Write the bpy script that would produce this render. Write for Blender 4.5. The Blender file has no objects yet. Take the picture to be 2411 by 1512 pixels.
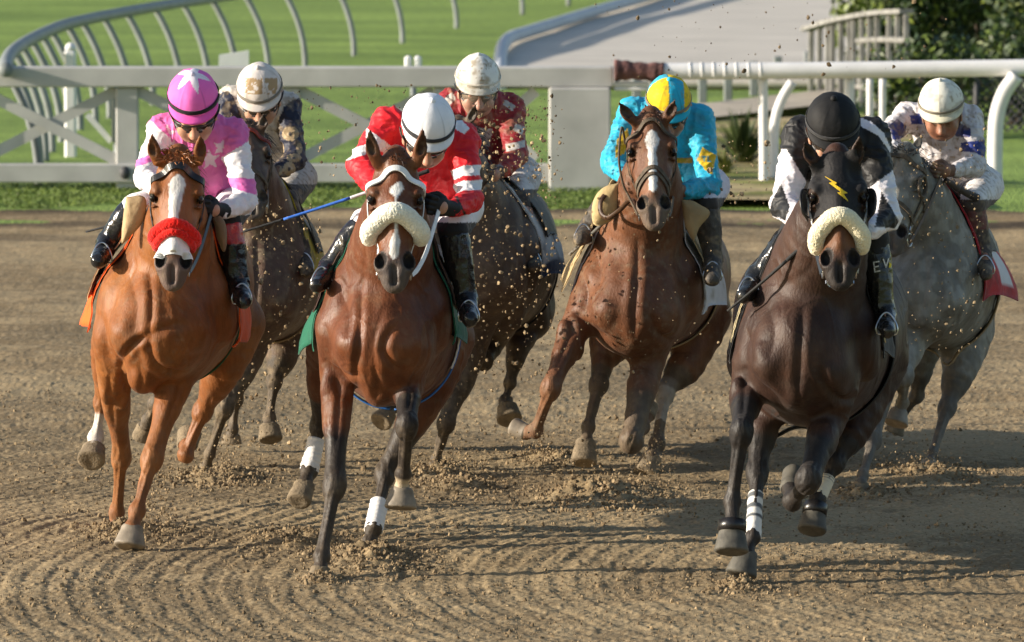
import bpy, math, random
import numpy as np
from mathutils import Vector, Matrix

random.seed(7)
RNG = np.random.default_rng(11)
SC = bpy.context.scene
COL = SC.collection
R = math.radians

# ------------------------------------------------------------------ camera
CAM_H, F, PW, PH, HOR = 3.33, 16350.0, 2411.0, 1512.0, -460.0
TH = math.atan((PH / 2 - HOR) / F)
cam_d = bpy.data.cameras.new("camera")
cam = bpy.data.objects.new("camera", cam_d)
COL.objects.link(cam)
cam.location = (0, 0, CAM_H)
cam.rotation_euler = (math.pi / 2 - TH, 0, 0)
cam_d.sensor_width = 36.0
cam_d.lens = 36.0 * F / PW
cam_d.clip_start = 0.5
cam_d.clip_end = 2000.0
cam_d.dof.use_dof = True
cam_d.dof.focus_distance = 31.3
cam_d.dof.aperture_fstop = 7.5
SC.camera = cam

# ------------------------------------------------------------------ world, sun, exposure
SUN_EL, SUN_AZ = 16.0, -98.0          # azimuth measured from +Y (away) towards +X
world = bpy.data.worlds.new("World")
SC.world = world
world.use_nodes = True
wn = world.node_tree.nodes
bg = wn["Background"]
sky = wn.new("ShaderNodeTexSky")
sky.sky_type = 'NISHITA'
sky.sun_disc = False
sky.sun_elevation = R(SUN_EL)
sky.sun_rotation = R(SUN_AZ)
world.node_tree.links.new(sky.outputs[0], bg.inputs[0])
bg.inputs[1].default_value = 0.10
sun_d = bpy.data.lights.new("sun", 'SUN')
sun_d.energy = 5.0
sun_d.angle = R(0.5)
sun_d.color = (1.0, 0.90, 0.76)
sun = bpy.data.objects.new("sun", sun_d)
COL.objects.link(sun)
_sd = Vector((math.sin(R(SUN_AZ)) * math.cos(R(SUN_EL)), math.cos(R(SUN_AZ)) * math.cos(R(SUN_EL)), math.sin(R(SUN_EL))))
sun.rotation_euler = (-_sd).to_track_quat('-Z', 'Y').to_euler()
sun.location = (-20, 30, 15)
SC.view_settings.view_transform = 'Standard'
SC.view_settings.look = 'None'
SC.view_settings.exposure = 0.78
SC.view_settings.gamma = 1.0

# ------------------------------------------------------------------ measuring helpers
def P(px, py, Y):
    """point at world depth Y that the photograph shows at (px, py)"""
    u = (px - PW / 2) / F
    v = -(py - PH / 2) / F
    dy = math.cos(TH) + v * math.sin(TH)
    dz = -math.sin(TH) + v * math.cos(TH)
    k = Y / dy
    return np.array((u * k, Y, CAM_H + dz * k))

def Pz(px, py, z):
    """point on the level z"""
    u = (px - PW / 2) / F
    v = -(py - PH / 2) / F
    dy = math.cos(TH) + v * math.sin(TH)
    dz = -math.sin(TH) + v * math.cos(TH)
    k = (z - CAM_H) / dz
    return np.array((u * k, dy * k, z))

def PX(V):
    """array of points -> photo pixels (used to measure markings)"""
    V = np.atleast_2d(V)
    x, y, z = V[:, 0], V[:, 1], V[:, 2] - CAM_H
    f = y * math.cos(TH) - z * math.sin(TH)
    up = y * math.sin(TH) + z * math.cos(TH)
    return PW / 2 + F * x / f, PH / 2 - F * up / f

def norm(v):
    v = np.asarray(v, float)
    return v / (np.linalg.norm(v) + 1e-12)

# ------------------------------------------------------------------ noise
def _hash(i, j, k, s):
    n = (i.astype(np.int64) * 374761393 + j.astype(np.int64) * 668265263 + k.astype(np.int64) * 2147483647 + s * 1274126177) & 0xFFFFFFFF
    n = ((n ^ (n >> 13)) * 1274126177) & 0xFFFFFFFF
    n = ((n ^ (n >> 16)) * 2246822519) & 0xFFFFFFFF
    return ((n ^ (n >> 15)) & 0xFFFF).astype(np.float32) / 65535.0

def vnoise(V, scale=1.0, seed=0):
    V = np.asarray(V, np.float64) * scale
    i = np.floor(V).astype(np.int64)
    f = V - i
    f = f * f * (3 - 2 * f)
    o = 0
    for a in (0, 1):
        for b in (0, 1):
            for c in (0, 1):
                w = (f[..., 0] if a else 1 - f[..., 0]) * (f[..., 1] if b else 1 - f[..., 1]) * (f[..., 2] if c else 1 - f[..., 2])
                o = o + w * _hash(i[..., 0] + a, i[..., 1] + b, i[..., 2] + c, seed)
    return o

def fbm(V, scale=1.0, seed=0, octv=3):
    o, a, t = 0, 1.0, 0
    for k in range(octv):
        o = o + a * vnoise(V, scale * 2 ** k, seed + k * 17)
        t += a
        a *= 0.5
    return o / t

def sstep(a, b, x):
    t = np.clip((x - a) / (b - a), 0, 1)
    return t * t * (3 - 2 * t)

# ------------------------------------------------------------------ objects
def tag(o, label=None, cat=None, group=None, kind=None):
    if label: o['label'] = label
    if cat: o['category'] = cat
    if group: o['group'] = group
    if kind: o['kind'] = kind
    return o

def empty(name, loc):
    o = bpy.data.objects.new(name, None)
    o.empty_display_size = 0.2
    COL.objects.link(o)
    o.location = [float(c) for c in loc]
    return o

def origin_of(parent):
    o = np.zeros(3)
    while parent is not None:
        o += np.array(parent.location)
        parent = parent.parent
    return o

def mesh_np(name, V, faces, mat, parent=None, col=None, smooth=True, loc=None):
    """faces: (M,4) or (M,3) array or a list of such arrays"""
    V = np.asarray(V, np.float64)
    if not isinstance(faces, (list, tuple)) or np.ndim(faces[0]) == 1:
        faces = [faces]
    faces = [np.asarray(f, np.int32) for f in faces if len(f)]
    base = origin_of(parent)
    if loc is not None:
        loc = np.asarray(loc, float)
        base = base + (loc - base if parent is None else loc - base)
    V = V - base
    me = bpy.data.meshes.new(name)
    me.vertices.add(len(V))
    me.vertices.foreach_set("co", V.astype(np.float32).ravel())
    nl = sum(f.size for f in faces)
    npoly = sum(len(f) for f in faces)
    me.loops.add(nl)
    me.loops.foreach_set("vertex_index", np.concatenate([f.ravel() for f in faces]))
    me.polygons.add(npoly)
    tot = np.concatenate([np.full(len(f), f.shape[1], np.int32) for f in faces])
    st = np.concatenate([[0], np.cumsum(tot)[:-1]]).astype(np.int32)
    me.polygons.foreach_set("loop_start", st)
    me.polygons.foreach_set("loop_total", tot)
    me.polygons.foreach_set("use_smooth", np.full(npoly, bool(smooth)))
    me.update(calc_edges=True)
    if col is not None:
        col = np.asarray(col, np.float32)
        if col.shape[1] == 3:
            col = np.concatenate([col, np.ones((len(col), 1), np.float32)], 1)
        at = me.color_attributes.new("col", 'FLOAT_COLOR', 'POINT')
        at.data.foreach_set("color", col.ravel())
    me.validate()
    if mat is not None:
        me.materials.append(mat)
    o = bpy.data.objects.new(name, me)
    COL.objects.link(o)
    if parent is not None:
        o.parent = parent
        if loc is not None:
            o.location = [float(c) for c in (loc - origin_of(parent))]
    elif loc is not None:
        o.location = [float(c) for c in loc]
    return o

class MB:
    """collects several shapes into one mesh"""
    def __init__(s):
        s.V, s.Q, s.T, s.C, s.n = [], [], [], [], 0
    def add(s, V, Q=None, T=None, c=None):
        V = np.asarray(V, float)
        if Q is not None and len(Q): s.Q.append(np.asarray(Q, np.int32) + s.n)
        if T is not None and len(T): s.T.append(np.asarray(T, np.int32) + s.n)
        s.V.append(V)
        s.C.append(np.tile(np.asarray(c if c is not None else (1, 1, 1), float), (len(V), 1)) if c is None or np.ndim(c) == 1 else np.asarray(c))
        s.n += len(V)
        return s
    def build(s, name, mat, parent=None, smooth=True, usecol=False, loc=None):
        V = np.concatenate(s.V)
        f = []
        if s.Q: f.append(np.concatenate(s.Q))
        if s.T: f.append(np.concatenate(s.T))
        return mesh_np(name, V, f, mat, parent, np.concatenate(s.C) if usecol else None, smooth, loc)

def box_vq(lo, hi, bev=0.0):
    lo, hi = np.asarray(lo, float), np.asarray(hi, float)
    c, h = (lo + hi) / 2, (hi - lo) / 2
    if bev <= 0:
        S = np.array([[x, y, z] for x in (-1, 1) for y in (-1, 1) for z in (-1, 1)], float)
        V = c + S * h
        Q = [(0, 1, 3, 2), (4, 6, 7, 5), (0, 4, 5, 1), (2, 3, 7, 6), (0, 2, 6, 4), (1, 5, 7, 3)]
        return V, Q
    # chamfered box: ring stack along z
    hx, hy, hz = h
    b = min(bev, hx * .9, hy * .9, hz * .9)
    def ring(x, y, z):
        return [(-x + b, -y, z), (x - b, -y, z), (x, -y + b, z), (x, y - b, z), (x - b, y, z), (-x + b, y, z), (-x, y - b, z), (-x, -y + b, z)]
    rs = [ring(hx - b, hy - b, -hz), ring(hx, hy, -hz + b), ring(hx, hy, hz - b), ring(hx - b, hy - b, hz)]
    V = np.array([p for r in rs for p in r]) + c
    Q = []
    for i in range(3):
        for j in range(8):
            a = i * 8 + j; d = i * 8 + (j + 1) % 8
            Q.append((a, d, d + 8, a + 8))
    Q += [(7, 6, 1, 0)[::1], (6, 5, 2, 1), (5, 4, 3, 2)]
    Q += [(24, 25, 30, 31), (25, 26, 29, 30), (26, 27, 28, 29)]
    return V, Q

def beam_vq(a, b, w, t, up=(0, 0, 1)):
    """rectangular bar from a to b, w across (up direction), t thick"""
    a, b = np.asarray(a, float), np.asarray(b, float)
    u = norm(b - a)
    s = norm(np.cross(u, up)); w_ = norm(np.cross(s, u))
    V = []
    for p in (a, b):
        for x, y in ((-1, -1), (1, -1), (1, 1), (-1, 1)):
            V.append(p + s * x * t / 2 + w_ * y * w / 2)
    return np.array(V), [(0, 1, 5, 4), (1, 2, 6, 5), (2, 3, 7, 6), (3, 0, 4, 7), (3, 2, 1, 0), (4, 5, 6, 7)]

def frames(pts, side=None):
    pts = np.asarray(pts, float)
    T = np.gradient(pts, axis=0)
    T /= np.linalg.norm(T, axis=1)[:, None] + 1e-12
    N = []
    n = np.asarray(side, float) if side is not None else (np.array((0, 0, 1.0)) if abs(T[0][2]) < .9 else np.array((1.0, 0, 0)))
    for t in T:
        n = n - t * np.dot(n, t)
        n = n / (np.linalg.norm(n) + 1e-12)
        N.append(n)
    N = np.array(N)
    return T, N, np.cross(T, N)

def tube_vq(pts, r, seg=10, closed_ends=True, side=None, squash=1.0):
    pts = np.asarray(pts, float)
    r = np.broadcast_to(np.asarray(r, float), (len(pts),))
    T, N, B = frames(pts, side)
    a = np.linspace(0, 2 * np.pi, seg, endpoint=False)
    V = pts[:, None, :] + r[:, None, None] * (np.cos(a)[None, :, None] * N[:, None, :] + squash * np.sin(a)[None, :, None] * B[:, None, :])
    n = len(pts)
    V = V.reshape(-1, 3)
    i = np.arange(n - 1)[:, None] * seg; j = np.arange(seg)[None, :]; k = (j + 1) % seg
    Q = np.stack([i + j, i + k, i + seg + k, i + seg + j], -1).reshape(-1, 4)
    Tt = []
    if closed_ends:
        V = np.concatenate([V, pts[:1], pts[-1:]])
        c0, c1 = n * seg, n * seg + 1
        for q in range(seg):
            Tt.append((c0, (q + 1) % seg, q))
            Tt.append((c1, (n - 1) * seg + q, (n - 1) * seg + (q + 1) % seg))
    return V, Q, np.array(Tt, np.int32).reshape(-1, 3)

def ribbon_vq(pts, nrm, width, thick):
    """flat strap along pts, its flat side facing nrm"""
    pts, nrm = np.asarray(pts, float), np.asarray(nrm, float)
    T = np.gradient(pts, axis=0)
    T /= np.linalg.norm(T, axis=1)[:, None] + 1e-12
    nrm = nrm - T * np.sum(nrm * T, 1)[:, None]
    nrm /= np.linalg.norm(nrm, axis=1)[:, None] + 1e-12
    S = np.cross(T, nrm)
    w = np.broadcast_to(np.asarray(width, float), (len(pts),))[:, None] / 2
    prof = [(-1, 0), (-.92, 1), (.92, 1), (1, 0)]
    V = np.stack([pts + S * w * x + nrm * thick * y for x, y in prof], 1).reshape(-1, 3)
    n = len(pts)
    i = np.arange(n - 1)[:, None] * 4; j = np.arange(4)[None, :]; k = (j + 1) % 4
    Q = np.stack([i + j, i + 4 + j, i + 4 + k, i + k], -1).reshape(-1, 4)
    Q = np.concatenate([Q, [(0, 1, 2, 3), ((n - 1) * 4 + 3, (n - 1) * 4 + 2, (n - 1) * 4 + 1, (n - 1) * 4)]])
    return V, Q

def crom(pts, sub):
    """Catmull-Rom through rows of any width"""
    p = np.asarray(pts, float)
    q = np.concatenate([[2 * p[0] - p[1]], p, [2 * p[-1] - p[-2]]])
    out = []
    for i in range(1, len(q) - 2):
        for k in range(sub):
            t = k / sub
            out.append(.5 * (2 * q[i] + (q[i + 1] - q[i - 1]) * t + (2 * q[i - 1] - 5 * q[i] + 4 * q[i + 1] - q[i + 2]) * t * t + (3 * q[i] - q[i - 1] - 3 * q[i + 1] + q[i + 2]) * t ** 3))
    out.append(p[-1])
    return np.array(out)

def inpoly(x, y, poly):
    ins = np.zeros(len(x), bool)
    n = len(poly)
    for i in range(n):
        x1, y1 = poly[i]; x2, y2 = poly[(i + 1) % n]
        c = ((y1 > y) != (y2 > y)) & (x < (x2 - x1) * (y - y1) / ((y2 - y1) if y2 != y1 else 1e-9) + x1)
        ins ^= c
    return ins

# ------------------------------------------------------------------ distance-field sculpting
class Field:
    def __init__(s, lo, hi, h):
        s.lo = np.asarray(lo, np.float64); s.h = h
        s.n = np.ceil((np.asarray(hi) - s.lo) / h).astype(int) + 1
        s.d = np.full(s.n, 0.5, np.float32)
        s.tag = np.zeros(s.n, np.int16)
        s.ax = [(s.lo[i] + h * np.arange(s.n[i])).astype(np.float32) for i in range(3)]
    def sl(s, lo, hi):
        a = np.clip(np.floor((lo - s.lo) / s.h).astype(int), 0, s.n)
        b = np.clip(np.ceil((hi - s.lo) / s.h).astype(int) + 1, 0, s.n)
        return tuple(slice(a[i], b[i]) for i in range(3))
    def xyz(s, sl):
        return s.ax[0][sl[0]][:, None, None], s.ax[1][sl[1]][None, :, None], s.ax[2][sl[2]][None, None, :]
    def merge(s, sl, d, k, tg, op):
        A = s.d[sl]
        if A.size == 0: return
        if op == 'sub':
            d = -d
            h = np.maximum(k - np.abs(A - d), 0) / max(k, 1e-6)
            new = np.maximum(A, d) + h * h * k * .25
            if tg is not None:
                m = d > A - 0.004
                s.tag[sl][m & (new < .03)] = tg
            s.d[sl] = new
        else:
            h = np.maximum(k - np.abs(A - d), 0) / max(k, 1e-6)
            if tg is not None:
                s.tag[sl][d < A] = tg
            s.d[sl] = np.minimum(A, d) - h * h * k * .25
    def _seg(s, X, Y, Z, a, b, ra, rb, side):
        a, b = np.asarray(a, float), np.asarray(b, float)
        u = b - a; L = np.linalg.norm(u); u = u / max(L, 1e-9)
        X, Y, Z = X - np.float32(a[0]), Y - np.float32(a[1]), Z - np.float32(a[2])
        if abs(ra[0] - ra[1]) < 1e-5 and abs(rb[0] - rb[1]) < 1e-5:
            t = np.clip((X * np.float32(u[0]) + Y * np.float32(u[1]) + Z * np.float32(u[2])) / max(L, 1e-9), 0, 1)
            tl = t * np.float32(L)
            d = np.sqrt((X - tl * u[0]) ** 2 + (Y - tl * u[1]) ** 2 + (Z - tl * u[2]) ** 2)
            return (d - (ra[0] + (rb[0] - ra[0]) * t)).astype(np.float32)
        v = np.asarray(side, float); v = v - u * np.dot(u, v); v = norm(v); w = np.cross(u, v)
        q = X * np.float32(u[0]) + Y * np.float32(u[1]) + Z * np.float32(u[2])
        x = X * np.float32(v[0]) + Y * np.float32(v[1]) + Z * np.float32(v[2])
        y = X * np.float32(w[0]) + Y * np.float32(w[1]) + Z * np.float32(w[2])
        t = np.clip(q / max(L, 1e-9), 0, 1)
        z = q - t * np.float32(L)
        rx = ra[0] + (rb[0] - ra[0]) * t; ry = ra[1] + (rb[1] - ra[1]) * t
        rm = np.minimum(rx, ry)
        return ((np.sqrt((x / rx) ** 2 + (y / ry) ** 2 + (z / rm) ** 2) - 1) * rm).astype(np.float32)
    def seg(s, a, b, ra, rb=None, k=.02, tg=None, side=(1, 0, 0), op='add'):
        ra = (ra, ra) if np.isscalar(ra) else ra
        rb = ra if rb is None else ((rb, rb) if np.isscalar(rb) else rb)
        a, b = np.asarray(a, float), np.asarray(b, float)
        m = max(*ra, *rb) + k + 3 * s.h
        sl = s.sl(np.minimum(a, b) - m, np.maximum(a, b) + m)
        if s.d[sl].size == 0: return
        s.merge(sl, s._seg(*s.xyz(sl), a, b, ra, rb, side), k, tg, op)
    def chain(s, pts, k=.02, tg=None, side=(1, 0, 0), sub=0, op='add'):
        """pts rows: x y z rx [rw]; one blended union"""
        p = np.asarray(pts, float)
        if p.shape[1] == 4: p = np.concatenate([p, p[:, 3:4]], 1)
        if sub: p = crom(p, sub)
        rm = p[:, 3:].max() + k + 3 * s.h
        sl = s.sl(p[:, :3].min(0) - rm, p[:, :3].max(0) + rm)
        D = np.full(s.d[sl].shape, 0.5, np.float32)
        off = [q.start for q in sl]
        for i in range(len(p) - 1):
            a, b = p[i], p[i + 1]
            m = max(a[3:].max(), b[3:].max()) + k + 3 * s.h
            s2 = s.sl(np.minimum(a[:3], b[:3]) - m, np.maximum(a[:3], b[:3]) + m)
            if s.d[s2].size == 0: continue
            d = s._seg(*s.xyz(s2), a[:3], b[:3], a[3:], b[3:], side)
            loc = tuple(slice(q.start - o, q.stop - o) for q, o in zip(s2, off))
            np.minimum(D[loc], d, out=D[loc])
        s.merge(sl, D, k, tg, op)
    def ell(s, c, r, axes=None, k=.02, tg=None, op='add'):
        c = np.asarray(c, float); r = (r, r, r) if np.isscalar(r) else r
        m = max(r) + k + 3 * s.h
        sl = s.sl(c - m, c + m)
        if s.d[sl].size == 0: return
        X, Y, Z = s.xyz(sl)
        X, Y, Z = X - np.float32(c[0]), Y - np.float32(c[1]), Z - np.float32(c[2])
        if axes is None: axes = np.eye(3)
        q = 0; g = 0
        for i in range(3):
            a = axes[i]
            e = X * np.float32(a[0]) + Y * np.float32(a[1]) + Z * np.float32(a[2])
            q = q + (e / r[i]) ** 2
            g = g + (e / r[i] ** 2) ** 2
        q = np.sqrt(q)
        d = q * (q - 1) / np.maximum(np.sqrt(g), 1e-6)
        d = np.where(q < .3, -min(r) * (1 - q), d)
        s.merge(sl, d.astype(np.float32), k, tg, op)
    def cut(s, p, nrm):
        """keep the side of the plane that nrm points away from"""
        X, Y, Z = s.xyz((slice(None),) * 3)
        n = norm(nrm)
        d = (X - p[0]) * n[0] + (Y - p[1]) * n[1] + (Z - p[2]) * n[2]
        s.d = np.maximum(s.d, d.astype(np.float32))
    def sample(s, V):
        V = np.asarray(V, float)
        g = np.clip((V - s.lo) / s.h, 0, s.n - 1.001)
        i = g.astype(int); f = g - i
        o = 0
        for a in (0, 1):
            for b in (0, 1):
                for c in (0, 1):
                    w = (f[..., 0] if a else 1 - f[..., 0]) * (f[..., 1] if b else 1 - f[..., 1]) * (f[..., 2] if c else 1 - f[..., 2])
                    o = o + w * s.d[i[..., 0] + a, i[..., 1] + b, i[..., 2] + c]
        return o
    def grad(s, V):
        e = s.h
        V = np.asarray(V, float)
        G = np.stack([s.sample(V + np.eye(3)[i] * e) - s.sample(V - np.eye(3)[i] * e) for i in range(3)], -1)
        return G / (np.linalg.norm(G, axis=-1, keepdims=True) + 1e-9)
    def snap(s, O, D, rmax, off=0.004, step=.003):
        """from far out on rays O + r D come in to the surface (+off)"""
        O, D = np.asarray(O, float), np.asarray(D, float)
        r = np.full(len(O), rmax); done = np.zeros(len(O), bool)
        for _ in range(int(rmax / step)):
            v = s.sample(O + D * r[:, None])
            done |= v < off
            r = np.where(done, r, r - step)
            if done.all(): break
        return O + D * np.maximum(r, .005)[:, None]
    def mesh(s, smooth=1):
        d = s.d
        ins = d < 0
        # active cells
        c = None
        allc = None
        for a in (0, 1):
            for b in (0, 1):
                for g in (0, 1):
                    q = ins[a:ins.shape[0] - 1 + a, b:ins.shape[1] - 1 + b, g:ins.shape[2] - 1 + g]
                    c = q.copy() if c is None else (c | q)
                    allc = q.copy() if allc is None else (allc & q)
        act = c & ~allc
        I = np.argwhere(act)
        idx = np.full(act.shape, -1, np.int32)
        idx[act] = np.arange(len(I))
        acc = np.zeros((len(I), 3)); cnt = np.zeros(len(I))
        cor = [(a, b, g) for a in (0, 1) for b in (0, 1) for g in (0, 1)]
        val = {q: d[I[:, 0] + q[0], I[:, 1] + q[1], I[:, 2] + q[2]] for q in cor}
        for q in cor:
            for ax in range(3):
                if q[ax] == 0:
                    p = list(q); p[ax] = 1; p = tuple(p)
                    v0, v1 = val[q], val[p]
                    m = (v0 < 0) != (v1 < 0)
                    t = np.where(m, v0 / np.where(v0 == v1, 1, v0 - v1), 0)
                    e = np.array(q, float)[None, :].repeat(len(I), 0)
                    e[:, ax] += t
                    acc += e * m[:, None]; cnt += m
        V = s.lo + (I + acc / cnt[:, None]) * s.h
        Q = []
        for ax in range(3):
            o1, o2 = (ax + 1) % 3, (ax + 2) % 3
            n = np.array(d.shape)
            lo = [0, 0, 0]; lo[o1] = 1; lo[o2] = 1
            hi = [n[0] - 1, n[1] - 1, n[2] - 1]
            sA = tuple(slice(lo[i], hi[i]) for i in range(3))
            sh = list(sA); sh[ax] = slice(lo[ax] + 1, hi[ax] + 1)
            A, B = ins[sA], ins[tuple(sh)]
            for flip, M in ((False, A & ~B), (True, ~A & B)):
                E = np.argwhere(M) + np.array(lo)
                if not len(E): continue
                q = []
                for d1, d2 in ((1, 1), (0, 1), (0, 0), (1, 0)):
                    e = E.copy(); e[:, o1] -= d1; e[:, o2] -= d2
                    q.append(idx[e[:, 0], e[:, 1], e[:, 2]])
                q = np.stack(q, 1)
                q = q[:, ::-1] if flip else q
                Q.append(q[(q >= 0).all(1)])
        Q = np.concatenate(Q)
        tg = s.tag[I[:, 0], I[:, 1], I[:, 2]]
        for _ in range(smooth):
            S = np.zeros_like(V); C = np.zeros(len(V))
            for a in range(4):
                b = (a + 1) % 4
                for i in range(3):
                    S[:, i] += np.bincount(Q[:, a], V[Q[:, b], i], len(V)) + np.bincount(Q[:, b], V[Q[:, a], i], len(V))
                C += np.bincount(Q[:, a], minlength=len(V)) + np.bincount(Q[:, b], minlength=len(V))
            V = V * .5 + .5 * S / np.maximum(C, 1)[:, None]
        return V, Q, tg

def vnormals(V, Q):
    n = np.cross(V[Q[:, 2]] - V[Q[:, 0]], V[Q[:, 3]] - V[Q[:, 1]])
    N = np.zeros_like(V)
    for a in range(4):
        for i in range(3):
            N[:, i] += np.bincount(Q[:, a], n[:, i], len(V))
    return N / (np.linalg.norm(N, axis=1)[:, None] + 1e-12)

# ------------------------------------------------------------------ materials
def nodes(name):
    m = bpy.data.materials.new(name)
    m.use_nodes = True
    return m, m.node_tree, m.node_tree.nodes, m.node_tree.nodes["Principled BSDF"]

def mat(name, color, rough=.5, spec=.5, metal=0.0, var=.15, vscale=8.0, bump=0.0, bscale=60.0, sheen=0.0, vcol=False, coat=0.0, bdist=.003, stretch=None, var2=None):
    """procedural surface: colour (or the painted 'col' attribute) broken up by noise, with noise bump"""
    m, nt, N, b = nodes(name)
    L = nt.links.new
    tc = N.new("ShaderNodeTexCoord")
    mp = N.new("ShaderNodeMapping")
    L(tc.outputs["Object"], mp.inputs[0])
    if stretch: mp.inputs["Scale"].default_value = stretch
    n1 = N.new("ShaderNodeTexNoise"); n1.inputs["Scale"].default_value = vscale; n1.inputs["Detail"].default_value = 6
    L(mp.outputs[0], n1.inputs["Vector"])
    mr = N.new("ShaderNodeMapRange")
    mr.inputs["From Min"].default_value = .3; mr.inputs["From Max"].default_value = .7
    mr.inputs["To Min"].default_value = 1 - var; mr.inputs["To Max"].default_value = 1 + var
    L(n1.outputs["Fac"], mr.inputs[0])
    mx = N.new("ShaderNodeVectorMath"); mx.operation = 'SCALE'
    if vcol:
        at = N.new("ShaderNodeAttribute"); at.attribute_name = "col"
        L(at.outputs["Color"], mx.inputs[0])
        if vcol == 'rough':
            L(at.outputs["Alpha"], b.inputs["Roughness"])
    else:
        mx.inputs[0].default_value = color[:3]
    L(mr.outputs[0], mx.inputs["Scale"])
    L(mx.outputs[0], b.inputs["Base Color"])
    if vcol != 'rough': b.inputs["Roughness"].default_value = rough
    b.inputs["Specular IOR Level"].default_value = spec
    b.inputs["Metallic"].default_value = metal
    if sheen:
        b.inputs["Sheen Weight"].default_value = sheen
        b.inputs["Sheen Roughness"].default_value = .4
    if coat:
        b.inputs["Coat Weight"].default_value = coat
        b.inputs["Coat Roughness"].default_value = .15
    if bump:
        n2 = N.new("ShaderNodeTexNoise"); n2.inputs["Scale"].default_value = bscale; n2.inputs["Detail"].default_value = 4
        L(mp.outputs[0], n2.inputs["Vector"])
        bp = N.new("ShaderNodeBump"); bp.inputs["Strength"].default_value = bump; bp.inputs["Distance"].default_value = bdist
        L(n2.outputs["Fac"], bp.inputs["Height"])
        L(bp.outputs[0], b.inputs["Normal"])
    return m

M = {}
M['coat'] = mat("horse_coat", (1, 1, 1), vcol='rough', spec=.27, var=.18, vscale=22, bump=.75, bscale=105, sheen=.03, bdist=.0035, stretch=(1, 1, .42))
M['hoof'] = mat("hoof_horn", (.23, .19, .14), rough=.6, var=.3, vscale=22, bump=.4, bscale=70)
M['hoof_dirty'] = mat("hoof_caked_with_dirt", (.21, .165, .11), rough=.9, spec=.2, var=.3, vscale=25, bump=.8, bscale=90, bdist=.006)
M['hoof_dark'] = mat("dark_hoof_horn", (.085, .078, .062), rough=.7, var=.35, vscale=22, bump=.5, bscale=70)
M['hair'] = mat("horse_hair", (1, 1, 1), vcol=True, rough=.45, spec=.4, var=.3, vscale=60)
M['leather'] = mat("black_leather", (.012, .011, .011), rough=.34, spec=.5, var=.3, vscale=30, bump=.3, bscale=120)
M['leather_b'] = mat("brown_leather", (.07, .035, .018), rough=.5, spec=.4, var=.35, vscale=30, bump=.35, bscale=110)
M['leather_m'] = mat("muddy_leather", (.10, .075, .05), rough=.7, spec=.3, var=.4, vscale=40, bump=.5, bscale=110)
M['strap_w'] = mat("white_strap", (.78, .78, .78), rough=.5, spec=.4, var=.08, vscale=30, bump=.2, bscale=120)
M['fleece_w'] = mat("cream_fleece", (.82, .79, .66), rough=.95, spec=.15, var=.10, vscale=90, bump=.9, bscale=130, sheen=.4, bdist=.008)
M['fleece_y'] = mat("pale_yellow_fleece", (.80, .72, .51), rough=.95, spec=.15, var=.10, vscale=90, bump=.9, bscale=140, sheen=.4, bdist=.008)
M['fleece_r'] = mat("red_fleece", (.72, .02, .015), rough=.95, spec=.1, var=.2, vscale=80, bump=.9, bscale=120, sheen=.3, bdist=.008)
M['metal'] = mat("steel", (.62, .62, .62), rough=.28, metal=1.0, var=.1)
M['fabric'] = mat("cloth", (1, 1, 1), vcol=True, rough=.72, spec=.3, var=.06, vscale=20, bump=.35, bscale=34, sheen=.15, bdist=.012)
M['silk'] = mat("racing_silk", (1, 1, 1), vcol=True, rough=.55, spec=.3, var=.06, vscale=18, bump=.45, bscale=26, sheen=.04, bdist=.010)
M['cap'] = mat("helmet_cap", (1, 1, 1), vcol=True, rough=.68, spec=.22, var=.05, vscale=20, bump=.3, bscale=36, bdist=.006)
M['skin'] = mat("skin", (1, 1, 1), vcol=True, rough=.5, spec=.4, var=.08, vscale=40, bump=.15, bscale=150)
M['skin'].node_tree.nodes["Principled BSDF"].inputs["Subsurface Weight"].default_value = .15
M['skin'].node_tree.nodes["Principled BSDF"].inputs["Subsurface Radius"].default_value = (.012, .005, .003)
M['boot'] = mat("polished_boot", (1, 1, 1), vcol=True, rough=.22, spec=.5, var=.2, vscale=18, bump=.5, bscale=24, bdist=.012)
M['boot_m'] = mat("muddy_boot", (1, 1, 1), vcol=True, rough=.62, spec=.35, var=.35, vscale=35, bump=.5, bscale=40, bdist=.01)
M['glove'] = mat("glove", (1, 1, 1), vcol=True, rough=.6, spec=.3, var=.2, vscale=40, bump=.3, bscale=80)
M['goggle'] = mat("goggle_lens", (.03, .022, .016), rough=.08, spec=.6, var=.1, coat=.5)
M['goggle_f'] = mat("goggle_frame", (.02, .02, .02), rough=.4, var=.1)
M['white_paint'] = mat("white_rail_paint", (.74, .73, .72), rough=.5, spec=.4, var=.10, vscale=3.5, bump=.15, bscale=18)
M['shade_paint'] = mat("shaded_white_paint", (.46, .45, .43), rough=.7, spec=.25, var=.18, vscale=2.2, bump=.2, bscale=25)  # white fence paint, greyed so the colour carries the shade of the front faces
M['post_grey'] = mat("grey_metal_post", (.215, .235, .235), rough=.55, spec=.4, var=.15, vscale=5)
M['dark_iron'] = mat("dark_iron", (.05, .05, .055), rough=.6, var=.2)
# =================================================================== the setting
def vn2(x, y, scale, seed=0):
    x = np.asarray(x, np.float64) * scale; y = np.asarray(y, np.float64) * scale
    i = np.floor(x).astype(np.int64); j = np.floor(y).astype(np.int64)
    f = x - i; g = y - j
    f = f * f * (3 - 2 * f); g = g * g * (3 - 2 * g)
    z = np.zeros_like(i)
    return ((_hash(i, j, z, seed) * (1 - f) + _hash(i + 1, j, z, seed) * f) * (1 - g) + (_hash(i, j + 1, z, seed) * (1 - f) + _hash(i + 1, j + 1, z, seed) * f) * g)

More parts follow.
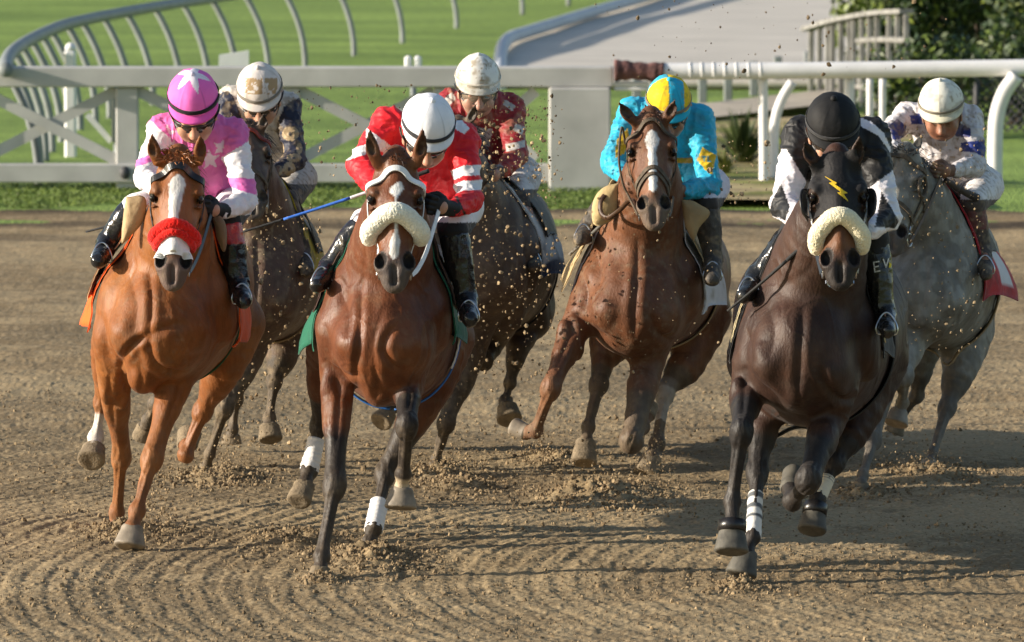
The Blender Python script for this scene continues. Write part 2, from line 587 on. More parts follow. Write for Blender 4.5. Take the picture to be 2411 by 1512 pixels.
# where hooves have thrown the surface up (photo pixels on the ground)
DIGS = [(262, 1246, .10), (345, 1250, .16), (865, 1308, .16), (905, 1326, .20), (757, 1362, .08), (1752, 1372, .11), (500, 1122, .22), (545, 1130, .16), (1025, 1108, .22),
        (1450, 1160, .34), (1400, 1165, .24), (2190, 1118, .28), (2035, 1160, .14), (1300, 1080, .18), (700, 1270, .2), (1090, 1140, .2)]
DIGP = [(Pz(a, b, 0), r) for a, b, r in DIGS]

def dirt_h(x, y):
    n1 = vn2(x, y, .9, 1); n2 = vn2(x, y, 2.6, 2)
    R0 = np.hypot(x - 5.0, y - 29.8)
    ph = R0 + .03 * (vn2(x, y, 2.0, 3) - .5) + .012 * (vn2(x, y, 9.0, 13) - .5)
    near = 1 - sstep(33.5, 37.0, y)
    amp = (.0020 + .0014 * sstep(.35, .75, vn2(x, y, .9, 4))) * (.65 + .6 * vn2(x, y, 2.2, 14))
    h = near * amp * (1 - .38 * sstep(-.4, .8, x)) * (np.sin(ph * 2 * np.pi / .115) + .35 * np.sin(ph * 2 * np.pi / .052 + 1))
    far = sstep(33.0, 38.0, y)
    h = h + far * (.007 * np.sin((y + .12 * x + .3 * vn2(x, y, .35, 5)) * 2 * np.pi / .50) * (.3 + n1))
    h = h + .035 * (n1 - .5) + .016 * (n2 - .5)
    c1 = vn2(x, y, 9, 6); c2 = vn2(x, y, 21, 7); c3 = vn2(x, y, 44, 8); c4 = vn2(x, y, 85, 9)
    fine = 1 - .5 * sstep(36, 50, y)
    h = h + .006 * (c1 - .5) + .0045 * np.maximum(c2 - .52, 0) * 1.7 * fine + .0065 * np.maximum(c3 - .5, 0) * 1.6 * fine + .005 * (c4 - .5) * fine
    for p, r in DIGP:
        d2 = ((x - p[0]) / r) ** 2 + ((y - p[1]) / (r * 1.8)) ** 2
        e = np.exp(-d2 * 1.6)
        h = h + e * (.022 + .05 * np.maximum(c1 - .45, 0) + .05 * np.maximum(c2 - .5, 0))
    # banked-up edge below the turf
    h = h + .05 * sstep(55.6, 56.6, y) * np.sin(np.clip((y - 55.6), 0, 4) * 2.1) * (.6 + .8 * n1)
    return h - .012

EDGE = 57.2
def make_dirt():
    ys = [24.0]
    while ys[-1] < 58.6:
        y = ys[-1]
        ys.append(y + (.05 if y < 26.3 else .0155 if y < 33.5 else .022 if y < 37 else .036 if y < 44 else .055))
    ys = np.array(ys)
    us = np.linspace(-1, 1, 860)
    us = np.concatenate([np.linspace(-3.2, -1.02, 60), us, np.linspace(1.02, 3.2, 60)])
    X = us[None, :] * (2.35 + (ys[:, None] - 26) * .078)
    Yg = np.repeat(ys[:, None], len(us), 1) + .05 * (vn2(X, np.repeat(ys[:, None], len(us), 1), .7, 33) - .5)
    Z = dirt_h(X, Yg)
    V = np.stack([X, Yg, Z], -1).reshape(-1, 3)
    n, m = len(ys), len(us)
    i = np.arange(n - 1)[:, None] * m; j = np.arange(m - 1)[None, :]
    Q = np.stack([i + j, i + j + 1, i + m + j + 1, i + m + j], -1).reshape(-1, 4)
    x, y = V[:, 0], V[:, 1]
    a = vn2(x, y, .8, 40) * .5 + vn2(x, y, 5, 41) * .3 + vn2(x, y, 30, 42) * .2
    b = vn2(x, y, 55, 43)
    dry = np.array((.335, .250, .142)); damp = np.array((.225, .165, .093)); pale = np.array((.41, .318, .195))
    t = sstep(.38, .62, a)[:, None]
    c = damp * (1 - t) + dry * t
    c = c + (pale - c) * (sstep(.62, .85, b) * .5)[:, None]
    # moist strip by the turf edge
    w = (np.clip(sstep(54.6, 55.0, y) * sstep(55.7, 55.3, y) + sstep(56.1, 56.5, y), 0, 1) * (.55 + .5 * vn2(x, y, 1.3, 44)))[:, None]
    c = c * (1 - w) + np.array((.050, .037, .026)) * w
    w = (sstep(43, 47, y) * sstep(.52, .66, vn2(x * .12, y, 1.1, 45)) * .45)[:, None]
    c = c * (1 - w) + np.array((.12, .088, .055)) * w
    return mesh_np("dirt_track", V, Q, M['dirt'], None, c)

M['dirt'] = mat("loose_dirt", (1, 1, 1), vcol=True, rough=.95, spec=.12, var=.22, vscale=60, bump=.6, bscale=150, bdist=.006)
tag(make_dirt(), "harrowed brown dirt of the race track, churned and furrowed under the horses", "track", kind='structure')

# the wide land under and beyond: one turf sheet to the horizon
def make_turf():
    m, nt, N, b = nodes("mown_turf")
    L = nt.links.new
    tc = N.new("ShaderNodeTexCoord")
    def noise(scale, stretch, detail=5):
        mp = N.new("ShaderNodeMapping"); mp.inputs["Scale"].default_value = stretch
        L(tc.outputs["Object"], mp.inputs[0])
        n = N.new("ShaderNodeTexNoise"); n.inputs["Scale"].default_value = scale; n.inputs["Detail"].default_value = detail
        L(mp.outputs[0], n.inputs["Vector"]); return n
    n1 = noise(.5, (.35, 1, 1)); n2 = noise(9, (1, .35, 1)); n3 = noise(45, (1, .25, 1), 3)
    r1 = N.new("ShaderNodeValToRGB")
    r1.color_ramp.elements[0].position = .36; r1.color_ramp.elements[0].color = (.135, .205, .036, 1)
    r1.color_ramp.elements[1].position = .66; r1.color_ramp.elements[1].color = (.23, .325, .065, 1)
    L(n1.outputs["Fac"], r1.inputs[0])
    mr = N.new("ShaderNodeMapRange"); mr.inputs[1].default_value = .25; mr.inputs[2].default_value = .75; mr.inputs[3].default_value = .62; mr.inputs[4].default_value = 1.38
    ad = N.new("ShaderNodeMath"); ad.operation = 'ADD'
    h1 = N.new("ShaderNodeMath"); h1.operation = 'MULTIPLY'; h1.inputs[1].default_value = .5
    h2 = N.new("ShaderNodeMath"); h2.operation = 'MULTIPLY'; h2.inputs[1].default_value = .5
    L(n2.outputs["Fac"], h1.inputs[0]); L(n3.outputs["Fac"], h2.inputs[0]); L(h1.outputs[0], ad.inputs[0]); L(h2.outputs[0], ad.inputs[1])
    L(ad.outputs[0], mr.inputs[0])
    mx = N.new("ShaderNodeVectorMath"); mx.operation = 'SCALE'
    L(r1.outputs[0], mx.inputs[0]); L(mr.outputs[0], mx.inputs["Scale"]); L(mx.outputs[0], b.inputs["Base Color"])
    bp = N.new("ShaderNodeBump"); bp.inputs["Strength"].default_value = .9; bp.inputs["Distance"].default_value = .04
    L(n3.outputs["Fac"], bp.inputs["Height"]); L(bp.outputs[0], b.inputs["Normal"])
    b.inputs["Roughness"].default_value = .75; b.inputs["Specular IOR Level"].default_value = .25
    xs = np.concatenate([[-600, -200, -60], np.linspace(-22, 22, 60), [60, 200, 600]])
    ys = np.concatenate([[-150, -20, 10, 23.5, 40, EDGE], np.linspace(57.6, 125, 90), [200, 500, 1500]])
    X, Y = np.meshgrid(xs, ys)
    Z = np.where(Y > 57.5, .02 + .05 * (vn2(X, Y, .25, 60) - .5) + .03 * (vn2(X, Y, .9, 61) - .5), np.where(Y > 57, .01, -.25))
    V = np.stack([X, Y, Z], -1).reshape(-1, 3)
    n, k = len(ys), len(xs)
    i = np.arange(n - 1)[:, None] * k; j = np.arange(k - 1)[None, :]
    Q = np.stack([i + j, i + j + 1, i + k + j + 1, i + k + j], -1).reshape(-1, 4)
    tag(mesh_np("ground", V, Q, m), "mown green turf course beyond the dirt track", "turf", kind='structure')
    return m
M['turf'] = make_turf()

# bare brownish soil on the right behind the white rail
M['soil'] = mat("dry_soil", (.24, .19, .10), rough=.95, spec=.1, var=.45, vscale=1.6, bump=.7, bscale=25, bdist=.03)
def patch(name, poly, z, m, label, cat, n=26):
    a = np.array([Pz(x, y, z) for x, y in poly])
    # polygon as a fan grid between its left and right chains (4 corners: nl nr fr fl)
    nl, nr, fr, fl = a
    g = np.linspace(0, 1, n)
    V = np.array([[(nl * (1 - s) + nr * s) * (1 - t) + (fl * (1 - s) + fr * s) * t for s in g] for t in g]).reshape(-1, 3)
    V[:, 2] = z + .008 * (vn2(V[:, 0], V[:, 1], .8, 70) - .4)
    e = .35 * (vn2(V[:, 0], V[:, 1], .6, 71) - .5)
    V[:, 1] += e; V[:, 0] += e * .4
    i = np.arange(n - 1)[:, None] * n; j = np.arange(n - 1)[None, :]
    Q = np.stack([i + j, i + j + 1, i + n + j + 1, i + n + j], -1).reshape(-1, 4)
    return tag(mesh_np(name, V, Q, m), label, cat, kind='structure')
nt_ = M['soil'].node_tree
_r = nt_.nodes.new("ShaderNodeTexNoise"); _r.inputs["Scale"].default_value = .9; _r.inputs["Detail"].default_value = 5
_c = nt_.nodes.new("ShaderNodeValToRGB"); _c.color_ramp.elements[0].position = .44; _c.color_ramp.elements[0].color = (.38, .30, .17, 1); _c.color_ramp.elements[1].position = .60; _c.color_ramp.elements[1].color = (.21, .225, .065, 1)
_t = nt_.nodes.new("ShaderNodeTexCoord")
nt_.links.new(_t.outputs["Object"], _r.inputs["Vector"]); nt_.links.new(_r.outputs["Fac"], _c.inputs[0])
_m = [q for q in nt_.nodes if q.type == 'VECT_MATH'][0]
nt_.links.new(_c.outputs[0], _m.inputs[0])
patch("soil_path", [(1440, 470), (2300, 470), (2080, 268), (1600, 285)], .085, M['soil'], "bare tan soil behind the white rail", "soil")
M['path'] = mat("pale_path", (.46, .40, .32), rough=.9, spec=.15, var=.2, vscale=2.5, bump=.4, bscale=20)
patch("path", [(1560, 290), (1990, 240), (1990, 205), (1560, 255)], .125, M['path'], "narrow pale tan strip in front of the wide grey path", "path")

# ------------------------------------------------------------------ ground cover and loose dirt (nobody could count these)
M['grass'] = mat("grass_blades", (1, 1, 1), vcol=True, rough=.6, spec=.3, var=.2, vscale=5)
def make_grass():
    n = 26000
    px = RNG.uniform(-120, 2500, n); py = RNG.uniform(432, 492, n)
    k = RNG.random(n)
    lim = np.where(px < 1450, 490 + 6 * np.sin(px * .02), 452)
    ok = py < lim - 4 * k
    base = np.array([Pz(a, b, .02) for a, b in zip(px[ok], py[ok])])
    m = len(base)
    hgt = RNG.uniform(.010, .030, m); w = RNG.uniform(.006, .013, m)
    a = RNG.uniform(0, 6.28, m); lean = RNG.normal(0, .03, (m, 2))
    d = np.stack([np.cos(a), np.sin(a), np.zeros(m)], 1) * w[:, None]
    tip = base + np.stack([lean[:, 0], lean[:, 1], hgt], 1)
    V = np.stack([base - d, base + d, tip], 1).reshape(-1, 3)
    T = np.arange(3 * m).reshape(-1, 3)
    g = np.where(base[:, :1] > .9, np.array([[.15, .17, .045]]), np.array([[.12, .165, .034]])) * RNG.uniform(.6, 1.35, (m, 1))
    tag(mesh_np("grass_verge", V, T, M['grass'], None, np.repeat(g, 3, 0), smooth=False), "short green grass along the foot of the white fence", "grass", kind='stuff')
make_grass()

# a few clod shapes reused through one mesh
def clod_shape(seed, sub=1):
    t = (1 + 5 ** .5) / 2
    V = np.array([(-1, t, 0), (1, t, 0), (-1, -t, 0), (1, -t, 0), (0, -1, t), (0, 1, t), (0, -1, -t), (0, 1, -t), (t, 0, -1), (t, 0, 1), (-t, 0, -1), (-t, 0, 1)], float)
    V /= np.linalg.norm(V[0])
    T = np.array([(0, 11, 5), (0, 5, 1), (0, 1, 7), (0, 7, 10), (0, 10, 11), (1, 5, 9), (5, 11, 4), (11, 10, 2), (10, 7, 6), (7, 1, 8), (3, 9, 4), (3, 4, 2), (3, 2, 6), (3, 6, 8), (3, 8, 9), (4, 9, 5), (2, 4, 11), (6, 2, 10), (8, 6, 7), (9, 8, 1)])
    r = np.random.default_rng(seed)
    V = V * r.uniform(.6, 1.15, (12, 1)) * r.uniform(.65, 1.2, (1, 3))
    return V, T
SHAPES = [clod_shape(i) for i in range(9)]
def clods(name, P0, size, col, label, cat, rot=True):
    n = len(P0)
    VV, TT, CC = [], [], []
    k = RNG.integers(0, len(SHAPES), n)
    off = 0
    for s in range(len(SHAPES)):
        idx = np.where(k == s)[0]
        if not len(idx): continue
        V, T = SHAPES[s]
        a = RNG.uniform(0, 6.28, len(idx)); c, q = np.cos(a), np.sin(a)
        W = V[None] * size[idx][:, None, None]
        X = W[..., 0] * c[:, None] - W[..., 1] * q[:, None]; Y = W[..., 0] * q[:, None] + W[..., 1] * c[:, None]
        W = np.stack([X, Y, W[..., 2]], -1) + P0[idx][:, None, :]
        VV.append(W.reshape(-1, 3))
        TT.append((T[None] + (np.arange(len(idx)) * 12)[:, None, None]).reshape(-1, 3) + off)
        CC.append(np.repeat(col[idx], 12, 0)); off += len(idx) * 12
    return tag(mesh_np(name, np.concatenate(VV), np.concatenate(TT), M['dirt'], None, np.concatenate(CC), smooth=False), label, cat, kind='stuff')

def dirt_colours(n):
    t = RNG.random((n, 1))
    return np.array((.13, .092, .054)) * (1 - t) + np.array((.33, .245, .145)) * t

def ground_clods():
    n = 42000
    y = 26.2 + (RNG.random(n) ** 1.25) * 13.5
    x = RNG.uniform(-1, 1, n) * (2.3 + (y - 26) * .08)
    keep = vn2(x, y, 1.6, 90) * .6 + vn2(x, y, 6, 91) * .4 > RNG.uniform(.28, .75, n)
    x, y = x[keep], y[keep]
    s = np.clip(RNG.lognormal(-5.65, .50, len(x)), .0016, .015)
    # heaps around the hooves
    for p, r in DIGP:
        m = int(560 * r / .16)
        dx = RNG.normal(0, r * .75, m); dy = RNG.normal(0, r * 1.7, m)
        x = np.concatenate([x, p[0] + dx]); y = np.concatenate([y, p[1] + dy])
        s = np.concatenate([s, np.clip(RNG.lognormal(-5.2, .5, m), .002, .016)])
    z = dirt_h(x, y) + s * .35
    clods("dirt_clods", np.stack([x, y, z], 1), s, dirt_colours(len(x)), "loose clods of dirt lying over the churned track", "dirt clods")
ground_clods()

def flying():
    pts, s, c = [], [], []
    def cloud(n, x0, x1, y0, y1, Y0, Y1, smin, smax, gx=None):
        for _ in range(n):
            if gx: px, py = RNG.normal(gx[0], gx[2]), RNG.normal(gx[1], gx[3])
            else: px, py = RNG.uniform(x0, x1), RNG.uniform(y0, y1)
            p = P(px, py, RNG.uniform(Y0, Y1))
            if p[2] < .02: continue
            pts.append(p); s.append(smin + (smax - smin) * RNG.random() ** 4.0)
    cloud(420, 560, 760, 470, 1080, 33.2, 33.9, .003, .013)
    cloud(520, 1100, 1330, 250, 900, 33.4, 34.1, .003, .014)
    cloud(260, 980, 1330, 550, 1120, 33.4, 34.1, .003, .011)
    cloud(170, 1130, 1300, 200, 470, 33.6, 34.3, .003, .014)
    cloud(120, 1330, 1700, 500, 1100, 32.6, 33.4, .003, .010)
    cloud(260, 2120, 2320, 300, 830, 33.4, 34.0, .003, .011)
    cloud(150, 700, 1000, 200, 420, 32, 38, .003, .012)
    cloud(110, 1400, 2250, 0, 190, 33, 40, .003, .015)
    cloud(110, 1650, 1820, 330, 480, 33, 37, .003, .016)
    cloud(180, 560, 1500, 850, 1150, 32, 35, .003, .010)
    for gx in ((365, 1190, 26, 40), (545, 1090, 30, 40), (1440, 1130, 70, 24), (1060, 1090, 45, 22), (1540, 1090, 30, 40), (2170, 1085, 60, 18), (890, 1300, 30, 14), (1270, 1050, 30, 26)):
        cloud(340, 0, 0, 0, 0, 31.2 if gx[1] > 1180 else 33.4, 32.0 if gx[1] > 1180 else 34.6, .002, .009, gx)
    n = len(pts)
    clods("flying_dirt", np.array(pts), np.array(s), dirt_colours(n) * RNG.uniform(1.0, 1.6, (n, 1)) * np.where(np.array(pts)[:, 2:3] > 1.75, .45, 1.0), "bits of dirt thrown up into the air behind the leading hooves", "flying dirt")
flying()

# ------------------------------------------------------------------ white fence on the left: box beams, posts and X braces
FY = 60.0
def fpt(px, py, Y=FY): return P(px, py, Y)
def fence():
    root = empty("fence", fpt(680, 440))
    tag(root, "white timber fence with a broad top beam and crossed braces behind the left hand horses", "fence")
    def plank(name, x0, x1, y0, y1, Y0, Y1, m, bev=.012):
        a, b = P(x0, y1, Y0), P(x1, y0, Y0)
        V, Q = box_vq((a[0], Y0, a[2]), (b[0], Y1, b[2]), bev)
        return mesh_np(name, V, Q, m, root, smooth=False)
    plank("top_rail", -420, 1444, 158, 206, FY, FY + .26, M['shade_paint'])
    plank("lower_rail", -420, 1292, 386, 431, FY + .02, FY + .16, M['shade_paint'])
    posts = [-450, -66, 301, 683, 1049]
    for x in posts:
        plank("post", x - 28, x + 24, 206.5, 446, FY + .045, FY + .19, M['shade_paint'])
    for x0, x1 in zip(posts, posts[1:] + [1290]):
        for a, b in (((x0 + 22, 214), (x1 - 28, 376)), ((x0 + 22, 376), (x1 - 28, 214))):
            d = .0 if a[1] < b[1] else .022
            V, Q = beam_vq(P(a[0], a[1], FY + .10 + d), P(b[0], b[1], FY + .10 + d), .095, .05, (0, 0, 1))
            mesh_np("brace", V, Q, M['shade_paint'], root, smooth=False)
    # bolt plate on the lower rail
    V, Q, T = tube_vq([P(294, 407, FY + .018), P(294, 407, FY - .012)], .045, 16)
    V[:, 2] = (V[:, 2] - V[:, 2].mean()) * 1.25 + V[:, 2].mean()
    mesh_np("bolt_hole", V, [Q, T], M['dark_iron'], root)
    # broad end post
    plank("end_post", 1292, 1438, 206.5, 462, FY - .05, FY + .45, M['shade_paint'], .015)
    return root
fence()

def round_rail():
    root = empty("rail", fpt(1950, 440))
    tag(root, "white tubular rail on bent posts running behind the right hand horses", "rail")
    pts = np.array([P(1530, 168, FY), P(1700, 167.5, FY), P(2000, 165, FY), P(2300, 161, FY), P(2620, 157, FY)])
    V, Q, T = tube_vq(crom(pts, 6), .072, 20)
    mesh_np("rail_tube", V, [Q, T], M['white_paint'], root)
    for x in (1625, 1652, 1680, 1706, 1733, 1762, 1790):
        c0, c1 = P(x - 3, 167.5, FY), P(x + 3, 167.3, FY)
        V, Q, T = tube_vq([c0, c1], .0745, 20)
        mesh_np("sleeve", V, [Q, T], M['white_paint'], root)
    def post(pl, r, Y):
        pp = crom([P(a, b, Y) for a, b in pl], 6)
        V, Q, T = tube_vq(pp, r, 14)
        mesh_np("post", V, [Q, T], M['white_paint'], root)
    post([(1797, 184), (1797, 260), (1798, 350), (1798, 443)], .040, FY + .06)
    post([(1866, 193), (1842, 232), (1825, 285), (1822, 360), (1821, 443)], .043, FY + .55)
    post([(2393, 178), (2364, 220), (2347, 275), (2343, 340), (2342, 434)], .066, FY - .1)
    post([(1999, 184), (1999, 300), (2001, 443)], .045, FY + .08)
    post([(2048, 186), (2048, 300), (2049, 440)], .030, FY + .3)
    post([(2078, 186), (2078, 300), (2079, 440)], .030, FY + .4)
    # bound end
    pts = [P(x, y, FY) for x, y in ((1446, 166), (1470, 166), (1500, 167), (1535, 170), (1562, 172))]
    V, Q, T = tube_vq(crom(pts, 5), [.084 + .005 * math.sin(i * 1.3) + .008 * math.sin(i * .35 + 1) for i in range(21)], 16)
    mesh_np("wrapping", V, [Q, T], M['wrap'], root)
    for y0, y1 in ((193, 204), (206, 214)):
        a, b = P(1446, y1, FY), P(1528, y0, FY)
        V, Q = box_vq((a[0], FY + .02, a[2]), (b[0], FY + .12, b[2]), .008)
        mesh_np("end_slat", V, Q, M['white_paint'], root, smooth=False)
M['wrap'] = mat("dark_red_wrapping", (.13, .058, .052), rough=.95, var=.6, vscale=9, bump=.9, bscale=26, bdist=.03)
round_rail()

# ------------------------------------------------------------------ curving turf rail with swan-neck posts
def turf_rail():
    root = empty("turf_rail", Pz(300, 300, 0))
    tag(root, "grey curved turf rail on swan neck posts at the far left of the green course", "rail")
    H = 1.05
    pl = [(13, 165), (14, 148), (24, 128), (42, 112), (66, 97), (100, 80), (150, 60), (220, 43), (300, 28), (400, 11), (500, -4), (620, -22), (760, -46), (900, -72), (1060, -100), (1260, -130), (1500, -158)]
    pts = crom([Pz(a, b, H) for a, b in pl], 6)
    V, Q, T = tube_vq(pts, .062, 16)
    mesh_np("rail_tube", V, [Q, T], M['post_grey'], root)
    cuts = np.cumsum(np.concatenate([[0], np.linalg.norm(np.diff(pts[:, :2], axis=0), axis=1)]))
    # posts stand to the course side of the tube
    px, py = PX(pts)
    want = [22, 34, 50, 68, 90, 112, 140, 172, 210, 258, 316, 372, 440, 515, 600, 690, 790, 905, 1045, 1190, 1330]
    order = np.argsort(px)
    for i, x in enumerate(want):
        j = order[np.argmin(np.abs(px[order] - (x - 14)))]
        p = pts[j]
        k = .46
        q = [p + (.0, 0, -.03), p + (.16 * k, .0, -.16), p + (.36 * k, 0, -.36), p + (.52 * k, 0, -.60), p + (.60 * k, 0, -.84), p + (.61 * k, 0, -1.06)]
        V, Q, T = tube_vq(crom(q, 4), .036, 10)
        mesh_np("post", V, [Q, T], M['post_grey'], root)
turf_rail()

def white_marker(px, y0, y1, w, Y, label):
    r = empty("marker_post", P(px, y1, Y))
    tag(r, label, "post")
    a, b = P(px - w / 2, y1, Y), P(px + w / 2, y0 + 4, Y)
    V, Q = box_vq((a[0], Y, a[2]), (b[0], Y + .12, b[2]), .02)
    mesh_np("shaft", V, Q, M['white_paint'], r, smooth=False)
    c = P(px, y0 + 4, Y)
    t = np.linspace(0, 1, 5)
    rr = (b[0] - a[0]) / 2
    V, Q, T = tube_vq([c + (0, .06, z) for z in (0, .03, .055, .07)], [rr * 1.0, rr * .92, rr * .6, rr * .15], 16)
    mesh_np("cap", V, [Q, T], M['white_paint'], r)
white_marker(165, 114, 436, 26, 65.5, "white round topped marker post on the grass behind the left beam")
def sign_box():
    r = empty("sign_board", P(550, 300, 64.5))
    tag(r, "small white slanted board showing just above the top beam near the cream helmet", "board")
    Y = 64.5
    pl = [(514, 168), (586, 168), (585, 119), (570, 122), (516, 130)]
    V = np.array([P(a, b, Y) for a, b in pl] + [P(a, b, Y) + (0, .09, 0) for a, b in pl])
    Q = [(i, (i + 1) % 5, 5 + (i + 1) % 5, 5 + i) for i in range(5)]
    o = MB(); o.add(V, Q, [(0, 1, 2), (0, 2, 3), (0, 3, 4), (7, 6, 5), (8, 7, 5), (9, 8, 5)])
    o.build("panel", M['white_paint'], r, smooth=False)
    for x in (530, 570):
        V, Q, T = tube_vq([P(x, 166, Y + .05), P(x, 400, Y + .05)], .025, 8)
        mesh_np("leg", V, [Q, T], M['white_paint'], r)
    r = empty("utility_box", P(975, 300, 66))
    tag(r, "tiny white box above the top beam between the two muddy helmets", "box")
    for x in (961, 984):
        a, b = P(x - 9, 168, 66), P(x + 9, 132, 66)
        V, Q = box_vq((a[0], 66, a[2]), (b[0], 66.12, b[2]), .02)
        mesh_np("panel", V, Q, M['white_paint'], r, smooth=False)
    V, Q, T = tube_vq([P(973, 166, 66.06), P(973, 405, 66.06)], .03, 8)
    mesh_np("leg", V, [Q, T], M['post_grey'], r)
    r = empty("grey_cabinet", P(280, 340, 63))
    tag(r, "grey upright cabinet on the grass behind the fence post nearest the pink rider", "cabinet")
    a, b = P(262, 338, 63), P(298, 206, 63)
    V, Q = box_vq((a[0], 63, a[2]), (b[0], 63.3, b[2]), .02)
    mesh_np("body", V, Q, M['post_grey'], r, smooth=False)
    V, Q = beam_vq(P(205, 270, 63.1), P(262, 334, 63.1), .05, .04)
    mesh_np("strut", V, Q, M['white_paint'], r, smooth=False)
    V, Q, T = tube_vq([P(280, 338, 63.15), P(280, 407, 63.15)], .05, 8)
    mesh_np("leg", V, [Q, T], M['post_grey'], r)
sign_box()

# ------------------------------------------------------------------ pale raised platform and its edge rails at the back right
def platform():
    root = empty("raised_path", Pz(1600, 260, 0))
    tag(root, "wide pale grey raised path edged by short posts behind the red wrapped rail end", "path")
    z = .14
    n = 40
    g = np.linspace(0, 1, n)
    ys = np.linspace(190, -60, n)
    xl = np.interp(-ys, -np.array([190, 150, 112, 90, 76, 60, 27, -4, -60]), [1178, 1182, 1190, 1210, 1250, 1302, 1410, 1520, 1720])
    xr = np.interp(-ys, [-190, 60], [2030, 2250])
    V = np.array([[Pz(xl[r] + (xr[r] - xl[r]) * q, ys[r], z) for q in g] for r in range(n)]).reshape(-1, 3)
    V[:, 2] += .03 * (vn2(V[:, 0] * .3, V[:, 1], .5, 77) - .5)
    W = V.copy(); W[:, 2] -= .09
    i = np.arange(n - 1)[:, None] * n; j = np.arange(n - 1)[None, :]
    Q = np.stack([i + j, i + j + 1, i + n + j + 1, i + n + j], -1).reshape(-1, 4)
    e = n * n
    side = [(q + 1, q, q + e, q + 1 + e) for q in range(n - 1)]
    mesh_np("deck", np.concatenate([V, W]), [Q, Q[:, ::-1] + e, np.array(side)], M['deck'], root)
    # rolled left edge
    pl = [(1176, 216, .02), (1175, 190, .10), (1177, 150, .16), (1183, 112, .66), (1200, 90, .72), (1240, 76, .72), (1292, 60, .72), (1400, 27, .72), (1510, -4, .72), (1680, -52, .72)]
    pts = crom([Pz(a, b, c) if c < .5 else Pz(a, b, .24) for a, b, c in pl], 6)
    V, Q, T = tube_vq(pts, .085, 16)
    mesh_np("edge_roll", V, [Q, T], M['deck_edge'], root)
    for x, yb in ((1590, 262), (1655, 252), (1715, 243), (1776, 232), (1832, 218), (1903, 205), (1500, 268), (1540, 270)):
        b = Pz(x, yb, 0)
        V, Q = box_vq((b[0] - .05, b[1], 0), (b[0] + .045, b[1] + .1, .42), .01)
        mesh_np("post", V, Q, M['post_grey'], root, smooth=False)
M['deck'] = mat("pale_worn_deck", (.56, .515, .45), rough=.9, spec=.12, var=.22, vscale=1.6, bump=.4, bscale=9, stretch=(.5, 3.0, 1), bdist=.02)
M['deck_edge'] = mat("deck_edge_roll", (.50, .52, .55), rough=.6, var=.15, vscale=4)
platform()

def slat_fence():
    root = empty("slat_fence", Pz(2070, 300, 0))
    tag(root, "weathered grey paling fence with a broad pale cap beside the dark bushes", "fence")
    cap = [P(a, b, Y) for a, b, Y in ((1900, 74, 79), (1960, 56, 77.4), (2020, 43, 76), (2075, 35, 74.6), (2134, 32, 73))]
    pts = crom(cap, 6)
    V, Q = ribbon_vq(pts, np.tile((0, 0, 1.0), (len(pts), 1)), .16, .05)
    mesh_np("cap", V, Q, M['pale_post'], root, smooth=False)
    px, py = PX(pts)
    for i, x in enumerate((1912, 1930, 1948, 1964, 1980, 1996, 2012, 2030, 2048, 2068, 2090, 2112, 2130)):
        j = int(np.argmin(np.abs(px - x)))
        p = pts[min(j, len(pts) - 1)]
        V, Q = box_vq((p[0] - .032, p[1] - .03, 0), (p[0] + .032, p[1] + .03, p[2] - .01), .01)
        mesh_np("post", V, Q, M['pale_post'], root, smooth=False)
    for f in (.25, .75):
        q = pts[12:].copy(); q[:, 2] *= f; q[:, 1] += .06
        V, Q, T = tube_vq(q, .035, 6)
        mesh_np("cross_rail", V, [Q, T], M['pale_post'], root)
M['pale_post'] = mat("weathered_pale_post", (.22, .215, .20), rough=.85, var=.35, vscale=5)
slat_fence()

def wire_fence():
    root = empty("wire_fence", Pz(2250, 330, 0))
    tag(root, "dark wire mesh fence in front of the bushes at the right edge", "fence")
    Y = 70.0
    mb = MB()
    x0, x1 = P(2085, 0, Y)[0], P(2480, 0, Y)[0]
    z0, z1 = .04, .62
    for s in (1, -1):
        for k in np.arange(-1.4, (x1 - x0) + 1.4, .085):
            xa, xb = x0 + k, x0 + k + s * (z1 - z0)
            a, b = np.array((xa, Y, z0)), np.array((xb, Y + .004 * s, z1))
            t0, t1 = 0, 1
            for lim, sg in ((x0, -1), (x1, 1)):
                pass
            V, Q, T = tube_vq([a, b], .010, 4, False)
            if xa > x0 - .1 and xb > x0 - .1 and xa < x1 + .3 and xb < x1 + .3: mb.add(V, Q)
    mb.build("mesh", M['dark_iron'], root, smooth=False)
    for x in (2090, 2300, 2470):
        q = P(x, 0, Y)[0]
        V, Q, T = tube_vq([(q, Y, 0), (q, Y, .66)], .03, 8)
        mesh_np("post", V, [Q, T], M['dark_iron'], root)
    V, Q, T = tube_vq([(x0, Y, .63), (x1, Y, .63)], .022, 8)
    mesh_np("top_wire", V, [Q, T], M['post_grey'], root)
wire_fence()

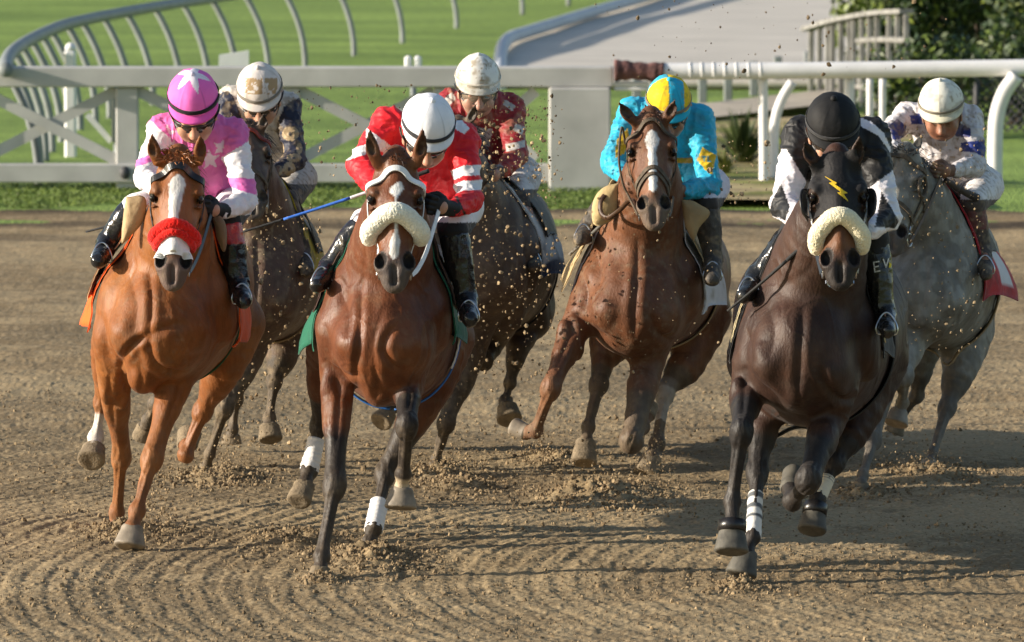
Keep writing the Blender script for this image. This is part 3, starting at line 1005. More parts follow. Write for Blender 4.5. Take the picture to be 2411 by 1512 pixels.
# ------------------------------------------------------------------ bushes
M['leaf'] = mat("shrub_leaves", (1, 1, 1), vcol=True, rough=.5, spec=.4, var=.3, vscale=4)
M['bark'] = mat("bark", (.09, .065, .045), rough=.9, var=.3, vscale=12, bump=.5, bscale=30)
def shrub(name, c, rx, ry, h, n, dark, lite, label, leaf=.06, cat="bush", group=None):
    root = empty(name, c)
    tag(root, label, cat, group)
    r = np.random.default_rng(abs(hash(label)) % 1 + int(abs(c[0]) * 977 + c[1] * 13))
    # clumps through the crown
    K = 26
    cl = r.normal(0, 1, (K, 3)); cl /= np.linalg.norm(cl, axis=1)[:, None]
    cl *= r.uniform(.35, 1, (K, 1)) ** .6
    cl = cl * (rx * .82, ry * .82, h * .44) + (0, 0, h * .54)
    k = r.integers(0, K, n)
    d = r.normal(0, 1, (n, 3)); d /= np.linalg.norm(d, axis=1)[:, None]
    R_ = r.uniform(.5, 1, (n, 1)) ** .4 * np.array((rx, ry, h * .55)) * .34
    p = cl[k] + d * R_
    p[:, 2] = np.maximum(p[:, 2], .03)
    nrm = d + r.normal(0, .6, (n, 3)); nrm /= np.linalg.norm(nrm, axis=1)[:, None]
    t = np.cross(nrm, r.normal(0, 1, (n, 3))); t /= np.linalg.norm(t, axis=1)[:, None]
    b = np.cross(nrm, t)
    L = leaf * r.uniform(.6, 1.3, (n, 1))
    V = np.stack([p - t * L, p + b * L * .42, p + t * L, p - b * L * .42], 1).reshape(-1, 3) + c
    Q = np.arange(4 * n).reshape(-1, 4)
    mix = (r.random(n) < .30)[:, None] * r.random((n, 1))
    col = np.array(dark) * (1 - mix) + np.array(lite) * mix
    mesh_np("foliage", V, Q, M['leaf'], root, np.repeat(col * r.uniform(.7, 1.3, (n, 1)), 4, 0), smooth=False)
    mb = MB()
    for q in range(5):
        e = cl[r.integers(0, K)]
        V, Q, T = tube_vq(crom([np.array((e[0] * .1, e[1] * .1, 0)) + c, np.array((e[0] * .4, e[1] * .4, h * .3)) + c, e * .9 + c], 4), np.linspace(.035, .012, 9), 6)
        mb.add(V, Q, T)
    mb.build("trunk", M['bark'], root)
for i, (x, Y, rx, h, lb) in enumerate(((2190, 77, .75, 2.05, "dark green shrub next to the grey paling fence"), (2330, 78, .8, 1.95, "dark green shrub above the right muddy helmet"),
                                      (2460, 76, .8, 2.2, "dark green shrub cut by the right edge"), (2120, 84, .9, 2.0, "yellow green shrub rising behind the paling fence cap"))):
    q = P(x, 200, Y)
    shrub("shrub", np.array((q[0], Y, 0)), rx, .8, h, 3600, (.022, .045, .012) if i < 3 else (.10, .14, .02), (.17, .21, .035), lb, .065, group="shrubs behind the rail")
for x, Y, lb in ((2170, 69.2, "low dark hedge plant below the rail between black helmet and muddy white helmet"), (2390, 72, "low hedge plant behind the bent white post")):
    q = P(x, 300, Y)
    shrub("hedge_plant", np.array((q[0], Y, 0)), .8, .5, 1.0, 1900, (.03, .055, .014), (.14, .19, .03), lb, .05, cat="hedge", group="low plants behind the rail")

def spiky(px, py, Y, h, n, label, col):
    c = Pz(px, py, .05); root = empty("spiky_plant", c)
    tag(root, label, "plant")
    mb = MB()
    for i in range(n):
        a = RNG.uniform(0, 6.28); e = RNG.uniform(.35, 1.45)
        d = np.array((math.cos(a) * math.cos(e), math.sin(a) * math.cos(e), math.sin(e)))
        l = h * RNG.uniform(.6, 1.05); w = norm(np.cross(d, (0, 0, 1))) * .012
        m_ = c + d * l * .5 + (0, 0, .02); t = c + d * l - np.array((0, 0, .12 * l * math.cos(e)))
        mb.add(np.array([c - w, c + w, m_ + w * 1.3, m_ - w * 1.3, t]), [(0, 1, 2, 3)], [(3, 2, 4)], np.array(col) * RNG.uniform(.6, 1.4))
    mb.build("leaves", M['leaf'], root, smooth=False, usecol=True)
    V, Q, T = tube_vq([c - (0, 0, .05), c + (0, 0, .12)], [.05, .03], 8)
    mesh_np("stem", V, [Q, T], M['bark'], root)
spiky(1748, 392, 66, .62, 170, "dark spiky plant growing beside the white post behind the turquoise rider", (.05, .075, .02))
spiky(1700, 418, 64, .30, 90, "small yellowish tuft on the soil right of the turquoise rider", (.17, .18, .05))
spiky(1850, 395, 68, .45, 120, "yellow green tuft by the bent white post left of the black helmet", (.16, .20, .045))
# =================================================================== horses
class Horse:
    def __init__(s, Y, h=.0078):
        s.Y = Y; s.h = h; s.ops = []; s.pts = []; s.paint = []; s.hooves = []; s.legs = {}; s.cr = []; s.bu = []
    def p(s, t): return P(t[0], t[1], s.Y + t[2])
    def r(s, px, dY=0): return px * (s.Y + dY) / F
    def row(s, t):
        a = s.p(t); r = s.r(t[3], t[2]); q = r * (t[4] / t[3] if len(t) > 4 else 1)
        s.pts.append((a, max(r, q)))
        return (*a, r, q)
    def chain(s, rows, k=.03, tg=0, sub=0, op='add'):
        R_ = [s.row(t) for t in rows]
        s.ops.append(('chain', R_, k, tg, sub, op)); return R_
    def ell(s, t, rx, ry, rd, k=.03, tg=None, op='add', rot=0.0):
        """rx, ry in photo pixels, rd depth in m, rot in the picture plane"""
        a = s.p(t); c, q = math.cos(R(rot)), math.sin(R(rot))
        ax = np.array(((c, 0, -q), (0, 1, 0), (q, 0, c)))
        s.pts.append((a, max(s.r(rx), s.r(ry), rd)) if op == 'add' else (a, 0))
        s.ops.append(('ell', a, (s.r(rx, t[2]), rd, s.r(ry, t[2])), ax, k, tg, op))
    def leg(s, name, top, K, Fk, C, S, hind=False, hoof=True, dirty=False, kup=.06, klow=.014, squash=1.0):
        """top: rows down to the elbow or gaskin; K knee/hock, Fk fetlock, C coronet, S middle of the sole"""
        sl_ = .93
        K = K[:3] + (K[3] * sl_,); Fk = Fk[:3] + (Fk[3] * sl_,); C = C[:3] + (C[3] * .97,); top = list(top[:-1]) + [top[-1][:3] + (top[-1][3] * .95,)]
        def mix(a, b, t, r): return tuple(a[i] + (b[i] - a[i]) * t for i in range(3)) + (r, r * 1.12)
        E = top[-1]
        rk, rf = K[3], Fk[3]
        up = list(top)
        s.chain([t[:4] for t in up] + [mix(E, K, .45, E[3] * .76 if not hind else E[3] * .72)], kup, 1, 3)
        s.chain([mix(E, K, .30, E[3] * .86), mix(E, K, .62, max(rk * .92, E[3] * .60)), mix(E, K, .86, rk * .86), K[:3] + (rk, rk * 1.1), mix(K, Fk, .10, rk * .92), mix(K, Fk, .24, rk * .62), mix(K, Fk, .55, rk * .53), mix(K, Fk, .82, rf * .70), Fk[:3] + (rf, rf * 1.15)], klow, 2, 2)
        s.chain([Fk[:3] + (rf * .96, rf * 1.05), mix(Fk, C, .55, rf * .74), C[:3] + (C[3] * .94,)], .010, 2, 2)
        if not hind:
            # knee bones and the tendon behind the cannon
            s.ell((K[0], K[1] - rk * .15, K[2] - s.r(rk * .55)), rk * .62, rk * .9, s.r(rk * .55), .012)
            s.chain([mix(K, Fk, .15, rk * .36)[:2] + (mix(K, Fk, .15, 1)[2] + s.r(rk * .55), rk * .36), mix(K, Fk, .85, 1)[:2] + (mix(K, Fk, .85, 1)[2] + s.r(rf * .55), rk * .34)], .010, 2)
        else:
            s.ell((K[0], K[1] - rk * .55, K[2] + s.r(rk * .75)), rk * .55, rk * .85, s.r(rk * .7), .014)
            s.chain([mix(E, K, .45, rk * .5)[:2] + (mix(E, K, .45, 1)[2] + s.r(E[3] * .6), rk * .5), (K[0], K[1] - rk * .6, K[2] + s.r(rk * .8), rk * .42)], .02, 2)
        for q in (-1, 1):
            s.cr.append((np.array([(K[0] + q * rk * .30, K[1] + rk * .5), ((K[0] + Fk[0]) / 2 + q * rk * .30, (K[1] + Fk[1]) / 2), (Fk[0] + q * rf * .45, Fk[1] - rf * .2)]), 2.6, .0045, 3.0))
            s.cr.append((np.array([(K[0] + q * rk * .75, K[1] - rk * 1.3), (K[0] + q * rk * .5, K[1] - rk * .5), (K[0] + q * rk * .70, K[1] + rk * .5)]), 3.0, .004, 3.0))
        s.legs[name] = dict(E=E, K=K, Fk=Fk, C=C, S=S)
        if hoof: s.hooves.append((C, S, dirty))
    def set_head(s, poll, muzzle, W, yaw=0.0, ratio=2.36, roll=0.0):
        W = s.r(W)
        a = s.p(poll); L = ratio * W
        b0 = s.p((muzzle[0], muzzle[1], poll[2]))
        lp = np.linalg.norm(b0 - a)
        dy = -math.sqrt(max(L * L - lp * lp, .10 ** 2)) if len(muzzle) < 3 else muzzle[2]
        b = s.p((muzzle[0], muzzle[1], poll[2] + dy))
        s.p0, s.L, s.W = a, np.linalg.norm(b - a), W
        s.et = norm(b - a)
        xh = np.array((math.cos(R(yaw)), math.sin(R(yaw)), math.sin(R(roll))))
        s.ex = norm(xh - s.et * np.dot(xh, s.et)); s.en = np.cross(s.et, s.ex)
    def H(s, x, t, n): return s.p0 + s.ex * x * s.W + s.et * t * s.L + s.en * n * s.W
    def hloc(s, V):
        q = V - s.p0
        return q @ s.ex / s.W, q @ s.et / s.L, q @ s.en / s.W
    def head(s, ears, jaw=1.0, nostril=1.0):
        W, H = s.W, s.H
        ax = np.array((s.ex, s.et, s.en))
        sec = [(-.045, .20, .20), (.02, .30, .27), (.10, .385, .33), (.20, .43, .37), (.30, .445, .41), (.38, .43, .42), (.48, .37, .38), (.60, .30, .29), (.70, .265, .235), (.79, .265, .215), (.87, .265, .20), (.93, .225, .17), (.975, .17, .12)]
        rows = []
        for t, rx, rn in sec:
            drop = 0.0 if t < .85 else (t - .85) * .9
            c = H(0, t, -rn - drop)
            rows.append((*c, rx * W, rn * W)); s.pts.append((c, rx * W))
        s.ops.append(('chain', rows, .02, 3, 3, 'add', s.ex))
        def ell(x, t, n, r, k=.015, tg=None, op='add', axes=ax): s.ops.append(('ell', H(x, t, n), tuple(q * W for q in r), axes, k, tg, op))
        def seg(a, b, ra, rb, k=.015, tg=None, op='add'): s.ops.append(('chain', [(*H(*a), ra * W, ra * W), (*H(*b), rb * W, rb * W)], k, tg, 0, op))
        for q in (-1, 1):
            ell(q * .20, .35, -.62, (.17, .30, .27), .03)                      # cheek
            seg((q * .17, .46, -.74), (q * .10, .84, -.42), .13, .09, .03)      # jaw bone
            ell(q * .365, .235, -.20, (.10, .17, .12), .025)                    # brow
            seg((q * .37, .40, -.30), (q * .25, .60, -.17), .045, .03, .03)     # facial crest
            ell(q * .30, .12, -.06, (.10, .14, .07), .05, None, 'sub')          # temple hollow
            ell(q * .47, .42, -.18, (.09, .14, .10), .04, None, 'sub')          # hollow under the eye
            ell(q * .425, .315, -.16, (.075, .075, .09), .03, None, 'sub')      # socket
            ell(q * .418, .312, -.205, (.062, .060, .080), .006, 5)             # eyeball
            seg((q * .355, .268, -.10), (q * .462, .266, -.28), .048, .040, .016)  # upper lid
            seg((q * .375, .375, -.13), (q * .440, .362, -.28), .030, .026, .012)  # lower lid
            # nostril: flared rim then the opening
            ell(q * .205 * nostril, .805, -.15, (.135, .18, .145), .02, 4)
            ell(q * .220 * nostril, .80, -.045, (.092, .142, .16), .010, 6, 'sub')
            # ears
            b, tip = ears[0 if q < 0 else 1]
            b, tip = s.p(b), s.p(tip)
            u = norm(tip - b); lat = norm(np.cross(u, s.en) if q < 0 else np.cross(u, s.en))
            Le = np.linalg.norm(tip - b)
            er = []
            for f, rx in ((-.12, .10), (.12, .108), (.36, .122), (.62, .094), (.84, .048), (1.03, .008)):
                c = b + u * Le * f + s.ex * q * .03 * W * math.sin(f * 3)
                er.append((*c, rx * W, rx * W * .62)); s.pts.append((c, .03))
            s.ops.append(('chain', er, .02, 7, 3, 'add', lat))
            hr = []
            for f, rx in ((.18, .05), (.38, .072), (.62, .052), (.86, .016)):
                c = b + u * Le * f + s.en * .072 * W + s.ex * q * .03 * W * math.sin(f * 3) + s.ex * q * .022 * W
                hr.append((*c, rx * W, rx * W * .85))
            s.ops.append(('chain', hr, .010, 8, 3, 'sub', lat))
        ell(0, .925, -.44, (.15, .10, .11), .03)                                 # chin
        seg((-.20, .905, -.335), (.20, .905, -.335), .022, .022, .012, 6, 'sub') # mouth line
        seg((0, .86, -.05), (0, .96, -.16), .03, .03, .03, None, 'sub')          # groove between the nostrils
        seg((0, .35, .00), (0, .70, .012), .06, .05, .05)                        # nasal bone
    def crease(s, pts, w=7, depth=.012, ymax=.75): s.cr.append((np.array(pts, float), w, depth, ymax))
    def bulge(s, x, y, r, h=.010, ymax=.75): s.bu.append((x, y, r, h, ymax))
    def relief(s, V, Q, tg):
        """muscle partings and bellies pressed into the skin along measured lines"""
        if not (s.cr or s.bu): return V
        N = vnormals(V, Q)
        x, y = PX(V)
        face = sstep(.05, .45, -N[:, 1]) * (tg <= 2)
        D = np.zeros(len(V))
        for pl, w, dp, ym in s.cr:
            g = crom(pl, 8)
            best = np.full(len(V), 1e9); tb = np.zeros(len(V))
            m = (x > g[:, 0].min() - 6 * w) & (x < g[:, 0].max() + 6 * w) & (y > g[:, 1].min() - 6 * w) & (y < g[:, 1].max() + 6 * w)
            xi, yi = x[m], y[m]; bi = best[m]; ti = tb[m]
            for i in range(len(g) - 1):
                a, b = g[i], g[i + 1]; u = b - a; L = max(u @ u, 1e-9)
                t = np.clip(((xi - a[0]) * u[0] + (yi - a[1]) * u[1]) / L, 0, 1)
                d = np.hypot(xi - a[0] - t * u[0], yi - a[1] - t * u[1])
                q = d < bi
                bi = np.where(q, d, bi); ti = np.where(q, (i + t) / (len(g) - 1), ti)
            best[m] = bi; tb[m] = ti
            fade = np.sin(np.clip(tb, 0, 1) * np.pi) ** .5
            near = (V[:, 1] < s.Y + ym)
            D += near * fade * dp * (-np.exp(-(best / w) ** 1.25) + .55 * np.exp(-((best - 2.6 * w) / (1.5 * w)) ** 2))
        for bx, by, r, hh, ym in s.bu:
            D += (V[:, 1] < s.Y + ym) * hh * np.exp(-((x - bx) ** 2 + (y - by) ** 2) / r ** 2)
        return V + N * (D * face)[:, None]
    def build(s, root, coat_fn, name="body"):
        lo = np.min([a - r for a, r in s.pts], 0) - .05; hi = np.max([a + r for a, r in s.pts], 0) + .05
        f = Field(lo, hi, s.h); s.f = f
        for o in s.ops:
            if o[0] == 'chain': f.chain(o[1], o[2], o[3], o[6] if len(o) > 6 else (1, 0, 0), o[4], o[5])
            else: f.ell(o[1], o[2], o[3], o[4], o[5], o[6])
        V, Q, tg = f.mesh(1)
        s.V, s.Q, s.tg = V, Q, tg
        V = s.relief(V, Q, tg)
        N = vnormals(V, Q)
        # soft muscle and skin relief
        body = ~np.isin(tg, (3, 4, 5, 6, 7, 8))
        rg = 1 - np.abs(2 * vnoise(V * (1, .8, .55), 7.5, 6) - 1)
        tr = (tg == 0) * 1.0
        V = V + N * ((fbm(V * (1, .7, .6), 13, 5, 2) - .5) * .010 * body - .003 * sstep(.80, 1.0, rg) * tr - .003 * sstep(.8, 1, rg) * (tg == 1) + .0030 * sstep(.90, 1.0, 1 - np.abs(2 * vnoise(V * (1, 1, .6), 10, 61) - 1)) * sstep(.45, .6, vnoise(V, 4, 62)) * (tg <= 2))[:, None]
        s.N = N
        c = coat_fn(s, V, tg, N)
        s.body = mesh_np(name, V, Q, M['coat'], root, c)
        s.root = root
        for C, S, dirty in s.hooves:
            s.make_hoof(C, S, dirty)
        return f
    def make_hoof(s, C, S, dirty=False):
        a, b = s.p(C), s.p(S); ra, rb = s.r(C[3], C[2]), s.r(S[3], S[2])
        u = norm(b - a); L = np.linalg.norm(b - a)
        v = norm(np.array((1, 0, 0)) - u * u[0]); w = np.cross(u, v)
        n = 28
        an = np.linspace(0, 2 * np.pi, n, endpoint=False)
        prof = [(-.10, .90), (0, 1.03), (.06, 1.04), (.12, .99), (.35, 1.0), (.62, 1.0), (.84, 1.0), (.93, .985), (.985, .93), (1.02, .80), (1.02, .58), (1.0, .2)]
        V = []
        for t, m in prof:
            rr = (ra + (rb - ra) * min(max(t, 0), 1)) * m
            for q in an:
                fl = 1.0 + .06 * math.cos(q * 2)
                heel = 1 - .16 * max(0, math.sin(q)) ** 2
                V.append(a + u * L * t + v * math.cos(q) * rr * fl + w * math.sin(q) * rr * heel)
        V = np.array(V)
        V = V + (vnoise(V, 60, 3)[:, None] - .5) * .003
        m = len(prof)
        i = np.arange(m - 1)[:, None] * n; j = np.arange(n)[None, :]; k = (j + 1) % n
        Q = np.stack([i + j, i + k, i + n + k, i + n + j], -1).reshape(-1, 4)
        T = [((m - 1) * n + q, (m - 1) * n + (q + 1) % n, m * n) for q in range(n)]
        V = np.concatenate([V, [a + u * L * .995]])
        # outward facing
        if np.dot(np.cross(V[Q[60, 1]] - V[Q[60, 0]], V[Q[60, 3]] - V[Q[60, 0]]), V[Q[60, 0]] - (a + u * L * .3)) < 0:
            Q = Q[:, ::-1]; T = [t[::-1] for t in T]
        mesh_np("hoof", V, [Q, np.array(T)], (s.hoofm if getattr(s, 'hoofm', None) else M['hoof_dirty'] if dirty else M['hoof']), s.root)
    # ------------------------------------------------ tack
    def ring(s, t0, t1, p0=-95, p1=95, n=40, off=.004, n0=-.36, pw=2.0):
        """path round the face: t0 at the front, t1 at the sides"""
        ph = np.radians(np.linspace(p0, p1, n))
        t = t0 + (t1 - t0) * (np.abs(np.sin(np.clip(ph, -np.pi / 2, np.pi / 2))) ** pw)
        O = np.array([s.H(0, a, n0) for a in t])
        D = np.cos(ph)[:, None] * s.en + np.sin(ph)[:, None] * s.ex
        X = s.f.snap(O, D, s.W * .85, off, .002)
        for _ in range(3):
            X[1:-1] = .5 * X[1:-1] + .25 * (X[:-2] + X[2:])
        return X, D
    def side(s, q, pts, off=.005, n=24):
        """path down the side of the face through (t, phi) pairs"""
        g = crom(np.array(pts, float), max(2, n // len(pts)))
        ph = np.radians(g[:, 1]) * q
        O = np.array([s.H(0, a, -.36) for a in g[:, 0]])
        D = np.cos(ph)[:, None] * s.en + np.sin(ph)[:, None] * s.ex
        X = s.f.snap(O, D, s.W * .9, off, .002)
        for _ in range(2):
            X[1:-1] = .5 * X[1:-1] + .25 * (X[:-2] + X[2:])
        return X, D
    def strap(s, name, path, width, m, parent, thick=.004):
        V, Q = ribbon_vq(path[0], path[1], width, thick)
        return mesh_np(name, V, Q, m, parent, smooth=False)
    def bridle(s, m, brow=(.06, .15), width=.022, nose=None, nose2=None, m2=None, cheek=True, mb=None, throat=True, brow_w=None):
        mb_ = MB()
        for q in (-1, 1):
            mb_.add(*ribbon_vq(*s.side(q, [(.02, 128), (.10, 112), (.16, 101)], .006, 12), width * .8, .004))
        root = mb_.build("bridle", m, s.root, smooth=False)   # headpiece behind the ears
        s.br = root
        if brow: s.strap("browband", s.ring(brow[0], brow[1], -98, 98, 44, .007), brow_w or width, mb or m, root, .006)
        if cheek:
            for q in (-1, 1):
                s.strap("cheek_strap", s.side(q, [(.13, 98), (.30, 100), (.48, 98), (.66, 96), (.82, 96)], .006), width * .95, m2 or m, root)
        if throat:
            s.strap("throat_strap", s.ring(.12, .42, 100, 260, 30, .006), width * .6, m, root)
        if nose: s.strap("noseband", s.ring(nose[0], nose[1], -118, 118, 44, .006), width, m2 or m, root, .005)
        if nose2: s.strap("noseband", s.ring(nose2[0], nose2[1], -118, 118, 44, .006), width * .8, m2 or m, root, .005)
        for q in (-1, 1):
            c = s.side(q, [(.83, 98), (.86, 98)], .012, 4)[0][0]
            an = np.linspace(0, 2 * np.pi, 17)
            pp = np.array([c + s.et * .032 * math.cos(x) + s.en * .032 * math.sin(x) for x in an])
            V, Q, T = tube_vq(pp, .0045, 6)
            mesh_np("bit_ring", V, [Q, T], M['metal'], root)
            c2 = s.side(q, [(.70, 98), (.74, 98)], .008, 4)
            V, Q = ribbon_vq(c2[0], c2[1], width * 1.1, .007)
            mesh_np("buckle", V, Q, M['metal'], root, smooth=False)
    def bit(s, q): return s.side(q, [(.85, 98), (.87, 98)], .016, 4)[0][0]
    def roll(s, t0, t1, r, m, p0=-100, p1=100, name="sheepskin_roll", squash=1.0, off=.6):
        r = s.r(r)
        X, D = s.ring(t0, t1, p0, p1, 60, .004)
        X = X + D * r * off
        for _ in range(6): X[1:-1] = .5 * X[1:-1] + .25 * (X[:-2] + X[2:])
        rr = r * (1 - .25 * np.abs(np.linspace(-1, 1, 60)) ** 6)
        rr[0] *= .75; rr[-1] *= .75
        V, Q, T = tube_vq(X, rr, 56, True, s.et)
        Xf = crom(X, 4)
        V, Q, T = tube_vq(Xf, np.interp(np.linspace(0, 1, len(Xf)), np.linspace(0, 1, 60), rr), 64, True, s.et)
        N = V[:-2].reshape(len(Xf), 64, 3) - Xf[:, None, :]
        N = (N / np.linalg.norm(N, axis=2, keepdims=True)).reshape(-1, 3)
        n = (fbm(V[:-2], 60, 9, 2) - .5) * .003 + (vnoise(V[:-2] * (1, 1, .5), 190, 5) - .5) * .0035
        V[:-2] += N * n[:, None]
        return mesh_np(name, V, [Q, T], m, s.root)
    def forelock(s, n, length, color, spread=.16, lift=.5, side=0.0, name="forelock"):
        mb = MB()
        r = np.random.default_rng(int(s.Y * 100) + n)
        for _ in range(n):
            x = r.normal(0, spread); t = r.uniform(-.05, .05)
            a = s.H(x, t, -.10 - abs(x) * .15)
            d = s.en * r.uniform(.1, .5) + s.et * r.uniform(-.7, .75) * lift + s.ex * (x * 1.6 + side + r.normal(0, .25)) - s.et * lift * .3
            d = norm(d); l = length * r.uniform(.5, 1.1)
            b = a + d * l * .5 + s.en * .01; c = a + d * l + s.et * l * .55 * r.random()
            w = norm(np.cross(d, s.en + r.normal(0, .3, 3))) * .004
            q = crom(np.array([a, b, c]), 3)
            wd = np.linspace(1, .15, len(q))[:, None]
            V = np.concatenate([q - w * wd, q + w * wd])
            k = len(q)
            mb.add(V, [(i, i + 1, k + i + 1, k + i) for i in range(k - 1)], None, np.array(color) * r.uniform(.6, 1.5))
        return mb.build(name, M['hair'], s.root, True, True)
    def mane(s, path, n, length, color, side=1):
        """hair along the crest; path of photo points with depth"""
        mb = MB(); r = np.random.default_rng(n)
        g = crom(np.array([s.p(t) for t in path]), 12)
        for _ in range(n):
            a = g[r.integers(0, len(g))] + r.normal(0, .008, 3)
            d = np.array((side * r.uniform(.2, 1), r.uniform(-.1, .7), r.uniform(-.5, .5)))
            l = length * r.uniform(.5, 1.1); d = norm(d)
            q = crom(np.array([a, a + d * l * .5 + (0, 0, .02), a + d * l - (0, 0, l * .35)]), 3)
            w = np.array((0, .3, .8)) * .0045
            wd = np.linspace(1, .15, len(q))[:, None]
            k = len(q)
            mb.add(np.concatenate([q - w * wd, q + w * wd]), [(i, i + 1, k + i + 1, k + i) for i in range(k - 1)], None, np.array(color) * r.uniform(.6, 1.5))
        return mb.build("mane", M['hair'], s.root, True, True)
    def tail(s, at, color):
        mb = MB(); r = np.random.default_rng(5)
        a0 = s.p(at)
        for _ in range(150):
            o = a0 + r.normal(0, .018, 3)
            l = r.uniform(.4, .7); sd = r.normal(0, .03)
            q = crom(np.array([o, o + (sd * .3, .16, .02), o + (sd, .18 + l * .45, -.10 - l * .2), o + (sd * 1.8, .18 + l * .75, -.2 - l * .5)]), 4)
            w = np.array((1, 0, .3)) * .006; wd = np.linspace(1, .2, len(q))[:, None]; k = len(q)
            mb.add(np.concatenate([q - w * wd, q + w * wd]), [(i, i + 1, k + i + 1, k + i) for i in range(k - 1)], None, np.array(color) * r.uniform(.6, 1.5))
        mb.build("tail", M['hair'], s.root, True, True)
    def torso_axis(s, dY):
        rows = np.array(s.tor)
        g = crom(np.array([s.row(t)[:3] for t in s.tor]), 8)
        return np.array([np.interp(s.Y + dY, g[:, 1], g[:, i]) for i in range(3)])
    def drape(s, name, d0, d1, phis, colfn, off=.012, mtl='fabric', n=(26, 60), flare=0.0, slant=0.0, thick=.006, parent=None, wav=.012):
        """cloth lying over the back: depth range d0..d1, phis in degrees from the top (negative = picture left)"""
        u = np.linspace(0, 1, n[0]); ph = np.radians(np.linspace(phis[0], phis[1], n[1]))
        V = []; UV = []
        for a in u:
            dd = d0 + (d1 - d0) * a
            O = np.repeat(s.torso_axis(dd)[None], n[1], 0)
            O[:, 1] += slant * np.abs(np.sin(ph))
            D = np.stack([np.sin(ph), np.zeros_like(ph), np.cos(ph)], 1)
            X = s.f.snap(O, D, .62, off, .004)
            e = np.clip((np.abs(ph) - 1.0) / .9, 0, 1)
            fl_ = np.where(ph < 0, flare[0], flare[1]) if isinstance(flare, tuple) else flare
            X = X + D * (e * fl_ * (.15 + 1.3 * a))[:, None] + D * ((vnoise(X, 9, 3) - .5) * wav * (.3 + e))[:, None]
            V.append(X); UV.append(np.stack([np.full(n[1], a), np.degrees(ph)], 1))
        G = np.array(V)
        for _ in range(3):
            G[1:-1, 1:-1] = .5 * G[1:-1, 1:-1] + .125 * (G[:-2, 1:-1] + G[2:, 1:-1] + G[1:-1, :-2] + G[1:-1, 2:])
        V = G.reshape(-1, 3); UV = np.concatenate(UV)
        A, B = n
        i = np.arange(A - 1)[:, None] * B; j = np.arange(B - 1)[None, :]
        Q = np.stack([i + j, i + j + 1, i + B + j + 1, i + B + j], -1).reshape(-1, 4)
        N = vnormals(V, Q)
        c0 = np.array([s.torso_axis(d0 + (d1 - d0) * a) for a in u]).repeat(B, 0)
        if np.mean(np.sum(N * (V - c0), 1)) < 0: N = -N; Q = Q[:, ::-1]
        W = V - N * thick
        e = A * B
        rim = [list(range(B)), [(A - 1) * B + q for q in range(B)], [q * B for q in range(A)], [q * B + B - 1 for q in range(A)]]
        S = []
        for rr in rim:
            for x, y in zip(rr[:-1], rr[1:]): S.append((x, y, y + e, x + e))
        VV = np.concatenate([V, W])
        c = colfn(np.concatenate([UV, UV]), VV)
        return mesh_np(name, VV, [Q, Q[:, ::-1] + e, np.array(S)], M[mtl], parent or s.root, c)
    def girth(s, dY, width, m, off=.008, name="girth", slant=0.0, p0=-180, p1=180):
        ph = np.radians(np.linspace(p0, p1, 90))
        O = np.repeat(s.torso_axis(dY)[None], 90, 0)
        O[:, 1] += slant * np.cos(ph)
        D = np.stack([np.sin(ph), np.zeros_like(ph), np.cos(ph)], 1)
        X = s.f.snap(O, D, .62, off, .004)
        for _ in range(4):
            X = .5 * X + .25 * (np.roll(X, 1, 0) + np.roll(X, -1, 0)) if p1 - p0 >= 360 else np.concatenate([X[:1], .5 * X[1:-1] + .25 * (X[:-2] + X[2:]), X[-1:]])
        V, Q = ribbon_vq(X, D, width, .008)
        return mesh_np(name, V, Q, m, s.root, smooth=True)
    def wrap(s, leg, f0, f1, r, colfn, name="leg_wrap", seg='KF', grow=1.0):
        g = s.legs[leg]
        a, b = (g['K'], g['Fk']) if seg == 'KF' else (g['Fk'], g['C'])
        pts = []
        for t in np.linspace(f0, f1, 30):
            pts.append(tuple(a[i] + (b[i] - a[i]) * t for i in range(3)))
        X = np.array([s.p(t) for t in pts])
        u = np.linspace(0, 1, 30)
        rr = s.r(r) * (1 + (grow - 1) * u) * (1 + .03 * np.sin(u * 40))
        rr[0] *= .93; rr[-1] *= .93
        X = X + np.array((0, .006, 0))
        V, Q, T = tube_vq(X, rr, 20, True, (1, 0, 0), 1.15)
        uu = np.concatenate([np.repeat(u, 20), [0, 1]])
        V[:-2] += (vnoise(V[:-2], 50, 8)[:, None] - .5) * .004
        return mesh_np(name, V, [Q, T], M['fabric'], s.root, colfn(uu, V))

def plate(name, poly, Y, parent, m, col=None, thick=.02, bulge=.02, lean=0.0):
    """a padded flap with its own thickness, outline measured in the photograph"""
    g = crom(np.array(list(poly) + [poly[0]], float), 5)[:-1]
    c = g.mean(0); n = len(g); V = []
    for sgn in (1, -1):
        for k, f in enumerate((1.0, .93, .7, .35)):
            q = c + (g - c) * f
            off = (thick / 2 * (0, .8, 1, 1)[k] + (bulge * (1 - f ** 2) if sgn > 0 else 0)) * -sgn
            V += [P(a, b, Y + off + lean * (b - c[1]) / 100) for a, b in q]
    Q = []
    for sd in (0, 1):
        for k in range(3):
            for i in range(n):
                a, b = sd * 4 * n + k * n + i, sd * 4 * n + k * n + (i + 1) % n
                f = (a, b, b + n, a + n)
                Q.append(f if sd == 0 else f[::-1])
    T = []
    for sd in (0, 1):
        o = sd * 4 * n + 3 * n
        V.append(np.mean(V[o:o + n], 0)); ci = len(V) - 1
        for i in range(n):
            f = (o + i, o + (i + 1) % n, ci)
            T.append(f if sd == 0 else f[::-1])
    for i in range(n): Q.append((i, 4 * n + i, 4 * n + (i + 1) % n, (i + 1) % n))
    V = np.array(V); V += (fbm(V, 14, 5, 2)[:, None] - .5) * .012
    return mesh_np(name, V, [np.array(Q), np.array(T)], M[m], parent, None if col is None else np.tile(col, (len(V), 1)) * (.85 + .3 * fbm(V, 20, 3))[:, None])

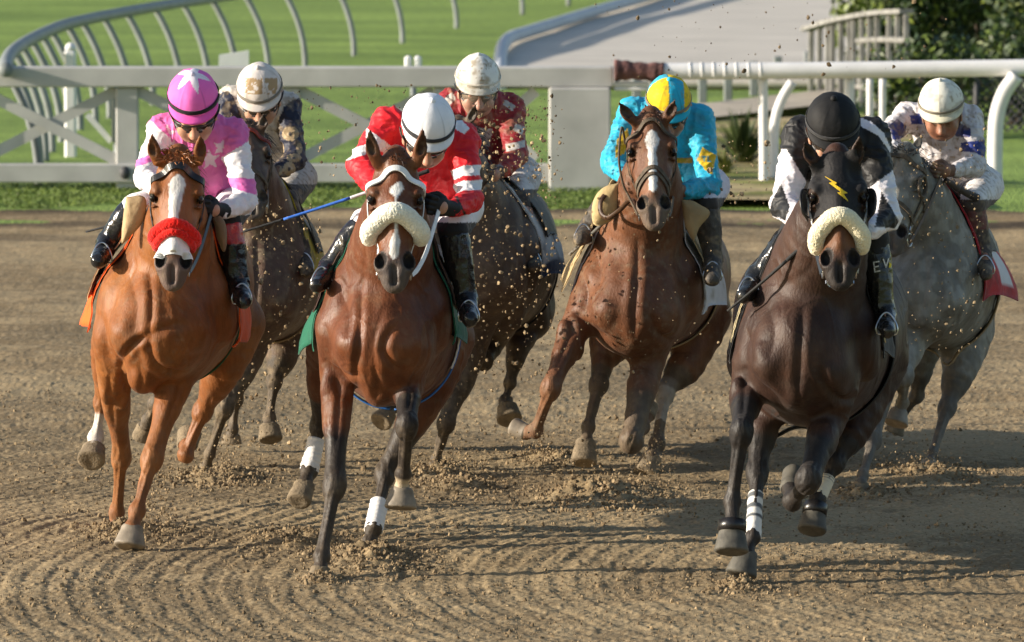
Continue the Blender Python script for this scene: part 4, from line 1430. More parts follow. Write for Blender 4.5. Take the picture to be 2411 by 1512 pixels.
def decal(field, poly, Y, m, name, parent, step=1.0, off=.004, color=None, holes=()):
    """flat marking lying on a surface, measured as a polygon in the photograph"""
    poly = np.array(poly, float)
    x0, y0 = poly.min(0) - step; x1, y1 = poly.max(0) + step
    gx = np.arange(x0, x1 + step, step); gy = np.arange(y0, y1 + step, step)
    XX, YY = np.meshgrid(gx, gy)
    cx, cy = (XX[:-1, :-1] + step / 2).ravel(), (YY[:-1, :-1] + step / 2).ravel()
    ins = inpoly(cx, cy, poly)
    for hpoly in holes: ins &= ~inpoly(cx, cy, np.array(hpoly, float))
    pts = np.array([P(a, b, Y - .6) for a, b in zip(XX.ravel(), YY.ravel())])
    O = np.array((0, 0, CAM_H)); D = pts - O; D /= np.linalg.norm(D, axis=1)[:, None]
    t = np.linalg.norm(pts - O, axis=1); done = np.zeros(len(t), bool)
    for _ in range(420):
        done |= field.sample(O + D * t[:, None]) < off
        t = np.where(done, t, t + .003)
        if done.all(): break
    V = O + D * t[:, None]
    W = len(gx)
    i = np.arange(len(gy) - 1)[:, None] * W; j = np.arange(W - 1)[None, :]
    Q = np.stack([i + j, i + W + j, i + W + j + 1, i + j + 1], -1).reshape(-1, 4)
    ok = ins & done[Q].all(1)
    dz = t[Q].max(1) - t[Q].min(1)
    Q = Q[ok & (dz < .03)]
    if not len(Q): return None
    used = np.unique(Q); mp = np.full(len(V), -1); mp[used] = np.arange(len(used))
    return mesh_np(name, V[used], mp[Q], m, parent, None if color is None else np.tile(color, (len(used), 1)))

def capdist(V, a, b):
    u = b - a; L = np.dot(u, u)
    t = np.clip((V - a) @ u / L, 0, 1)
    return np.linalg.norm(V - a - t[:, None] * u, axis=1), t

def coat(base, dark=None, light=None, rough=.5, points=None, muzzle=(.05, .04, .035), blaze=None, socks=(), mud=0.0, mudcol=(.20, .15, .095), dapple=None, mud_low=.0, tan=None, extra=None, forehead=None, eye_ring=.5):
    """returns a function that paints the coat; points=(names, colour, fraction) darkens the lower legs"""
    base = np.array(base)
    def fn(s, V, tg, N):
        n = len(V)
        a = fbm(V, 3.2, 21, 3)
        dk = np.array(dark if dark is not None else base * .6); lt = np.array(light if light is not None else base * 1.35)
        t = sstep(.35, .65, a)[:, None]
        c = dk * (1 - t) * .35 + base * (1 - .35 * (1 - t)) 
        t2 = sstep(.52, .72, fbm(V, 6, 22, 2))[:, None] * .5
        c = c * (1 - t2) + lt * t2
        rough_ = np.full(n, rough)
        # fine hair direction streaks
        c = c * (.90 + .2 * vnoise(V * (1, 1, .18), 160, 4))[:, None]
        if dapple:
            d = fbm(V, 17, 30, 2)
            t = sstep(dapple[1], dapple[2], d)[:, None] * dapple[3]
            c = c * (1 - t) + np.array(dapple[0]) * t
        if points:
            for nm in points[0]:
                g = s.legs[nm]
                E, K, Fk, C = [s.p(g[q]) for q in ('E', 'K', 'Fk', 'C')]
                top = E + (K - E) * points[2]
                m = np.zeros(n)
                for p0, p1 in ((top, K), (K, Fk), (Fk, C)):
                    d, tt = capdist(V, p0, p1)
                    m = np.maximum(m, 1 - sstep(.07, .105, d))
                d, tt = capdist(V, E, K)
                m = m * np.where(((V - E) @ norm(K - E)) / np.linalg.norm(K - E) > points[2] + .16 * (a - .5) * 3 - .02, 1, np.clip(1 - (points[2] - ((V - E) @ norm(K - E)) / np.linalg.norm(K - E)) * 5, 0, 1))
                m = (m * np.isin(tg, (1, 2)))[:, None]
                c = c * (1 - m) + np.array(points[1]) * m
        x, t, nn = s.hloc(V)
        hd = np.isin(tg, (3, 4, 5, 6, 7, 8))
        # muzzle
        m = (sstep(.70, .84, t + .06 * (a - .5)) * hd * (t < 1.2))[:, None] * .9
        c = c * (1 - m) + np.array(muzzle) * m
        if tan is not None:
            m = (np.exp(-((t - .70) / .10) ** 2) * hd * .8 * (nn > -.5))[:, None]
            c = c * (1 - m) + np.array(tan) * m
        if forehead is not None:
            m = (sstep(.5, .3, t) * hd)[:, None]
            c = c * (1 - m) + np.array(forehead) * m
        if blaze:
            xs = np.interp(t, blaze[0], blaze[1]); ws = np.interp(t, blaze[0], blaze[2])
            e = .02 * (vnoise(V, 120, 9) - .5) + .03 * (vnoise(V, 40, 10) - .5)
            m = (sstep(.012, -.012, np.abs(x - xs) - ws + e) * hd * (nn > -.30) * (ws > .004) * ~np.isin(tg, (6, 7, 8)))[:, None]
            c = c * (1 - m) + np.array((.68, .66, .63)) * m * (.88 + .24 * vnoise(V * (1, 1, .3), 90, 12))[:, None]
        # skin round the eyes and inside the ears
        for q in (-1, 1):
            d = np.linalg.norm((V - s.H(q * .425, .312, -.18)), axis=1) / s.W
            m = (sstep(.24, .11, d) * hd * eye_ring)[:, None]
            c = c * (1 - m) + base * .25 * m
        c = np.where((tg == 8)[:, None], c * .35, c)
        c = np.where((tg == 6)[:, None], np.array((.014, .010, .009)), c)
        rough_ = np.where(tg == 6, .7, rough_)
        for nm, f0, f1, rad, colr in socks:
            g = s.legs[nm]
            K, Fk, C = [s.p(g[q]) for q in ('K', 'Fk', 'C')]
            tot = np.linalg.norm(Fk - K) + np.linalg.norm(C - Fk)
            d1, t1 = capdist(V, K, Fk); d2, t2_ = capdist(V, Fk, C)
            l1 = np.linalg.norm(Fk - K)
            along = np.where(d1 < d2, t1 * l1, l1 + t2_ * (tot - l1)) / tot
            m = (sstep(.09, .07, np.minimum(d1, d2)) * sstep(f0 - .03, f0 + .03, along + .04 * (a - .5)) * (along <= f1) * np.isin(tg, (1, 2)))[:, None]
            c = c * (1 - m) + np.array(colr) * m
        if mud or mud_low:
            mm = sstep(.50, .78, fbm(V, 26, 33, 3)) * mud
            sp = sstep(.70, .78, vnoise(V, 75, 34)) * sstep(.4, .62, vnoise(V, 7, 35)) * mud
            low = sstep(.75, .25, V[:, 2]) * mud_low
            m = np.clip(mm * .8 + sp + low * (.5 + .6 * fbm(V, 12, 36)), 0, .93)[:, None]
            m = m * ~np.isin(tg, (5,))[:, None]
            c = c * (1 - m) + np.array(mudcol) * (.75 + .5 * vnoise(V, 90, 37))[:, None] * m
            rough_ = rough_ + (.85 - rough_) * m[:, 0]
        if extra is not None:
            c = extra(s, V, tg, c)
        rough_ = np.clip(rough_ + .34 * (fbm(V * (1, 1, .5), 9, 71, 3) - .5), .2, .95)
        eye = tg == 5
        c = np.where(eye[:, None], np.array((.010, .007, .006)), c); rough_ = np.where(eye, .08, rough_)
        return np.concatenate([c, rough_[:, None]], 1)
    return fn
# ------------------------------------------------------------------ the seven runners
HORSES = {}
def runner(key, label, at):
    o = empty("racehorse", Pz(*at, 0))
    tag(o, label, "horse", "horses racing towards the camera")
    return o

def trunk(h, secs, neck, k=.06):
    h.tor = secs
    h.chain(secs, .05, 0, 6)
    h.chain(neck, k, 0, 6)

def chest(h, L, Rr, mid, neck, rl=(44, 50), rm=(30, 52), g=1.0):
    """breast muscles: a flat lobe each side, the breast bone between them, and the folds that part them"""
    h.ell((*L, .06), rl[0], rl[1], .16, .05, rot=16)
    h.ell((*Rr, .06), rl[0], rl[1], .16, .05, rot=-16)
    h.ell((mid[0], mid[1], .06), rm[0], rm[1], .16, .04)

def forearm(h, E, K, q, big=1.0):
    """outer and inner muscle bellies of a foreleg"""
    e, k = E, K
    def m(t): return tuple(e[i] + (k[i] - e[i]) * t for i in range(3))
    a = m(.12); h.ell((a[0] + q * e[3] * .42, a[1], a[2] - h.r(e[3] * .45)), e[3] * .52, e[3] * 1.15, h.r(e[3] * .5), .016, rot=4 * q)
    a = m(.16); h.ell((a[0] - q * e[3] * .45, a[1], a[2] - h.r(e[3] * .25)), e[3] * .46, e[3] * 1.25, h.r(e[3] * .5), .016)

M['girth_g'] = mat("green_girth", (.02, .10, .045), rough=.7, var=.2, vscale=20, bump=.4, bscale=80)
M['girth_b'] = mat("blue_girth", (.03, .16, .52), rough=.6, var=.15, vscale=20, bump=.3, bscale=80)
M['girth_k'] = mat("black_girth", (.015, .015, .015), rough=.6, var=.2, vscale=20)
M['girth_t'] = mat("tan_girth", (.33, .23, .12), rough=.8, var=.25, vscale=20, bump=.3, bscale=80)

def flat(c, spot=None):
    def fn(uv, V):
        o = np.tile(np.array(c, float), (len(V), 1))
        if spot is not None:
            m = sstep(.55, .75, fbm(V, 22, 8))[:, None]
            o = o * (1 - m) + np.array(spot) * m
        return o
    return fn

def build_h1():
    root = runner("H1", "chestnut racehorse with a white blaze and red noseband roll at the left", (330, 1260))
    h = Horse(31.2)
    trunk(h, [(384, 765, .10, 122, 132), (390, 738, .35, 152, 178), (410, 722, .8, 154, 180), (444, 690, 1.3, 148, 168), (476, 665, 1.65, 124, 150), (484, 690, 1.95, 92, 105)],
          [(420, 450, -.10, 50, 58), (414, 540, .08, 84, 92), (400, 650, .28, 116, 132)])
    chest(h, (302, 775), (446, 772), (372, 820), (405, 640))
    h.ell((345, 870, .12), 44, 60, .14, .03, rot=18)
    h.ell((268, 720, .25), 40, 95, .16, .05, rot=10); h.ell((515, 720, .28), 42, 95, .16, .05, rot=-10)
    h.leg("fl", [(268, 800, .22, 50), (268, 885, .35, 41)], (286, 1074, .72, 27), (275, 1208, .88, 20), (275, 1230, .88, 22), (275, 1250, .88, 29), dirty=True)
    h.leg("fr", [(435, 780, .14, 56), (420, 872, .24, 44)], (358, 1078, .02, 30), (323, 1203, -.12, 22), (312, 1243, -.18, 25), (304, 1288, -.22, 37))
    forearm(h, (268, 885, .35, 41), (286, 1074, .72, 27), -1); forearm(h, (420, 872, .24, 44), (358, 1078, .02, 30), 1)
    h.leg("hl", [(300, 760, 1.5, 80), (250, 830, 1.6, 40)], (240, 945, 1.72, 23), (226, 1030, 1.7, 22), (221, 1055, 1.64, 26), (214, 1084, 1.56, 33), True, dirty=True)
    h.leg("hr", [(560, 760, 1.4, 66), (528, 860, 1.35, 52)], (479, 965, 1.5, 28), (438, 1070, 1.48, 22), (441, 1048, 1.6, 24), (446, 1020, 1.68, 28), True, dirty=True)
    h.crease([(352, 640), (357, 720), (352, 790)], 6, .010); h.crease([(352, 790), (318, 806), (296, 832), (284, 868)], 6, .016)
    h.crease([(352, 792), (356, 830), (372, 858), (402, 872), (440, 874)], 6, .015); h.crease([(352, 790), (384, 774), (420, 764), (446, 770)], 7, .009)
    h.crease([(284, 866), (292, 900), (306, 924)], 5, .010); h.crease([(236, 735), (250, 790), (256, 840)], 8, .010); h.crease([(330, 850), (334, 890), (330, 926)], 6, .008)
    h.crease([(470, 700), (500, 760), (505, 830)], 9, .008); h.crease([(300, 640), (322, 720), (312, 790)], 10, .007)
    h.bulge(408, 815, 44, .016); h.bulge(290, 800, 40, .010); h.bulge(330, 880, 26, .008)
    h.crease([(430, 890), (412, 950), (386, 1010)], 5, .007, 1.2); h.crease([(256, 880), (262, 950), (270, 1010)], 5, .007, 1.2)
    h.set_head((419, 370, -.30), (404, 671), 133)
    h.head([((370, 376, -.28), (359, 313, -.32)), ((467, 376, -.28), (469, 316, -.32))])
    f = h.build(root, coat((.225, .076, .020), (.125, .038, .010), (.31, .120, .034), .52, None, (.115, .085, .075),
                           ([.13, .165, .22, .34, .48, .54, .56], [.02, .02, .01, -.01, -.03, -.03, -.03], [0, .10, .135, .115, .085, .08, 0]),
                           socks=(("hl", .25, 1.0, 0, (.62, .58, .52)),), mud=.22, mud_low=.22))
    h.bridle(M['leather'], (.065, .17), .030, brow_w=.034)
    h.roll(.535, .635, 14, M['fleece_r'], -96, 96)
    h.roll(.60, .685, 10, M['fleece_r'], -96, 96)
    t, ph = np.meshgrid(np.linspace(.635, .775, 14), np.radians(np.linspace(-58, 58, 34)), indexing='ij')
    t2 = np.where(t > .75, t - .012 * np.cos(ph * 3), t)
    O = h.p0 + h.et * (t2.ravel() * h.L)[:, None] + h.en * (-.36 * h.W)
    D = np.cos(ph.ravel())[:, None] * h.en + np.sin(ph.ravel())[:, None] * h.ex
    X = f.snap(O, D, h.W * .8, .004, .002)
    i = np.arange(13)[:, None] * 34; j = np.arange(33)[None, :]
    Q = np.stack([i + j, i + 34 + j, i + 35 + j, i + j + 1], -1).reshape(-1, 4)
    mesh_np("nose_strip", X, Q, M['strap_w'], root)
    h.forelock(150, .062, (.34, .125, .04), .13, .35)
    h.mane([(424, 372, -.2), (440, 420, -.02), (446, 470, .2)], 90, .10, (.26, .09, .03))
    h.tail((485, 600, 2.0), (.22, .07, .02))
    OR = np.array((.92, .12, .010)); TAN = np.array((.44, .31, .17))
    h.drape("saddle_cloth", .20, .64, (-100, 113), flat(OR, OR * .7), .016, flare=(.10, .05), slant=.05, wav=.03)
    h.drape("saddle_pad", .26, .68, (-78, 74), flat(TAN, TAN * .85), .045, flare=(.05, .0), slant=.0, wav=.02)
    h.drape("saddle", .28, .58, (-60, 60), flat((.02, .017, .016)), .040, 'boot')
    h.girth(.86, .09, M['girth_g'], .010)
    plate("saddle_flap", [(297, 463), (342, 465), (341, 516), (304, 560), (286, 572), (290, 514)], 31.2 + .02, root, 'fabric', (.46, .33, .18))
    plate("saddle_flap", [(500, 512), (520, 508), (536, 540), (530, 592), (514, 570)], 31.2 + .06, root, 'fabric', (.20, .13, .07))
    HORSES['H1'] = h
build_h1()

def build_h2():
    root = runner("H2", "bay racehorse with a white star, white bridle and thick cream noseband roll", (820, 1330))
    h = Horse(30.1)
    trunk(h, [(905, 800, .10, 120, 132), (908, 752, .35, 140, 174), (926, 772, .8, 156, 184), (950, 740, 1.3, 150, 172), (965, 705, 1.7, 127, 150), (968, 720, 1.95, 90, 110)],
          [(932, 445, -.10, 52, 60), (926, 540, .06, 88, 95), (912, 660, .26, 112, 132)])
    chest(h, (835, 800), (962, 812), (896, 850), (918, 660))
    h.ell((895, 900, .14), 46, 58, .14, .03)
    h.ell((800, 720, .25), 38, 92, .16, .05, rot=12); h.ell((1022, 730, .28), 40, 95, .16, .05, rot=-10)
    h.leg("fl", [(795, 775, .18, 52), (794, 890, .24, 42)], (788, 1140, .0, 31), (757, 1312, -.15, 23), (754, 1338, -.18, 22), (752, 1364, -.2, 28), dirty=True)
    h.leg("fr", [(945, 805, .12, 54), (962, 880, .18, 42)], (958, 1000, -.14, 31), (950, 1116, .0, 23), (946, 1153, .02, 26), (943, 1197, .0, 38))
    forearm(h, (794, 890, .24, 42), (788, 1140, .0, 31), -1); forearm(h, (962, 880, .18, 42), (958, 1000, -.14, 31), 1)
    h.leg("hl", [(800, 780, 1.3, 82), (765, 850, 1.4, 48)], (752, 1000, 1.6, 25), (728, 1108, 1.55, 22), (717, 1143, 1.48, 24), (703, 1180, 1.4, 29), True, dirty=True)
    h.leg("hr", [(1040, 800, 1.25, 78), (1020, 900, 1.15, 55)], (908, 1112, 1.05, 28), (880, 1245, .86, 21), (870, 1276, .84, 22), (864, 1300, .84, 26), True, dirty=True)
    h.crease([(850, 660), (850, 740), (844, 826), (840, 885), (846, 940)], 6, .011); h.crease([(934, 768), (914, 788), (904, 822), (920, 852), (950, 872)], 6, .014)
    h.crease([(764, 846), (796, 870), (826, 886), (842, 884)], 6, .013); h.crease([(762, 760), (778, 810), (782, 850)], 8, .009); h.crease([(800, 680), (822, 740), (818, 800)], 10, .008)
    h.crease([(985, 690), (1008, 750), (1006, 820)], 9, .008); h.crease([(880, 860), (890, 905), (884, 945)], 7, .008)
    h.bulge(944, 822, 38, .018); h.bulge(810, 820, 40, .009); h.bulge(866, 850, 30, .006)
    h.crease([(800, 905), (796, 970), (792, 1050)], 5, .008, 1.2); h.crease([(972, 880), (966, 930), (960, 970)], 5, .007, 1.2)
    h.set_head((932, 371, -.30), (928, 671), 139)
    h.head([((886, 378, -.28), (871, 301, -.32)), ((982, 378, -.28), (994, 300, -.32))], nostril=1.08)
    f = h.build(root, coat((.116, .036, .0135), (.062, .019, .009), (.18, .062, .022), .50, (("fl", "fr", "hl", "hr"), (.018, .014, .013), .62), (.07, .058, .052),
                           ([.185, .20, .24, .275, .31, .33, .42, .47, .60, .68, .76, .80], [.09, .07, .03, -.0, .02, .02, .02, .02, .02, .01, -.01, -.01], [0, .045, .115, .10, .04, .018, .018, .02, .03, .085, .075, 0]),
                           socks=(("fr", .82, 1.0, 0, (.50, .40, .27)),), mud=.18, mud_low=.20))
    h.bridle(M['strap_w'], (.085, .22), .026, brow_w=.027)
    h.roll(.46, .585, 23.5, M['fleece_w'], -92, 92)
    h.forelock(46, .05, (.03, .02, .016), .05, .3)
    h.mane([(938, 380, -.2), (950, 420, -.02), (955, 470, .2)], 70, .09, (.02, .015, .012))
    h.tail((966, 640, 2.05), (.02, .015, .012))
    h.drape("saddle_cloth", .20, .64, (-108, 104), flat((.008, .115, .065), (.006, .08, .05)), .012, flare=(.09, .03), slant=.05, wav=.03)
    h.drape("saddle_pad", .24, .68, (-80, 78), flat((.085, .045, .035)), .030, wav=.012, flare=.01)
    h.drape("saddle", .28, .58, (-60, 60), flat((.02, .017, .016)), .040, 'boot')
    h.girth(.74, .055, M['girth_b'], .012)
    for q, p0, p1 in ((-1, -125, -75), (1, 75, 125)):
        h.girth(.66, .03, M['strap_w'], .016, "breast_strap", .0, p0, p1)
    W_ = lambda u, V: np.tile((.80, .78, .76), (len(u), 1)) * (1 - .35 * sstep(.82, 1, u) * vnoise(V, 40, 2))[:, None]
    h.wrap("hl", .30, 1.02, 21, W_, grow=1.15); h.wrap("hr", .52, 1.04, 22, W_, grow=1.05)
    HORSES['H2'] = h
build_h2()

def build_h3():
    root = runner("H3", "dark brown racehorse in a black hood with a yellow lightning bolt", (1760, 1340))
    h = Horse(29.4); h.hoofm = M['hoof_dark']
    trunk(h, [(1888, 835, .10, 128, 148), (1897, 792, .35, 150, 188), (1913, 816, .8, 178, 190), (1930, 770, 1.3, 204, 178), (1932, 715, 1.7, 196, 165), (1934, 735, 1.95, 125, 122)],
          [(1976, 445, -.10, 54, 62), (1948, 550, .06, 98, 102), (1912, 690, .26, 124, 144)])
    chest(h, (1812, 850), (1955, 870), (1880, 905), (1925, 690), (46, 52), (32, 52), .8)
    h.ell((1890, 950, .2), 62, 52, .14, .03)
    h.ell((1778, 790, .25), 42, 100, .16, .05, rot=14); h.ell((2030, 800, .28), 44, 100, .16, .05, rot=-8)
    h.leg("fl", [(1775, 870, .18, 52), (1758, 925, .16, 42)], (1746, 1012, -.14, 32), (1724, 1180, -.12, 24), (1724, 1246, -.18, 29), (1722, 1300, -.22, 40))
    h.leg("fr", [(1965, 910, .15, 56), (1950, 990, .14, 46)], (1905, 1128, -.16, 35), (1866, 1180, .05, 24), (1862, 1150, .15, 25), (1870, 1112, .26, 26))
    forearm(h, (1758, 925, .16, 42), (1746, 1012, -.14, 32), -1)
    h.leg("hl", [(1800, 850, 1.3, 90), (1798, 985, .85, 44)], (1783, 1108, .72, 30), (1773, 1266, .50, 20), (1758, 1302, .45, 25), (1744, 1354, .41, 37), True)
    h.leg("hr", [(2050, 850, 1.35, 90), (2014, 1005, 1.15, 46)], (1968, 1090, 1.05, 27), (1926, 1175, .95, 21), (1918, 1206, .9, 26), (1911, 1250, .85, 34), True)
    h.crease([(1890, 720), (1886, 800), (1880, 900), (1886, 960)], 7, .010); h.crease([(1752, 862), (1790, 900), (1826, 936), (1848, 970)], 7, .013)
    h.crease([(1930, 862), (1946, 906), (1984, 940), (2024, 930)], 7, .014); h.crease([(1800, 700), (1822, 780), (1812, 850)], 11, .008); h.crease([(2000, 720), (2022, 800), (2016, 880)], 11, .008)
    h.crease([(1756, 770), (1770, 830), (1772, 870)], 8, .009); h.bulge(1962, 880, 46, .012); h.bulge(1800, 860, 46, .010)
    h.crease([(1752, 905), (1750, 950), (1746, 990)], 5, .007, 1.2)
    h.set_head((1972, 364, -.30), (1980, 662), 143)
    h.head([((1922, 384, -.28), (1893, 330, -.32)), ((2010, 384, -.28), (2023, 318, -.32))], nostril=1.02)
    def sunlit_rump(s, V, tg, c):  # sunlight on the left hip painted into the dark coat as brown
        m = (sstep(s.Y + 1.2, s.Y + 1.6, V[:, 1]) * sstep(.25, -.05, V[:, 0] - P(1770, 0, s.Y)[0]))[:, None] * .9
        return c * (1 - m) + np.array((.16, .055, .018)) * m
    f = h.build(root, coat((.036, .0165, .0105), (.022, .011, .008), (.062, .027, .015), .56, (("fl", "fr", "hl", "hr"), (.016, .014, .014), .5), (.018, .015, .014), None,
                           tan=(.16, .062, .024), mud=.05, mud_low=.08, extra=sunlit_rump))
    # hood
    t, ph = np.meshgrid(np.linspace(-.02, .50, 60), np.radians(np.linspace(-112, 112, 120)), indexing='ij')
    ed = .50 - .05 * np.abs(np.sin(ph))
    tt = -.02 + (ed + .02) * (t + .02) / .52
    O = h.p0 + h.et * (tt.ravel() * h.L)[:, None] + h.en * (-.36 * h.W)
    D = np.cos(ph.ravel())[:, None] * h.en + np.sin(ph.ravel())[:, None] * h.ex
    # keep the ears out: limit how far the cloth may stand off
    X = f.snap(O, D, h.W * .56, .006, .002).reshape(60, 120, 3)
    for _ in range(2): X[1:-1, 1:-1] = .5 * X[1:-1, 1:-1] + .125 * (X[:-2, 1:-1] + X[2:, 1:-1] + X[1:-1, :-2] + X[1:-1, 2:])
    i = np.arange(59)[:, None] * 120; j = np.arange(119)[None, :]
    Q = np.stack([i + j, i + 120 + j, i + 121 + j, i + j + 1], -1).reshape(-1, 4)
    tq, pq = tt.ravel()[Q].mean(1), np.degrees(ph.ravel()[Q].mean(1))
    hole = (((tq - .325) / .085) ** 2 + ((np.abs(pq) - 68) / 19) ** 2 < 1) | (((tq + .0) / .075) ** 2 + ((np.abs(pq) - 72) / 34) ** 2 < 1)
    Q = Q[~hole]
    c = np.tile((.010, .009, .010), (7200, 1)) * np.ones((7200, 1))
    side = (np.abs(np.degrees(ph.ravel())) > 84)
    c[side] = (.74, .74, .76)
    hood = mesh_np("hood", X.reshape(-1, 3), Q, M['fabric'], root, c)
    bolt = [(410, 403), (520, 462), (500, 474), (612, 550), (576, 557), (621, 627), (520, 546), (549, 539), (447, 462), (477, 455)]
    b = decal(f, [(1970 + (1844.2 + .2439 * a - 1970) * 1.12, 446 + (319.7 + .2439 * q - 446) * 1.12) for a, q in bolt], h.Y - .3, mat("yellow_bolt", (.80, .52, .02), rough=.6, var=.05), "emblem", hood, .8, .011)
    # blinker cups
    for q in (-1, 1):
        c0 = h.H(q * .46, .325, -.30)
        g = []
        for a in np.linspace(-1.9, 1.9, 22):
            for w in np.linspace(0, 1, 6):
                g.append(c0 + h.et * h.L * .125 * math.sin(a) * (1 - .12 * w) + h.ex * q * h.W * (.02 + .135 * max(0, math.cos(a)) ** .6 * math.sin(w * 1.45)) - h.en * h.W * (.16 * (1 - w) - .14 * w * max(0, math.cos(a))))
        g = np.array(g)
        i = np.arange(21)[:, None] * 6; j = np.arange(5)[None, :]
        Q = np.stack([i + j, i + j + 1, i + 7 + j, i + 6 + j], -1).reshape(-1, 4)
        mesh_np("blinker_cup", g, Q, M['leather'], hood)
        rim = g[5::6]
        V, Q, T = tube_vq(rim, .005, 8)
        mesh_np("cup_rim", V, [Q, T], M['leather'], hood)
    h.bridle(M['strap_w'], None, .024, m2=M['strap_w'], throat=False)
    h.roll(.52, .675, 21, M['fleece_y'], -94, 94)
    h.strap("chin_chain", h.ring(.93, .93, 90, 270, 30, .006), .014, M['metal'], h.br)
    h.mane([(1972, 380, -.2), (1975, 430, -.02), (1970, 490, .2)], 60, .09, (.02, .014, .012))
    h.tail((1935, 640, 2.05), (.02, .015, .012))
    K = np.array((.014, .013, .013))
    h.drape("saddle_cloth", .20, .64, (-104, 100), flat(K), .012, flare=.03, slant=.05, wav=.02)
    h.drape("saddle_pad", .26, .36, (-92, 92), flat((.60, .50, .30)), .022, flare=.0, wav=.01)
    h.drape("saddle", .28, .58, (-60, 60), flat((.02, .017, .016)), .038, 'boot')
    h.girth(.86, .10, M['girth_k'], .010)
    ST = lambda u, V: np.where(((u > .06) & (u < .14) | (u > .30) & (u < .40) | (u > .52) & (u < .60))[:, None], np.array((.10, .11, .12)), np.array((.70, .68, .64)))
    h.wrap("hl", .34, 1.02, 18, ST, grow=1.1); h.wrap("hr", .40, 1.02, 17, lambda u, V: np.where(((u > .05) & (u < .10) | (u > .16) & (u < .20))[:, None], np.array((.2, .2, .2)), np.array((.66, .60, .46))), grow=1.2)
    for nm in ("fl", "hr"):
        g = h.legs[nm]; C = h.p(g['C']); u = norm(h.p(g['S']) - C); r0 = h.r(g['C'][3])
        a = np.linspace(0, 2 * np.pi, 25); v = norm(np.array((1, 0, 0)) - u * u[0]); w = np.cross(u, v)
        pts = np.array([C - u * .012 + (v * math.cos(x) + w * math.sin(x)) * r0 * 1.03 for x in a])
        V, Q = ribbon_vq(pts, pts - (C - u * .012), .05, .008)
        mesh_np("bell_boot", V, Q, M['leather'], root)
    HORSES['H3'] = h
build_h3()

